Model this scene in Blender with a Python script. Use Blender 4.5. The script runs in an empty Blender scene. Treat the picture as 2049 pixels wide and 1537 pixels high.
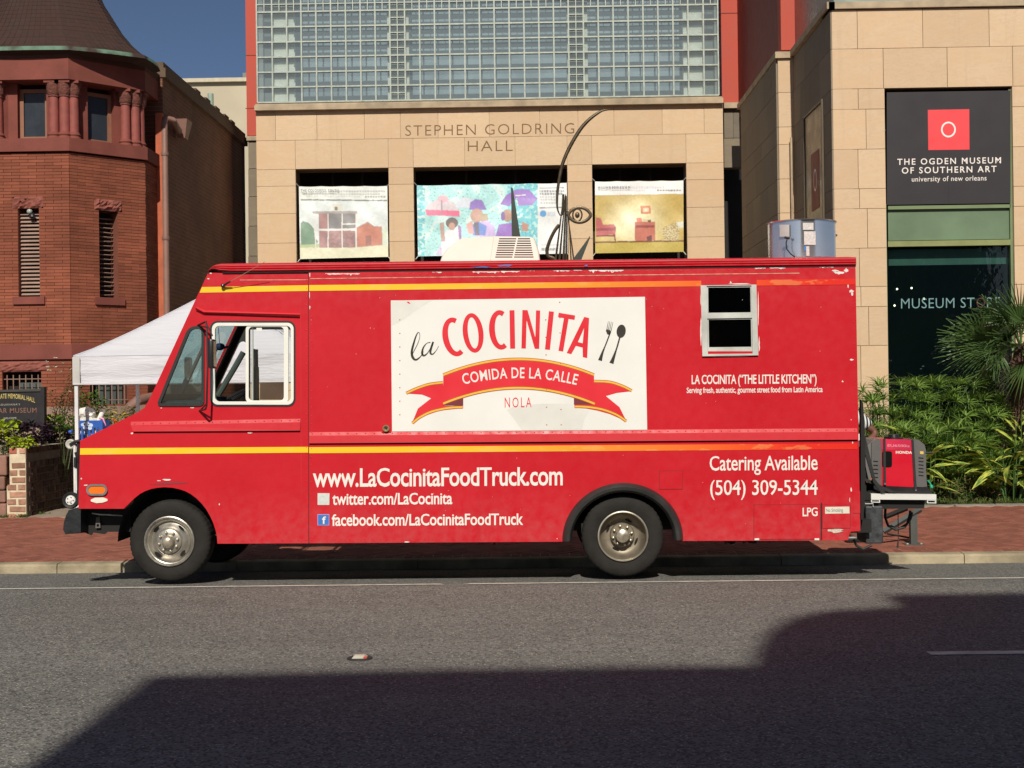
import bpy, bmesh, math, random
import numpy as np
from mathutils import Vector, Matrix, noise as mnoise
from mathutils.geometry import tessellate_polygon
R = math.radians
rnd = random.Random(7)
S = bpy.context.scene
COL = S.collection

# ------------------------------------------------------------------ camera, world, sun, exposure
F, CX, CY = 2700.0, 1024.5, 768.5            # focal length and centre in photo pixels
CAMZ = 1.68
roll = 0.0131
yaw = 0.01574 - 0.0026*roll
pit = 0.0026
CAM = Vector((0, 0, CAMZ))
Fw = Vector((-math.sin(yaw)*math.cos(pit), math.cos(yaw)*math.cos(pit), math.sin(pit)))
R0 = Vector((math.cos(yaw), math.sin(yaw), 0)); U0 = R0.cross(Fw)
Rt = R0*math.cos(roll) - U0*math.sin(roll); Up = U0*math.cos(roll) + R0*math.sin(roll)
cd = bpy.data.cameras.new('camera'); cam = bpy.data.objects.new('camera', cd); COL.objects.link(cam)
cd.sensor_width = 36; cd.lens = 36*F/2049; cd.clip_start = .1; cd.clip_end = 1500
cam.matrix_world = Matrix(((Rt.x, Up.x, -Fw.x, 0), (Rt.y, Up.y, -Fw.y, 0), (Rt.z, Up.z, -Fw.z, CAMZ), (0, 0, 0, 1)))
S.camera = cam

SUN_EL, SUN_AZ = R(39), R(.4)                 # sunlight travels towards +y, a touch towards +x
W = bpy.data.worlds.new('World'); S.world = W; W.use_nodes = True
wn = W.node_tree.nodes; wl = W.node_tree.links; wn.clear()
sky = wn.new('ShaderNodeTexSky'); sky.sky_type = 'NISHITA'; sky.sun_disc = False
sky.sun_elevation = SUN_EL; sky.sun_rotation = math.pi + SUN_AZ
sky.air_density = .6; sky.dust_density = .8; sky.ozone_density = 2.2
bg = wn.new('ShaderNodeBackground'); bg.inputs[1].default_value = .058
wo = wn.new('ShaderNodeOutputWorld'); wl.new(sky.outputs[0], bg.inputs[0]); wl.new(bg.outputs[0], wo.inputs[0])
sl = bpy.data.lights.new('sun', 'SUN'); sl.energy = 4.4; sl.angle = R(.55); sl.color = (1, .93, .82)
so = bpy.data.objects.new('sun', sl); COL.objects.link(so)
sdir = Vector((math.sin(SUN_AZ)*math.cos(SUN_EL), math.cos(SUN_AZ)*math.cos(SUN_EL), -math.sin(SUN_EL)))
so.rotation_euler = sdir.to_track_quat('-Z', 'Y').to_euler(); so.location = (0, -30, 40)
S.view_settings.view_transform = 'Standard'; S.view_settings.look = 'None'
S.view_settings.exposure = 0; S.view_settings.gamma = 1; S.view_settings.use_curve_mapping = False
S.cycles.max_bounces = 6; S.cycles.transparent_max_bounces = 16; S.cycles.caustics_reflective = False; S.cycles.caustics_refractive = False

def ray(px, py): return (Fw*F + Rt*(px-CX) + Up*(CY-py)).normalized()
def pt(px, py, Y):
    d = ray(px, py); t = Y/d.y
    return CAM + d*t
def gnd(px, py, z=0.):
    d = ray(px, py); t = (z-CAMZ)/d.z
    return CAM + d*t
def ptx(px, py, X):
    d = ray(px, py); t = X/d.x
    return CAM + d*t

# ------------------------------------------------------------------ objects
def props(o, label=None, cat=None, group=None, kind=None):
    if label: o['label'] = label
    if cat: o['category'] = cat
    if group: o['group'] = group
    if kind: o['kind'] = kind
    return o
def thing(name, label, cat, loc=(0, 0, 0), group=None, kind=None):
    o = bpy.data.objects.new(name, None); COL.objects.link(o); o.location = loc; o.empty_display_size = .1
    return props(o, label, cat, group, kind)
def adopt(o, parent):
    if parent is not None:
        o.parent = parent
        if parent.type == 'EMPTY' and parent.parent is None:
            o.matrix_parent_inverse = Matrix.Translation(-Vector(parent.location))
        elif parent.get('_own') is None and parent.matrix_basis != Matrix.Identity(4):
            o.matrix_parent_inverse = parent.matrix_basis.inverted()
    return o
def link(name, me, parent=None, M=None):
    o = bpy.data.objects.new(name, me); COL.objects.link(o)
    if M is not None: o.matrix_basis = M
    return adopt(o, parent)
def copy_tree(o, M, label=None):
    """copy of a thing (Empty) with its parts and sub-parts; M = location or matrix"""
    def cp(x, par):
        c = x.copy(); COL.objects.link(c); c.parent = par
        for ch in [k for k in ALLCH.get(x.name, [])]: ALLCH.setdefault(c.name, []).append(cp(ch, c))
        return c
    ALLCH = {}
    for k in bpy.data.objects:
        if k.parent: ALLCH.setdefault(k.parent.name, []).append(k)
    r = cp(o, None)
    if label: r['label'] = label
    return r

class MB:
    def __init__(s): s.v = []; s.f = []; s.m = []; s.mi = 0
    def add(s, vs, fs, mi=None):
        n = len(s.v); s.v += [tuple(v) for v in vs]
        for f in fs: s.f.append(tuple(i+n for i in f)); s.m.append(s.mi if mi is None else mi)
        return s
    def box(s, a, b, mi=None, M=None):
        x0, y0, z0 = a; x1, y1, z1 = b
        vs = [(x0,y0,z0),(x1,y0,z0),(x1,y1,z0),(x0,y1,z0),(x0,y0,z1),(x1,y0,z1),(x1,y1,z1),(x0,y1,z1)]
        if M is not None: vs = [M @ Vector(v) for v in vs]
        return s.add(vs, [(0,3,2,1),(4,5,6,7),(0,1,5,4),(1,2,6,5),(2,3,7,6),(3,0,4,7)], mi)
    def bbox(s, a, b, bev=.01, mi=None):
        """box with chamfered edges"""
        bm = bmesh.new(); bmesh.ops.create_cube(bm, size=1)
        a, b = Vector(a), Vector(b); c = (a+b)/2; d = b-a
        for v in bm.verts: v.co = Vector((v.co.x*d.x, v.co.y*d.y, v.co.z*d.z)) + c
        bmesh.ops.bevel(bm, geom=list(bm.edges), offset=bev, segments=2, affect='EDGES', profile=.5)
        s.bm(bm, mi); return s
    def bm(s, bm, mi=None):
        bm.verts.ensure_lookup_table(); bm.verts.index_update()
        s.add([v.co[:] for v in bm.verts], [[v.index for v in f.verts] for f in bm.faces], mi); bm.free()
    def quad(s, a, b, c, d, mi=None): return s.add([a, b, c, d], [(0, 1, 2, 3)], mi)
    def tube(s, pts, r, n=8, mi=None, caps=True, flat=1.):
        pts = [Vector(p) for p in pts]; rr = r if isinstance(r, (list, tuple)) else [r]*len(pts)
        vs = []; fs = []
        prev = None
        for i, p in enumerate(pts):
            t = (pts[min(i+1, len(pts)-1)]-pts[max(i-1, 0)]).normalized()
            if prev is None:
                u = t.cross(Vector((0, 0, 1)))
                if u.length < .05: u = t.cross(Vector((0, 1, 0)))
            else: u = prev - t*prev.dot(t)
            u.normalize(); prev = u; w = t.cross(u)
            for k in range(n):
                a = 2*math.pi*k/n
                vs.append(p + u*math.cos(a)*rr[i] + w*math.sin(a)*rr[i]*flat)
        for i in range(len(pts)-1):
            for k in range(n):
                k2 = (k+1) % n
                fs.append((i*n+k, i*n+k2, (i+1)*n+k2, (i+1)*n+k))
        if caps: fs.append(tuple(range(n))[::-1]); fs.append(tuple((len(pts)-1)*n+k for k in range(n)))
        return s.add(vs, fs, mi)
    def lathe(s, prof, c, ax='z', n=24, mi=None, wob=None, ang=(0, 2*math.pi)):
        """prof: list of (radius, height along axis); c centre"""
        c = Vector(c); vs = []; fs = []; full = abs(ang[1]-ang[0]-2*math.pi) < 1e-6
        N = n if full else n+1
        for i, (r, h) in enumerate(prof):
            for k in range(N):
                a = ang[0]+(ang[1]-ang[0])*k/n; rr = r + (wob(i, k) if wob else 0)
                if ax == 'z': vs.append(c+Vector((rr*math.cos(a), rr*math.sin(a), h)))
                elif ax == 'y': vs.append(c+Vector((rr*math.cos(a), h, rr*math.sin(a))))
                else: vs.append(c+Vector((h, rr*math.cos(a), rr*math.sin(a))))
        for i in range(len(prof)-1):
            for k in range(n):
                k2 = (k+1) % N
                fs.append((i*N+k, i*N+k2, (i+1)*N+k2, (i+1)*N+k))
        return s.add(vs, fs, mi)
    def ico(s, c, r, sub=1, jit=0, sc=(1, 1, 1), mi=None):
        bm = bmesh.new(); bmesh.ops.create_icosphere(bm, subdivisions=sub, radius=1)
        for v in bm.verts:
            k = r*(1+jit*(rnd.random()-.5)*2); v.co = Vector((v.co.x*sc[0]*k+c[0], v.co.y*sc[1]*k+c[1], v.co.z*sc[2]*k+c[2]))
        s.bm(bm, mi); return s
    def plate(s, O, U, V, N, th, outline, holes=(), mi=None, rim=True, back=True):
        """polygon with holes in the plane O+U*a+V*b, thickness th along N"""
        O, U, V, N = Vector(O), Vector(U), Vector(V), Vector(N)
        loops = [list(outline)]+[list(h) for h in holes]
        tri = tessellate_polygon([[Vector((a, b, 0)) for a, b in l] for l in loops])
        flat = [p for l in loops for p in l]
        front = [O+U*a+V*b for a, b in flat]; n = len(flat)
        fs = []
        for t in tri:
            a, b, c = [front[i] for i in t]
            if (b-a).cross(c-a).dot(N) > 0: t = (t[0], t[2], t[1])
            fs.append(tuple(t))
        vs = front
        if th:
            vs = front + [p+N*th for p in front]
            if back: fs += [tuple(i+n for i in t[::-1]) for t in fs[:]]
            if rim:
                k = 0
                for l in loops:
                    m = len(l)
                    for i in range(m): j = (i+1) % m; fs.append((k+i, k+j, k+j+n, k+i+n))
                    k += m
        return s.add(vs, fs, mi)
    def make(s, name, smooth=False, mats=()):
        me = bpy.data.meshes.new(name); me.from_pydata(s.v, [], s.f)
        for m in mats: me.materials.append(m)
        if len(mats) > 1: me.polygons.foreach_set('material_index', s.m)
        if smooth: me.polygons.foreach_set('use_smooth', [True]*len(me.polygons))
        me.update(); return me
    def build(s, name, mat, parent=None, smooth=False, fix=True):
        mats = mat if isinstance(mat, (list, tuple)) else [mat]
        me = s.make(name, smooth, mats)
        if fix:
            bm = bmesh.new(); bm.from_mesh(me); bmesh.ops.recalc_face_normals(bm, faces=bm.faces); bm.to_mesh(me); bm.free()
        if smooth and hasattr(me, 'set_sharp_from_angle'): me.set_sharp_from_angle(angle=R(40))
        return link(name, me, parent)

def rrect(x0, y0, x1, y1, r, n=6):
    out = []
    for cx, cy, a in ((x1-r, y0+r, -90), (x1-r, y1-r, 0), (x0+r, y1-r, 90), (x0+r, y0+r, 180)):
        for k in range(n+1):
            t = R(a+90*k/n); out.append((cx+r*math.cos(t), cy+r*math.sin(t)))
    return out
def roundpoly(P, r, n=5):
    out = []; m = len(P)
    for i in range(m):
        p = Vector(P[i][:2]); rr = P[i][2] if len(P[i]) > 2 else r
        a = Vector(P[i-1][:2])-p; b = Vector(P[(i+1) % m][:2])-p
        d = min(rr, a.length*.48, b.length*.48)
        p0 = p+a.normalized()*d; p1 = p+b.normalized()*d
        for k in range(n+1):
            t = k/n; out.append(tuple(p0*(1-t)**2 + p*2*t*(1-t) + p1*t*t))
    return out
def insetpoly(P, d):
    """simple inset of a closed polygon by d (towards centroid by scale per edge normals)"""
    m = len(P); out = []
    A = sum(P[i][0]*P[(i+1) % m][1]-P[(i+1) % m][0]*P[i][1] for i in range(m))
    sg = 1 if A > 0 else -1
    for i in range(m):
        p = Vector(P[i]); a = (p-Vector(P[i-1])); b = (Vector(P[(i+1) % m])-p)
        if a.length < 1e-9: a = b
        if b.length < 1e-9: b = a
        na = Vector((-a.y, a.x)).normalized()*sg; nb = Vector((-b.y, b.x)).normalized()*sg
        q = (na+nb); q.normalize(); c = max(.5, q.dot(na))
        out.append(tuple(p+q*d/c))
    return out

# ------------------------------------------------------------------ materials (procedural)
def newmat(name):
    m = bpy.data.materials.new(name); m.use_nodes = True; nt = m.node_tree
    b = nt.nodes['Principled BSDF']; return m, nt, b
def N_(nt, t, **k):
    n = nt.nodes.new(t)
    for a, v in k.items(): setattr(n, a, v)
    return n
def pos(nt): return N_(nt, 'ShaderNodeNewGeometry').outputs['Position']
def scaled(nt, v, s):
    m = N_(nt, 'ShaderNodeVectorMath', operation='MULTIPLY'); nt.links.new(v, m.inputs[0]); m.inputs[1].default_value = s; return m.outputs[0]
def noiseN(nt, v, scale, detail=4, rough=.55, dist=0.):
    n = N_(nt, 'ShaderNodeTexNoise'); nt.links.new(v, n.inputs['Vector']); n.inputs['Scale'].default_value = scale
    n.inputs['Detail'].default_value = detail; n.inputs['Roughness'].default_value = rough; n.inputs['Distortion'].default_value = dist
    return n.outputs['Fac']
def mathN(nt, op, a, b=None, c=None, clamp=False):
    m = N_(nt, 'ShaderNodeMath', operation=op, use_clamp=clamp)
    for i, x in enumerate((a, b, c)):
        if x is None: continue
        if isinstance(x, (int, float)): m.inputs[i].default_value = x
        else: nt.links.new(x, m.inputs[i])
    return m.outputs[0]
def mapr(nt, v, a, b, c=0, d=1):
    m = N_(nt, 'ShaderNodeMapRange'); nt.links.new(v, m.inputs[0])
    for i, x in enumerate((a, b, c, d)): m.inputs[i+1].default_value = x
    return m.outputs[0]
def mixc(nt, fac, a, b, mode='MIX'):
    m = N_(nt, 'ShaderNodeMix', data_type='RGBA', blend_type=mode)
    if isinstance(fac, (int, float)): m.inputs[0].default_value = fac
    else: nt.links.new(fac, m.inputs[0])
    for i, x in ((6, a), (7, b)):
        if isinstance(x, (tuple, list)): m.inputs[i].default_value = (*x[:3], 1)
        else: nt.links.new(x, m.inputs[i])
    return m.outputs[2]
def ramp(nt, v, stops):
    r = N_(nt, 'ShaderNodeValToRGB'); nt.links.new(v, r.inputs[0]); e = r.color_ramp.elements
    while len(e) < len(stops): e.new(.5)
    for i, (p, c) in enumerate(stops): e[i].position = p; e[i].color = (*c[:3], 1)
    return r.outputs[0]
def randN(nt):
    a = N_(nt, 'ShaderNodeObjectInfo').outputs['Random']; b = N_(nt, 'ShaderNodeNewGeometry').outputs['Random Per Island']
    return mathN(nt, 'FRACT', mathN(nt, 'ADD', a, b))
def bumpN(nt, b, h, strength=.3, dist=.01):
    n = N_(nt, 'ShaderNodeBump'); n.inputs['Strength'].default_value = strength; n.inputs['Distance'].default_value = dist
    nt.links.new(h, n.inputs['Height']); nt.links.new(n.outputs[0], b.inputs['Normal'])
def mat(name, col, rough=.6, metal=0., var=.15, scale=5., bump=0., bscale=60., rn=0., spec=.5, stretch=(1, 1, 1), coat=0.):
    m, nt, b = newmat(name); L = nt.links
    p = scaled(nt, pos(nt), stretch)
    n = noiseN(nt, p, scale, 5)
    k = mapr(nt, n, .25, .75, 1-var, 1+var)
    if rn:
        k = mathN(nt, 'MULTIPLY', k, mapr(nt, randN(nt), 0, 1, 1-rn, 1+rn))
    c = N_(nt, 'ShaderNodeVectorMath', operation='SCALE'); c.inputs[0].default_value = col[:3]; L.new(k, c.inputs['Scale'])
    L.new(c.outputs[0], b.inputs['Base Color'])
    L.new(mapr(nt, n, .3, .7, max(0, rough-.06), min(1, rough+.08)), b.inputs['Roughness'])
    b.inputs['Metallic'].default_value = metal; b.inputs['Specular IOR Level'].default_value = spec
    b.inputs['Coat Weight'].default_value = coat
    if bump: bumpN(nt, b, noiseN(nt, p, bscale, 4), bump, .01)
    return m
def glassmat(name, tint, fac_gloss=.12, rough=.03, dif=0., difc=(.5, .5, .5)):
    m = bpy.data.materials.new(name); m.use_nodes = True; nt = m.node_tree; nt.nodes.clear(); L = nt.links
    o = N_(nt, 'ShaderNodeOutputMaterial'); t = N_(nt, 'ShaderNodeBsdfTransparent'); t.inputs[0].default_value = (*tint, 1)
    g = N_(nt, 'ShaderNodeBsdfGlossy'); g.inputs['Roughness'].default_value = rough
    fr = N_(nt, 'ShaderNodeFresnel'); fr.inputs[0].default_value = 1.5
    f = mathN(nt, 'ADD', fr.outputs[0], fac_gloss-.04, clamp=True)
    bf = mathN(nt, 'SUBTRACT', 1, N_(nt, 'ShaderNodeNewGeometry').outputs['Backfacing']); f = mathN(nt, 'MULTIPLY', f, bf)
    mx = N_(nt, 'ShaderNodeMixShader'); L.new(f, mx.inputs[0]); L.new(t.outputs[0], mx.inputs[1]); L.new(g.outputs[0], mx.inputs[2])
    out = mx.outputs[0]
    if dif:
        d = N_(nt, 'ShaderNodeBsdfDiffuse'); d.inputs[0].default_value = (*difc, 1)
        m2 = N_(nt, 'ShaderNodeMixShader'); m2.inputs[0].default_value = dif; L.new(out, m2.inputs[1]); L.new(d.outputs[0], m2.inputs[2]); out = m2.outputs[0]
        bp = N_(nt, 'ShaderNodeBump'); bp.inputs['Strength'].default_value = .15; bp.inputs['Distance'].default_value = .01
        L.new(noiseN(nt, pos(nt), 9, 2), bp.inputs['Height']); L.new(bp.outputs[0], g.inputs['Normal'])
    L.new(out, o.inputs[0]); return m
def leafmat(name, c1, c2, rn=.3, rough=.45, transl=.3, stripe=None):
    m = bpy.data.materials.new(name); m.use_nodes = True; nt = m.node_tree; L = nt.links; b = nt.nodes['Principled BSDF']
    o = nt.nodes['Material Output']
    r = randN(nt); n = noiseN(nt, pos(nt), 7, 3)
    f = mathN(nt, 'ADD', mathN(nt, 'MULTIPLY', r, .6), mathN(nt, 'MULTIPLY', n, .5))
    c = mixc(nt, f, c1, c2)
    if stripe:
        uv = N_(nt, 'ShaderNodeTexCoord').outputs['Object']
        w = N_(nt, 'ShaderNodeTexNoise'); L.new(scaled(nt, uv, stripe[0]), w.inputs[0]); w.inputs['Scale'].default_value = 1; w.inputs['Detail'].default_value = 2
        c = mixc(nt, mapr(nt, w.outputs[0], .44, .56), c, stripe[1])
    L.new(c, b.inputs['Base Color']); b.inputs['Roughness'].default_value = rough; b.inputs['Specular IOR Level'].default_value = .4
    t = N_(nt, 'ShaderNodeBsdfTranslucent'); L.new(c, t.inputs[0])
    mx = N_(nt, 'ShaderNodeMixShader'); mx.inputs[0].default_value = transl; L.new(b.outputs[0], mx.inputs[1]); L.new(t.outputs[0], mx.inputs[2]); L.new(mx.outputs[0], o.inputs[0])
    return m

def m_redpaint(name='truck_red_paint'):
    m, nt, b = newmat(name); L = nt.links; p = pos(nt)
    big = noiseN(nt, p, 1.3, 5, .6); fine = noiseN(nt, p, 14, 5, .6)
    c = mixc(nt, mapr(nt, big, .35, .7), (.52, .011, .020), (.57, .015, .026))
    sep = N_(nt, 'ShaderNodeSeparateXYZ'); L.new(p, sep.inputs[0])
    low = mapr(nt, sep.outputs[2], .85, .30, 0, .55)                      # road dust on the lower panels
    c = mixc(nt, mathN(nt, 'MULTIPLY', low, mapr(nt, fine, .3, .75), clamp=True), c, (.50, .10, .10))
    top = mapr(nt, sep.outputs[2], 2.3, 2.75, 0, .35)                     # chalky faded paint near the roof
    c = mixc(nt, mathN(nt, 'MULTIPLY', top, mapr(nt, fine, .3, .7), clamp=True), c, (.55, .07, .075))
    st = noiseN(nt, scaled(nt, p, (7, 7, .5)), 1, 5, .6)
    c = mixc(nt, mathN(nt, 'MULTIPLY', mapr(nt, st, .62, .8), .2, clamp=True), c, (.33, .015, .02))
    L.new(c, b.inputs['Base Color'])
    L.new(mapr(nt, fine, .3, .7, .34, .5), b.inputs['Roughness']); b.inputs['Specular IOR Level'].default_value = .25
    h = mathN(nt, 'ADD', mathN(nt, 'MULTIPLY', noiseN(nt, p, 1.6, 2), 3.), mathN(nt, 'MULTIPLY', noiseN(nt, p, 160, 2), .05))
    bumpN(nt, b, h, .25, .01)
    return m
def m_stone(name, a, bcol, ccol, rn=.1, streak=True):
    m, nt, b = newmat(name); L = nt.links; p = pos(nt)
    r = randN(nt)
    off = N_(nt, 'ShaderNodeVectorMath', operation='ADD'); L.new(p, off.inputs[0])
    cx = N_(nt, 'ShaderNodeCombineXYZ'); L.new(mathN(nt, 'MULTIPLY', r, 37), cx.inputs[0]); L.new(mathN(nt, 'MULTIPLY', r, 91), cx.inputs[2]); L.new(cx.outputs[0], off.inputs[1])
    v = off.outputs[0]
    n = noiseN(nt, scaled(nt, v, (1.5, 1.5, 3)), 1.1, 6, .6, 1.2)
    vein = noiseN(nt, scaled(nt, v, (2.2, 2.2, 6)), 1.6, 7, .65, 2.2)
    c = mixc(nt, mapr(nt, r, .1, .9), a, bcol)
    c = mixc(nt, mapr(nt, n, .42, .72, 0, .6), c, ccol)
    c = mixc(nt, mathN(nt, 'MULTIPLY', mapr(nt, vein, .5, .56), mapr(nt, vein, .62, .56)), c, tuple(x*.93 for x in a))
    sk = noiseN(nt, scaled(nt, p, (5, 5, .35)), 1, 5, .65)
    c = mixc(nt, mathN(nt, 'MULTIPLY', mapr(nt, sk, .56, .78), .3, clamp=True), c, tuple(x*.6 for x in a))
    k = mapr(nt, mathN(nt, 'FRACT', mathN(nt, 'MULTIPLY', r, 7.3)), 0, 1, 1-rn, 1+rn)
    cc = N_(nt, 'ShaderNodeVectorMath', operation='SCALE'); L.new(c, cc.inputs[0]); L.new(k, cc.inputs['Scale'])
    L.new(cc.outputs[0], b.inputs['Base Color']); b.inputs['Roughness'].default_value = .75; b.inputs['Specular IOR Level'].default_value = .25
    bumpN(nt, b, noiseN(nt, v, 40, 5), .15, .01); return m
def m_asphalt():
    m, nt, b = newmat('worn_asphalt'); L = nt.links; p = pos(nt)
    ps = scaled(nt, p, (1, 1, .1))
    big = noiseN(nt, scaled(nt, p, (.18, .9, 1)), 1.2, 5, .6); mid = noiseN(nt, ps, 5, 5, .7)
    c = mixc(nt, mapr(nt, big, .3, .7), (.152, .154, .142), (.222, .223, .202))
    c = mixc(nt, mapr(nt, mid, .35, .7, 0, .55), c, (.122, .123, .113))
    v = N_(nt, 'ShaderNodeTexVoronoi'); L.new(ps, v.inputs['Vector']); v.inputs['Scale'].default_value = 70
    sp = N_(nt, 'ShaderNodeSeparateColor'); L.new(v.outputs['Color'], sp.inputs[0])
    st = noiseN(nt, scaled(nt, p, (.35, 1.1, 1)), .9, 4, .6, .6)
    c = mixc(nt, mapr(nt, st, .60, .74, 0, .4), c, (.075, .072, .066))
    c = mixc(nt, mathN(nt, 'MULTIPLY', mapr(nt, sp.outputs[0], .78, .84), mapr(nt, v.outputs['Distance'], .45, .3)), c, (.50, .46, .38))
    c = mixc(nt, mathN(nt, 'MULTIPLY', mapr(nt, sp.outputs[1], .62, .72), .8), c, (.045, .045, .045))
    v2 = N_(nt, 'ShaderNodeTexVoronoi'); L.new(ps, v2.inputs['Vector']); v2.inputs['Scale'].default_value = 160
    s2 = N_(nt, 'ShaderNodeSeparateColor'); L.new(v2.outputs['Color'], s2.inputs[0])
    c = mixc(nt, mapr(nt, s2.outputs[0], .3, 1, 0, .45), c, (.22, .2, .17))
    L.new(c, b.inputs['Base Color']); b.inputs['Roughness'].default_value = .85; b.inputs['Specular IOR Level'].default_value = .3
    h = mathN(nt, 'ADD', v.outputs['Distance'], mathN(nt, 'MULTIPLY', mid, .6))
    bumpN(nt, b, h, .7, .006); return m
def m_brickwall(name, c1, c2, mortar, bw=.22, bh=.075, axis='y'):
    m, nt, b = newmat(name); L = nt.links; p = pos(nt)
    sp = N_(nt, 'ShaderNodeSeparateXYZ'); L.new(p, sp.inputs[0]); cb = N_(nt, 'ShaderNodeCombineXYZ')
    L.new(sp.outputs[{'x': 0, 'y': 1}[axis]], cb.inputs[0]); L.new(sp.outputs[2], cb.inputs[1])
    t = N_(nt, 'ShaderNodeTexBrick'); L.new(cb.outputs[0], t.inputs[0]); t.inputs['Scale'].default_value = 1
    t.inputs['Brick Width'].default_value = bw; t.inputs['Row Height'].default_value = bh; t.inputs['Mortar Size'].default_value = .006
    t.inputs['Color1'].default_value = (*c1, 1); t.inputs['Color2'].default_value = (*c2, 1); t.inputs['Mortar'].default_value = (*mortar, 1)
    n = noiseN(nt, p, .7, 5, .65)
    c = mixc(nt, mapr(nt, n, .4, .7, 0, .7), t.outputs['Color'], tuple(x*.35 for x in c1))
    L.new(c, b.inputs['Base Color']); b.inputs['Roughness'].default_value = .9
    bumpN(nt, b, t.outputs['Fac'], -.6, .008); return m

# pieces: boxes given by matrices; the first `limit` are objects sharing one mesh, the rest one joined part
_unit = {}
def unitbox(m, bev=False):
    k = (m.name, bev)
    if k not in _unit:
        mb = MB(); mb.box((-.5, -.5, -.5), (.5, .5, .5)); _unit[k] = mb.make('unit_'+m.name, False, [m])
    return _unit[k]
def pieces(name, mats, m, parent, limit=300, restname=None):
    me = unitbox(m)
    for M in mats[:limit]: link(name, me, parent, M)
    rest = mats[limit:]
    if rest:
        mb = MB()
        for M in rest: mb.box((-.5, -.5, -.5), (.5, .5, .5), M=M)
        o = mb.build(restname or name+'_course', m, parent, fix=False); o['kind'] = 'stuff'
def TRS(c, s, rz=0., rx=0., ry=0.):
    return Matrix.Translation(Vector(c)) @ Matrix.Rotation(rz, 4, 'Z') @ Matrix.Rotation(ry, 4, 'Y') @ Matrix.Rotation(rx, 4, 'X') @ Matrix.Diagonal((*s, 1))

# ------------------------------------------------------------------ lettering (flat print from the built-in font)
_caps = {}
def text2d(s, weight=0., space=1., res=3):
    c = bpy.data.curves.new('t', 'FONT'); c.body = s; c.offset = weight; c.space_character = space; c.resolution_u = res; c.fill_mode = 'FRONT'
    o = bpy.data.objects.new('t', c); COL.objects.link(o)
    dg = bpy.context.evaluated_depsgraph_get(); dg.update()
    me = bpy.data.meshes.new_from_object(o.evaluated_get(dg))
    vs = [(v.co.x, v.co.y) for v in me.vertices]; fs = [tuple(p.vertices) for p in me.polygons]
    bpy.data.objects.remove(o); bpy.data.curves.remove(c); bpy.data.meshes.remove(me)
    return vs, fs
CAPH = None
def caph():
    global CAPH
    if CAPH is None:
        v, _ = text2d('H'); CAPH = max(y for x, y in v)
    return CAPH
def lettering(name, s, xl, xr, yb_l, yb_r, cap, Y, m, parent, weight=0., space=1., cap_r=None, shear=0., xh=False):
    """xl..xr photo px extent, baseline y px left/right, cap height px; on plane Y (or surface function)"""
    vs, fs = text2d(s, weight, space)
    x0 = min(v[0] for v in vs); x1 = max(v[0] for v in vs); H = caph(); cap_r = cap if cap_r is None else cap_r
    mb = MB(); P = []
    for x, y in vs:
        t = (x-x0)/(x1-x0); h = y/H
        if xh: h = h*1.10 if 0 < h < .66 else (.726+(h-.66)*.806 if h >= .66 else h)
        px = xl+(xr-xl)*t + shear*h; py = yb_l+(yb_r-yb_l)*t - h*(cap+(cap_r-cap)*t)
        P.append(pt(px, py, Y) if not callable(Y) else Y(px, py))
    mb.add(P, fs); return mb.build(name, m, parent, fix=False)
# ================================================================== THE GROUND
ASPH = m_asphalt()
CONC = mat('kerb_concrete', (.34, .285, .19), .85, var=.5, scale=3, bump=.5, bscale=45, spec=.2)
WHITEROAD = mat('road_paint', (.62, .58, .50), .7, var=.3, scale=9, bump=.3, bscale=90)
KY = 13.6                                        # kerb line
def roadz(y):
    if y < 11.4: return 0.
    return -.145*min(1, (y-11.4)/(KY-11.4))**1.15
SZ0, SZ1, SY1 = -.048, .036, 17.9               # sidewalk front / back height
def swz(y): return SZ0+(SZ1-SZ0)*(y-KY)/(SY1-KY)
mb = MB(); ys = [-9, -4, 0, 3, 5, 6, 7, 8, 9, 10, 10.7, 11.4, 11.7, 12, 12.3, 12.6, 12.9, 13.2, 13.4, KY+.05]
xs = [-90, -40, -20, -12, -8, -4, 0, 4, 8, 12, 20, 40, 90]
for y in ys:
    for x in xs: mb.v.append((x, y, roadz(y)))
for j in range(len(ys)-1):
    for i in range(len(xs)-1):
        a = j*len(xs)+i; mb.f.append((a, a+1, a+1+len(xs), a+len(xs))); mb.m.append(0)
road = mb.build('road', ASPH, fix=False); props(road, 'grey worn asphalt road in front of the red truck, half in shadow', 'road', kind='structure')
mb = MB(); mb.quad((-400, -300, -.35), (400, -300, -.35), (400, 400, -.35), (-400, 400, -.35))
props(mb.build('ground', mat('bare_ground', (.16, .14, .11), .9, var=.3, scale=.5), fix=False), 'bare ground under and beyond the street', 'ground', kind='structure')
# white edge line beside the truck and the dashed lane line
def strip(name, y, w, x0, x1, parent, wear=0.):
    mb = MB(); n = int((x1-x0)/.07)
    for i in range(n+1):
        x = x0+(x1-x0)*i/n; a = y+(mnoise.noise(Vector((x*9, y, 0)))*.006); b = y+w+(mnoise.noise(Vector((x*9, y, 5)))*.006)
        if wear and mnoise.noise(Vector((x*2.1, 3, 1))) > wear: b = a+.004
        mb.v += [(x, a, roadz(a)+.004), (x, b, roadz(b)+.004)]
    for i in range(n): mb.f.append((2*i, 2*i+2, 2*i+3, 2*i+1)); mb.m.append(0)
    return mb.build(name, WHITEROAD, parent, fix=False)
ly = gnd(1247, 1163, 0).y
strip('edge_line', ly-.045, .085, -5.2, 20, road, .42)
g1 = gnd(1858, 1308, 0); strip('lane_dash', g1.y-.05, .10, g1.x, g1.x+3., road)
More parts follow.
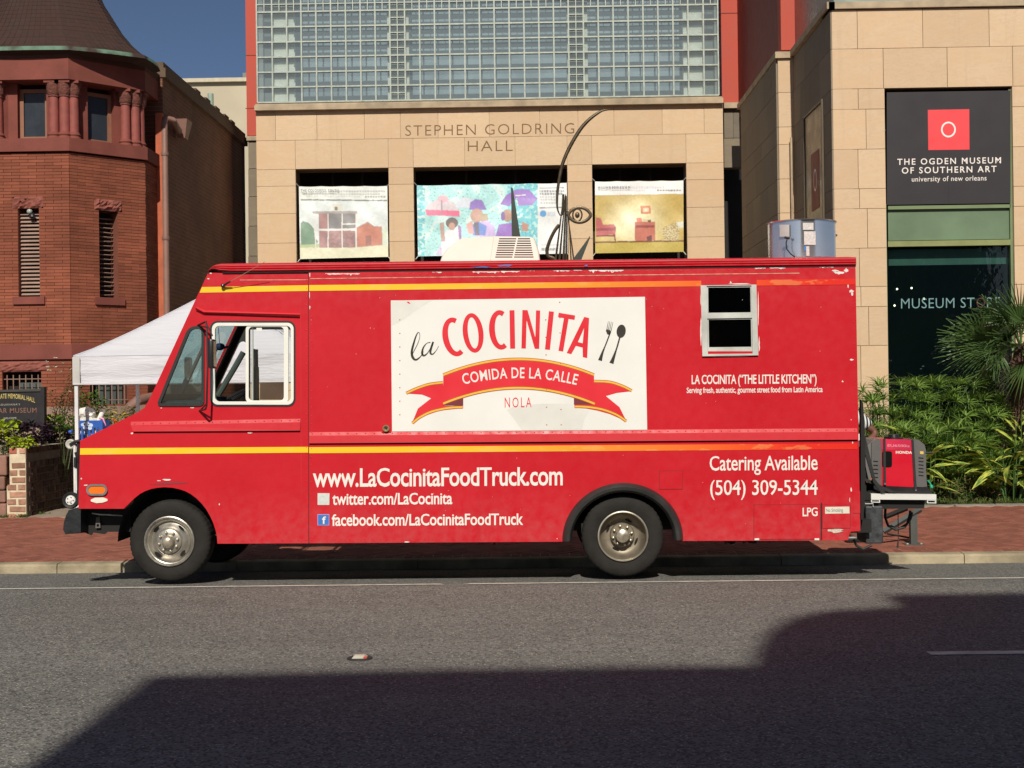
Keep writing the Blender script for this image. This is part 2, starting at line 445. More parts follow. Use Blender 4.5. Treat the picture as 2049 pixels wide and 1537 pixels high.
# kerb of concrete stones, shaded under the truck
kerb = thing('kerb', 'chipped tan concrete kerb between the asphalt and the brick sidewalk', 'kerb', (0, KY, 0), kind='structure')
x = -14.; k = 0
while x < 14:
    L_ = 1.83; mb = MB(); z0, z1 = -.2, SZ0
    n = 26; prof = [(KY, z0), (KY+.006, z1-.022), (KY+.012, z1-.006), (KY+.03, z1), (KY+.155, z1+.004), (KY+.155, z0)]
    for i in range(n+1):
        X = x+.004+(L_-.008)*i/n
        for q, (yy, zz) in enumerate(prof):
            j = mnoise.noise(Vector((X*6, q*3.1, k)))
            ch = max(0, mnoise.noise(Vector((X*3, k*7.7, 2)))-.35)*.05 if q in (1, 2, 3) else 0
            mb.v.append((X, yy+j*.004+ch, zz+j*.002-ch*.6))
    for i in range(n):
        for q in range(5): a = i*6+q; mb.f.append((a, a+6, a+7, a+1)); mb.m.append(0)
    mb.f.append(tuple(range(6))); mb.m.append(0); mb.f.append(tuple(n*6+q for q in range(6))); mb.m.append(0)
    mb.build('kerb_stone', CONC, kerb); x += L_; k += 1
# brick sidewalk, herringbone
side = thing('sidewalk', 'red brick herringbone sidewalk with pale sand joints behind the kerb', 'sidewalk', (0, KY+.15, 0), kind='structure')
BR = mat('paving_brick', (.27, .10, .068), .85, var=.16, scale=14, bump=.25, bscale=40, rn=.2, spec=.2)
SAND = mat('joint_sand', (.42, .27, .19), .95, var=.4, scale=12)
y0 = KY+.156
mb = MB(); mb.add([(-60, y0, swz(y0)+.0015), (60, y0, swz(y0)+.0015), (60, SY1, swz(SY1)+.0015), (-60, SY1, swz(SY1)+.0015)], [(0, 1, 2, 3)])
mb.build('mortar_bed', SAND, side, fix=False)
slope = math.atan((SZ1-SZ0)/(SY1-KY)); bl, bw_ = .2, .098
MS = []
c45 = math.cos(R(45)); g = .008
for i in range(-85, 85):
    for j in range(-85, 85):
        for ori in (0, 1):
            if (i-j) % 4 != (0 if ori == 0 else 3): continue
            cu, cv = ((i+1)*.1, (j+.5)*.1) if ori == 0 else ((i+.5)*.1, (j+1)*.1)
            X = (cu-cv)*c45; Y = (cu+cv)*c45+15.6
            if not (-8.4 < X < 8.4 and y0+.18 < Y < SY1-.1): continue
            rz = R(45)+(0 if ori == 0 else R(90))
            M = Matrix.Translation((X, Y, swz(Y)-.02+rnd.uniform(-.0015, .002))) @ Matrix.Rotation(slope, 4, 'X') @ Matrix.Rotation(rz+rnd.uniform(-.01, .01), 4, 'Z') @ Matrix.Rotation(rnd.uniform(-.012, .012), 4, 'X') @ Matrix.Diagonal((bl-g, bw_-g, .05, 1))
            MS.append((0 if (X < -3.1 or X > 3.7) else 1, Y, M))
x = -8.4
while x < 8.4:                                   # two soldier courses beside the kerb
    M = Matrix.Translation((x, y0+.1, swz(y0)-.02)) @ Matrix.Rotation(slope, 4, 'X') @ Matrix.Diagonal((bw_-.006, .19, .05, 1)); MS.append((0 if (x < -3.1 or x > 3.7) else 1, y0+.1, M)); x += .1
MS.sort(key=lambda t: (t[0], t[1]))
pieces('brick', [m[2] for m in MS], BR, side, 300, 'brick_paving')
# soil behind the sidewalk
SOIL = mat('garden_soil', (.07, .05, .035), .95, var=.5, scale=6, bump=1., bscale=30)
mb = MB()
nx, ny = 60, 20
for (xa, xb, tag) in ((-40, -6.9, 0), (2.2, 40, 1)):
    mb = MB()
    for j in range(ny+1):
        for i in range(nx+1):
            X = xa+(xb-xa)*i/nx; Y = 17.95+(30-17.95)*j/ny
            Z = .03+.04*mnoise.noise(Vector((X, Y, 0)))+ (.5 if tag == 0 else .06)*min(1, max(0, (Y-18.0)/.5))
            mb.v.append((X, Y, Z))
    for j in range(ny):
        for i in range(nx): a = j*(nx+1)+i; mb.f.append((a, a+1, a+nx+2, a+nx+1)); mb.m.append(0)
    props(mb.build('garden_bed', SOIL, fix=False), ['raised bed of dark soil behind the low brick wall, left', 'bed of dark soil behind the sidewalk under the green papyrus'][tag], 'garden bed', kind='structure')
mb = MB(); mb.quad((-6.8, SY1, SZ1), (2.2, SY1, SZ1), (2.2, 30, .09), (-6.8, 30, .09))
props(mb.build('forecourt', mat('forecourt_paving', (.28, .22, .17), .85, var=.25, scale=2), fix=False), 'paved forecourt between the sidewalk and the stone museum', 'forecourt', kind='structure')
mb = MB(); mb.box((2.2, SY1-.02, -.1), (12, SY1+.12, SZ1+.02)); props(mb.build('garden_edging', mat('edging_concrete', (.22, .2, .17), .9, var=.3), None), 'low grey concrete edging between the brick sidewalk and the papyrus bed', 'edging', kind='structure')
# raised reflective road stud
p = gnd(720, 1318, 0)
t = thing('road_stud', 'small worn white and red reflective stud stuck on the asphalt', 'road stud', (p.x, p.y, 0))
mb = MB(); mb.lathe([(.0, .008), (.075, .008), (.082, .0)], (p.x, p.y, .001), n=18); mb.build('bitumen_pad', mat('bitumen', (.02, .02, .02), .7), t)
mb = MB(); mb.add([(p.x-.045, p.y-.045, .009), (p.x+.045, p.y-.045, .009), (p.x+.045, p.y+.045, .009), (p.x-.045, p.y+.045, .009), (p.x-.03, p.y-.02, .024), (p.x+.03, p.y-.02, .024), (p.x+.03, p.y+.02, .024), (p.x-.03, p.y+.02, .024)], [(0, 1, 5, 4), (1, 2, 6, 5), (2, 3, 7, 6), (3, 0, 4, 7), (4, 5, 6, 7)])
mb.build('stud_body', mat('stud_white', (.5, .47, .38), .4), t)
mb = MB(); mb.box((p.x+.028, p.y-.046, .01), (p.x+.05, p.y-.03, .02)); mb.build('reflector', mat('stud_red', (.6, .1, .05), .2), t)

# ================================================================== THE FOOD TRUCK
YT, TW = 11.84, 2.02
RED = m_redpaint()
WHITE = mat('white_vinyl', (.80, .79, .74), .38, var=.04, scale=2, spec=.4)
OFFW = mat('cream_lettering', (.82, .76, .70), .45, var=.03)
BLK = mat('black_rubber', (.018, .018, .017), .6, var=.3, bump=.2)
BLKP = mat('black_plastic', (.02, .02, .022), .35, var=.2)
DARK = mat('underbody_grime', (.012, .011, .010), .8, var=.4)
ALU = mat('aluminium_frame', (.66, .67, .62), .38, metal=.35, var=.1)
WFR = mat('white_window_frame', (.80, .80, .72), .35, var=.05)
CHR = mat('chrome_trim', (.7, .7, .7), .15, metal=1, var=.05)
CABIN = mat('cabin_lining', (.10, .09, .08), .8, var=.2)
GT = glassmat('tinted_cab_glass', (.50, .68, .68), .10, .03)
GC = glassmat('clear_cab_glass', (.93, .95, .94), .05, .02)
GD = glassmat('dark_kitchen_glass', (.05, .055, .055), .07, .05)
truck = thing('food_truck', 'red step van food truck with a white logo panel and yellow stripes at the kerb', 'food truck', (-.5, YT+1, 0))
def P2(px, py, Y=YT): p = pt(px, py, Y); return (p.x, p.z)
def L2(L, Y=YT): return [P2(a[0], a[1], Y) for a in L]
EX, EY, EZ = Vector((1, 0, 0)), Vector((0, 1, 0)), Vector((0, 0, 1))
def side_plate(name, outline, holes, m, parent, Y=YT, th=.03, px=True):
    mb = MB()
    if px: outline = L2(outline, Y); holes = [L2(h, Y) for h in holes]
    mb.plate((0, Y, 0), EX, EZ, EY, th, outline, holes); return mb.build(name, m, parent)
arch_f = [(247.5, 1018), (259, 1007), (268, 998), (279, 989), (290, 983), (302, 978.6), (315, 976), (329, 975), (345, 976), (359, 979), (371, 983), (382, 989), (394, 998), (404.6, 1009), (413, 1020), (420.5, 1033), (426.5, 1046), (431, 1060), (434, 1074), (435, 1088)]
vent = roundpoly([(313.5, 812, 10), (408, 812, 12), (408, 653.5, 14), (378, 653.5, 20)], 10)
slid = rrect(422.5, 644.5, 588.5, 811, 13)
cab_out = [(157, 1018)] + arch_f + [(617.4, 1087.3), (616.5, 546), (445, 546.5), (432, 546), (416.4, 546), (390.4, 601.5), (299, 799), (289, 816), (276, 825), (160, 882)]
YC = YT+.012
side_plate('cab_side', cab_out, [vent, slid], RED, truck, YC, .03)
arch_r = []
c0 = (1246, 1078); 
for k in range(0, 25):
    a = R(180-180*k/24); arch_r.append((c0[0]+112*math.cos(a), c0[1]-108*math.sin(a)))
kw = rrect(1410, 570, 1510, 703, 1, 1)
cargo_out = [(618.6, 1087.2), (1134, 1084)] + arch_r[1:-1] + [(1358, 1082.6), (1640, 1081.6), (1697, 1081), (1700, 1067), (1703, 1064), (1721.5, 1062.6), (1712, 541), (1711.5, 531), (617.5, 545)]
side_plate('cargo_side', cargo_out, [kw], RED, truck, YT, .035)
# far side: same cab glass, open sliding door
YF = YT+TW
def far(L): return [P2(a[0], a[1]) for a in L]                  # same world x,z as the near side
farout = far(cab_out[:1]+arch_f+[(440, 1087), (440, 822), (405, 822), (405, 640), (600, 640), (600, 1085), (617.4, 1087.3), (616.5, 546), (416.4, 546), (299, 799), (160, 882)])
farvent = far(roundpoly([(313.5, 812, 10), (396, 812, 12), (396, 668, 14), (381, 668, 20)], 10))
side_plate('far_cab_side', farout, [farvent], RED, truck, YF-.03, .03, px=False)
side_plate('far_cargo_side', far([(618.6, 1087), (1134, 1084)]+arch_r[1:-1]+[(1358, 1082.6), (1721, 1080), (1711.5, 531), (617.5, 545)]), [], RED, truck, YF-.03, .03, px=False)
side_plate('far_cab_lining', farout, [farvent], CABIN, truck, YF-.034, .002, px=False)
# skin between the sides: nose, bonnet, roof, tail
def skin(name, pts_px, m, y0=None, y1=None, holes=None, th=.025):
    y0 = YC+.0305; y1 = YF-.0305
    mb = MB(); W2 = [P2(*p) for p in pts_px]
    for (a, b) in zip(W2[:-1], W2[1:]):
        A = Vector((a[0], y0, a[1])); V = Vector((b[0]-a[0], 0, b[1]-a[1])); l = V.length; V.normalize(); N = EY.cross(V)
        mb.plate(A, EY, V, N*1, th, [(0, 0), (y1-y0, 0), (y1-y0, l), (0, l)], holes(l) if holes else ())
    return mb.build(name, m, parent=truck)
skin('nose_panel', [(158.5, 1018), (161, 882)], RED, YT+.012, YF)
skin('bonnet', [(161, 882), (276, 825), (289, 816), (299, 799)], RED, YT+.012, YF)
wh = lambda l: [[(.09, .05), (TW-.2, .05), (TW-.2, l*.80), (.09, l*.80)]]
skin('windscreen_frame', [(299, 799), (416.4, 546)], RED, YT+.012, YF, wh)
a, b = P2(299, 799), P2(416.4, 546); A = Vector((a[0], 0, a[1])); V = Vector((b[0]-a[0], 0, b[1]-a[1])); l = V.length; V.normalize()
mb = MB(); q = [A+V*.05, A+V*l*.80]; mb.quad(*[Vector((p.x+.012, y, p.z)) for p, y in ((q[0], YT+.11), (q[0], YF-.15), (q[1], YF-.15), (q[1], YT+.11))]); mb.build('windscreen', GT, truck, fix=False)
mb = MB(); mb.tube([Vector((q[0].x, YT+TW*.5, q[0].z)), Vector((q[1].x, YT+TW*.5, q[1].z))], .018, 6); mb.build('windscreen_divider', BLK, truck)
mb = MB(); mb.plate(Vector((A.x+.03, YC+.035, A.z)), EY, V, -EY.cross(V)*-1, .004, [(0, 0), (TW-.08, 0), (TW-.08, l), (0, l)], [[(.07, .05), (TW-.22, .05), (TW-.22, l*.80), (.07, l*.80)]]); mb.build('pillar_lining', mat('grey_green_lining', (.07, .075, .065), .6), truck)
# roof with ribbed rail along its edge
zr0 = P2(445, 527)[1]; xr0, xr1 = P2(430, 530)[0], P2(1712.5, 514)[0]
def zroof(x): return zr0 + (P2(1712, 514)[1]-zr0)*(x-xr0)/(xr1-xr0)
mb = MB(); n = 24
xs = [P2(416.4, 545)[0], P2(420, 538)[0], P2(425, 533)[0], P2(431, 529.5)[0], P2(440, 527)[0]] + [xr0+.15+(xr1-xr0-.15)*i/n for i in range(n+1)]
zs = [P2(416.4, 545)[1], P2(420, 538)[1], P2(425, 533)[1], P2(431, 529.5)[1], P2(440, 527)[1]] + [zroof(x) for x in xs[5:]]
ribs = [(0, .078), (.0, .07), (-.016, .066), (-.016, .058), (-.004, .052), (-.016, .046), (-.016, .036), (-.004, .030), (-.014, .024), (-.012, .012), (.006, .004), (.03, .0), (.3, -.028), (TW/2, -.04), (TW-.3, -.028), (TW-.03, 0), (TW, .01), (TW, .078)]
for x, z in zip(xs, zs):
    f = min(1, (x-xs[0])/.12); jt = .0012*mnoise.noise(Vector((x*5, 0, 0)))
    for (yy, dz) in ribs: mb.v.append((x, YT+yy+jt, z-dz*(f if yy < 1 else 1)+0))
m_ = len(ribs)
for i in range(len(xs)-1):
    for j in range(m_-1): a = i*m_+j; mb.f.append((a, a+1, a+m_+1, a+m_)); mb.m.append(0)
mb.f.append(tuple((len(xs)-1)*m_+j for j in range(m_))); mb.m.append(0)
mb.build('roof', RED, truck)
mb = MB(); mb.box((P2(445, 546)[0], YT-.004, P2(445, 546.6)[1]), (xr1, YT+.02, P2(445, 545.2)[1]))
mb.v = [(x, y, z+(zroof(x)-zr0)*.97) for x, y, z in mb.v]; mb.build('gutter_gap', DARK, truck)
xe = P2(1712.5, 800)[0]
mb = MB(); mb.box((xe-.02, YT+.035, P2(1717, 1062)[1]), (xe+.012, YF-.03, zroof(xr1)-.03)); mb.build('rear_panel', RED, truck)
zf = P2(500, 1078)[1]
mb = MB(); mb.box((P2(435, 0)[0]+.05, YT+.04, zf), (P2(1130, 0)[0], YF-.04, zf+.03)); mb.box((P2(165, 0)[0], YT+.4, P2(200, 1000)[1]), (P2(435, 0)[0]+.05, YF-.3, P2(200, 1000)[1]+.02)); mb.box((P2(1366, 0)[0], YT+.04, zf+.01), (xe, YF-.04, zf+.04)); mb.box((P2(1130, 0)[0], YT+.5, P2(0, 960)[1]), (P2(1366, 0)[0], YF-.5, P2(0, 960)[1]+.02)); mb.build('floor', DARK, truck)
mb = MB(); xb = P2(612, 0)[0]; mb.box((xb, YT+.045, zf+.03), (xb+.03, YF-.04, zr0-.05)); mb.build('bulkhead', CABIN, truck)
mb = MB(); mb.box((P2(430, 0)[0], YT+.045, zr0-.11), (xb, YF-.04, zr0-.09)); mb.build('cab_ceiling', CABIN, truck)
# wheel housings
for (cx_, r_) in ((345, .50), (1246, .50)):
    mb = MB(); c = pt(cx_, 1088, YT); mb.lathe([(r_, .05), (r_, .55)], (c.x, YT, .36), 'y', 20, ang=(0, math.pi)); mb.box((c.x-r_, YT+.55, .36), (c.x+r_, YT+.57, .85)); mb.build('wheel_housing', DARK, truck)
# chassis, axles, exhaust
mb = MB()
for yy in (YT+.62, YT+TW-.66): mb.box((P2(170, 0)[0], yy, .42), (P2(1740, 0)[0], yy+.07, .56))
for cx_ in (470, 620, 800, 1000, 1150, 1400, 1560): mb.box((P2(cx_, 0)[0], YT+.1, .40), (P2(cx_, 0)[0]+.05, YF-.1, .47))
mb.build('chassis_rails', DARK, truck)
mb = MB(); 
for cx_ in (337, 1247): c = P2(cx_, 1078); mb.tube([(c[0], YT+.3, .36), (c[0], YF-.3, .33)], .07, 10)
c = P2(1247, 1078); mb.ico((c[0], YT+TW/2, .36), .19, 2); mb.build('axles', DARK, truck, True)
mb = MB(); mb.tube([(P2(1390, 0)[0], YT+.25, .33), (P2(1500, 0)[0], YT+.25, .33)], .045, 12); mb.tube([(P2(1440, 0)[0], YT+.08, .30), (P2(1452, 0)[0], YT+.04, .30), (P2(1462, 0)[0], YT+.3, .31)], .028, 8); mb.tube([(P2(1476, 0)[0], YT+.08, .30), (P2(1488, 0)[0], YT+.04, .31), (P2(1500, 0)[0], YT+.3, .33)], .025, 8); mb.build('exhaust_pipe', DARK, truck, True)
mb = MB()
for x_, w_, d_ in ((560, 40, .04), (735, 4, .05), (985, 5, .06), (1515, 8, .05), (1300, 6, .03)): q = P2(x_, 1083); mb.box((q[0], YT+.25, q[1]-d_), (q[0]+w_/228, YT+.28, q[1]+.03))
mb.build('hanging_bracket', DARK, truck)
# stripes (vinyl, colour printed yellow to red along the truck)
def m_stripe():
    m, nt, b = newmat('stripe_vinyl'); sp = N_(nt, 'ShaderNodeSeparateXYZ'); nt.links.new(pos(nt), sp.inputs[0])
    xa = P2(620, 580)[0]; xb_ = P2(1712, 580)[0]
    c = ramp(nt, mapr(nt, sp.outputs[0], xa, xb_), [(0, (.90, .56, .02)), (.30, (.90, .50, .03)), (.58, (.88, .24, .03)), (.75, (.85, .12, .02)), (.88, (.78, .035, .015)), (1, (.74, .025, .015))])
    n = noiseN(nt, scaled(nt, pos(nt), (3, 1, 9)), 2, 3)
    c = mixc(nt, mapr(nt, n, .56, .62, 0, .22), c, (.75, .6, .2))
    nt.links.new(c, b.inputs['Base Color']); b.inputs['Roughness'].default_value = .35; return m
STR = m_stripe()
side_plate('stripe', [(404, 574.5), (616.5, 570.8), (616.5, 582.3), (399.5, 585.8)], [], STR, truck, YC-.003, .002)
side_plate('stripe', [(618.6, 570.6), (1403, 561.8), (1403, 573), (618.6, 582.2)], [], STR, truck, YT-.003, .002)
side_plate('stripe', [(1514, 560.3), (1711.5, 558), (1711.8, 569.6), (1514, 571.8)], [], STR, truck, YT-.003, .002)
side_plate('stripe', [(160.5, 897), (600, 894.3), (616.6, 894.3), (616.6, 905.8), (160, 910)], [], STR, truck, YC-.003, .002)
side_plate('stripe', [(618.6, 895), (1715.5, 887.3), (1716, 899), (618.6, 907)], [], STR, truck, YT-.003, .002)
# rub rails
def rail(name, L, Y, m=RED, proud=.018, parent=truck, gap=True):
    mb = MB(); W2 = L2(L, Y); n = len(W2)//2; top = W2[:n]; bot = W2[n:][::-1]
    for i in range(n-1):
        t0, t1, b0, b1 = top[i], top[i+1], bot[i], bot[i+1]
        P = [(t0[0], Y, t0[1]), (t1[0], Y, t1[1]), (t1[0], Y-proud*.5, t1[1]-.03), (t0[0], Y-proud*.5, t0[1]-.03), (b0[0], Y-proud, b0[1]), (b1[0], Y-proud, b1[1]), (b0[0], Y, b0[1]), (b1[0], Y, b1[1])]
        mb.add(P, [(0, 1, 2, 3), (3, 2, 5, 4), (4, 5, 7, 6)]+([(0, 3, 4, 6)] if i == 0 else [])+([(1, 7, 5, 2)] if i == n-2 else []))
    return mb.build(name, m, parent)
rail('rub_rail', [(262, 844), (601, 838), (601, 861.5), (268, 863.5)], YC, proud=.022)
rail('rub_rail', [(619, 865), (1715, 857), (1716, 879.5), (619, 887)], YT, proud=.022)
side_plate('rail_gap', [(268, 863.8), (601, 861.8), (601, 863.4), (268, 865.6)], [], DARK, truck, YC-.001, .001)
side_plate('rail_gap', [(619, 887.2), (1716, 879.8), (1716, 882.2), (619, 889.4)], [], DARK, truck, YT-.001, .001)
rail('drip_rail', [(392.5, 613.5), (411, 621), (600, 627.5), (600, 630), (409, 625), (393, 616)], YC, proud=.035)
side_plate('door_seam', [(616.3, 546), (618.7, 546), (619.2, 1087), (617.2, 1087)], [], DARK, truck, YT+.008, .002)
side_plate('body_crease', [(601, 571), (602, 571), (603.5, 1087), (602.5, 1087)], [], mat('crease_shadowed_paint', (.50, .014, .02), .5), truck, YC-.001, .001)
side_plate('upper_trim_line', [(480, 560), (616, 559.4), (616, 560.6), (480, 561)], [], mat('worn_trim', (.66, .40, .28), .6, var=.4, scale=30), truck, YC-.003, .002)
side_plate('upper_trim_line', [(620, 557), (1600, 546), (1600, 547.4), (620, 558.4)], [], mat('worn_trim_b', (.62, .33, .22), .6, var=.5, scale=20), truck, YT-.003, .002)
# cab windows
def frame_px(name, outer, inner, m, Y, th, parent=truck, smooth=False):
    mb = MB(); mb.plate((0, Y, 0), EX, EZ, EY, th, L2(outer, Y), [L2(inner, Y)]); return mb.build(name, m, parent)
vw = frame_px('quarter_window', insetpoly(vent, -1), insetpoly(vent, 5), BLK, YC-.012, .03)
mb = MB(); mb.plate((0, YC+.006, 0), EX, EZ, EY, 0, L2(insetpoly(vent, 4), YC)); mb.build('pane', GT, vw, fix=False)
gk = frame_px('window_gasket', insetpoly(slid, -2.6), insetpoly(slid, 1), BLK, YC-.006, .03)
sw = frame_px('sliding_window', rrect(424, 646, 587.5, 809.7, 12), rrect(430, 652, 582, 803.5, 9), WFR, YC-.012, .03)
frame_px('sliding_sash', rrect(491.5, 649.5, 577, 807, 11), rrect(497.5, 654, 568, 801.5, 8), WFR, YC-.005, .018, sw)
mb = MB(); mb.plate((0, YC+.01, 0), EX, EZ, EY, 0, L2(rrect(491.5, 649.5, 586, 807, 10), YC)); mb.build('pane', GC, sw, fix=False)
side_plate('window_sticker', [(513, 656), (524, 656), (524, 661.5), (513, 661.5)], [], WFR, sw, YC+.006, .001)
mb = MB(); mb.tube([pt(505.5, 652, YC+.03), pt(505.5, 803, YC+.03)], .008, 6); mb.build('window_bar', ALU, sw)
# kitchen window
kf = frame_px('kitchen_window', [(1402, 571), (1513.5, 569.5), (1517.5, 711), (1405.5, 713)], [(1414, 572.5), (1503.5, 571.3), (1506.2, 707.5), (1416.5, 708.5)], ALU, YT-.02, .03)
frame_px('sash_frame', [(1414, 573.5), (1503.5, 572.3), (1505, 636), (1415, 637.5)], [(1417, 575.5), (1501.5, 574.8), (1502.3, 625), (1417.5, 626)], ALU, YT-.008, .02, kf)
frame_px('sash_frame', [(1415.3, 638), (1505, 636.5), (1506, 704), (1416.8, 705)], [(1418, 640), (1502.5, 639), (1503.5, 694), (1418.8, 695)], ALU, YT+.004, .02, kf)
mb = MB(); mb.plate((0, YT+.012, 0), EX, EZ, EY, 0, L2([(1414, 573), (1504, 572), (1506, 706), (1416, 707)])); mb.build('pane', GD, kf, fix=False)
mb = MB(); mb.box((P2(1385, 0)[0], YT+.06, P2(0, 730)[1]), (P2(1535, 0)[0], YT+.7, P2(0, 550)[1])); mb.build('kitchen_interior', mat('dark_interior', (.02, .02, .02), .9), kf)
# paint chips
CHIP = mat('bare_primer', (.80, .72, .68), .6, var=.2, scale=20)
def blob(px, py, w, h, n=12, s=0):
    rr = random.Random(int(px*7+py)+s); return [(px+w/2*math.cos(2*math.pi*k/n)*(.55+.6*rr.random()), py+h/2*math.sin(2*math.pi*k/n)*(.5+.7*rr.random())) for k in range(n)]
mb = MB(); rr = random.Random(3)
def chip(P, Y=YT, d=.0022): mb.plate((0, Y-d, 0), EX, EZ, EY, 0, L2(P, Y))
def ragged(x0, x1, y, h, Y=YT):
    n = max(4, int((x1-x0)/3)); top = [(x0+(x1-x0)*i/n, y+rr.random()*.8) for i in range(n+1)]
    bot = [(x0+(x1-x0)*i/n, y+h*(.35+.9*rr.random())+(h*.9 if rr.random() < .12 else 0)) for i in range(n, -1, -1)]; bot[0] = (x1, y+1.2); bot[-1] = (x0, y+1.2); chip(top+bot, Y)
for a, b_, h in ((651, 720, 2.5), (865, 884, 2), (945, 1000, 2.6), (1002, 1040, 3), (1055, 1070, 1.4), (1107, 1140, 2), (1148, 1165, 1.5), (1178, 1248, 3.2), (1510, 1532, 2), (1540, 1572, 2.4), (1640, 1668, 1.2)):
    ragged(a, b_, 546.6-(a-618)*.0128+.6, h)
for (a, b_, w, h, Yq) in ((1678, 546, 22, 7, YT), (1671, 542, 14, 5, YT), (1693, 541, 9, 9, YT), (1703, 583, 11, 6, YT), (1705, 588, 5, 12, YT), (1697, 571, 3, 12, YT), (1686, 763.5, 4, 4, YT), (1704, 720, 8, 4, YT), (1706, 887, 2, 9, YT), (1703, 840, 2, 2, YT), (334, 960, 20, 3.2, YC), (318, 962, 8, 2.5, YC), (172, 971, 8, 3, YC), (163, 958, 3, 4, YC), (439, 1009, 2, 5, YC), (422, 547, 6, 3, YC), (417, 558, 5, 3, YC), (264, 850, 1.6, 10, YC), (264, 867, 5, 4, YC), (500, 866, 10, 4, YC), (445, 624.5, 18, 1.4, YC), (323, 816.5, 4, 2, YC), (385, 816, 10, 2, YC), (545, 812.5, 18, 1.4, YC), (620, 550, 2, 12, YT), (620, 615, 2, 8, YT), (619.5, 590, 1.2, 20, YT), (1115, 1078, 2, 2, YT), (814, 1084.5, 12, 3, YT), (1703, 980, 3, 10, YT), (1700, 1000, 2, 8, YT), (757, 869, 8, 5, YT), (760, 596, 1.5, 1.5, YT), (1480, 568, 46, 2, YT), (1462, 566, 4, 8, YT), (1403, 600, 3, 40, YT), (1402.5, 660, 3, 60, YT), (1517, 620, 2.6, 70, YT), (1519, 690, 3, 30, YT), (1460, 713.5, 90, 2, YT)):
    chip(blob(a, b_, w, h), Yq)
for k in range(60): chip(blob(rr.uniform(620, 1700), rr.choice([rr.uniform(585, 850), rr.uniform(910, 1070)]), rr.uniform(.7, 1.6), rr.uniform(.7, 1.6), 6))
o = mb.build('paint_chips', CHIP, truck, fix=False); o['kind'] = 'stuff'
mb = MB(); chip(blob(1010, 532, 30, 5)); chip(blob(965, 535, 44, 3)); chip(blob(1173, 532, 8, 4)); mb.v = [(x, y-.02, z) for x, y, z in mb.v]
o = mb.build('blue_paint_scuffs', mat('old_blue_paint', (.12, .13, .38), .6, var=.3, scale=20), truck, fix=False); o['kind'] = 'stuff'
mb = MB(); chip([(300, 969), (330, 965), (352, 963.5), (380, 966), (352, 968.5), (320, 971)], YC); chip(blob(345, 967, 60, 3), YC, .0026); o = mb.build('black_scuff', mat('scuff', (.28, .02, .03), .6), truck, fix=False); o['kind'] = 'stuff'
# marker lamp, reflector
st = rrect(172.5, 969, 214.5, 992, 11)
ml = side_plate('marker_lamp', st, [insetpoly(st, 4.2)], CHR, truck, YC-.02, .02)
side_plate('lens', insetpoly(st, 4), [], mat('amber_lens', (.9, .18, .01), .15, var=.05), ml, YC-.014, .013)
side_plate('side_reflector', [(181.5, 1000), (190, 996), (206, 995.5), (215, 999), (215, 1002.5), (206, 1005.8), (193, 1007), (182, 1003.5)], [], mat('cream_reflector', (.78, .72, .60), .3), truck, YC-.008, .008)
# hatches (outlined access doors)
def hatch(name, q, m=RED, lab=None):
    x0, y0_, x1, y1_ = q; mb = MB(); o_ = [(x0, y0_), (x1, y0_-.5), (x1, y1_-.5), (x0, y1_)]
    side_plate(name+'_gap', insetpoly(o_, -1.1) if False else [(x0-1, y0_-1), (x1+1, y0_-1.5), (x1+1, y1_+.5), (x0-1, y1_+1)], [], mat('gap_'+name, (.20, .012, .015), .8), truck, YT-.001, .001)
    return side_plate(name, o_, [], m, truck, YT-.004, .003)
hatch('filler_hatch', (1320, 943, 1365, 979)); hatch('gas_locker_door', (1509, 1010.5, 1641, 1079)); hatch('service_door', (1646, 1010, 1701, 1057))
side_plate('service_door_seam', [(1642.6, 1006), (1644.6, 1006), (1645, 1080), (1643, 1080)], [], DARK, truck, YT-.005, .004)
side_plate('corner_patch', [(1707, 985), (1721, 983), (1721.4, 1027), (1707.5, 1027.5)], [], RED, truck, YT-.004, .003)
mb = MB(); q = P2(1641, 1079); 
for cx_ in (1514, 1634): q = P2(cx_, 1078); mb.box((q[0]-.02, YT-.012, q[1]-.012), (q[0]+.02, YT-.004, q[1]+.004))
mb.build('hatch_latch', CHIP, truck)
# rear fender flare
mb = MB(); n = 40; prof = [(.0, 0), (.012, -.035), (.035, -.055), (.062, -.05), (.085, -.015), (.085, .05)]
def arcp(t, off):                                 # outer edge ellipse in px
    a = R(180-180*t); rx, ry = 121-off, 115-off*.98
    return (1246+rx*math.cos(a), 1081-ry*math.sin(a)-(rx*math.cos(a))*.012)
for i in range(n+1):
    for (d, yy) in prof:
        p = P2(*arcp(i/n, d*228)); mb.v.append((p[0], YT+yy, p[1]))
m_ = len(prof)
for i in range(n):
    for j in range(m_-1): a = i*m_+j; mb.f.append((a, a+1, a+m_+1, a+m_)); mb.m.append(0)
mb.build('fender_flare', mat('satin_black_rubber', (.028, .028, .026), .38, var=.25, scale=6, spec=.6), truck, True)
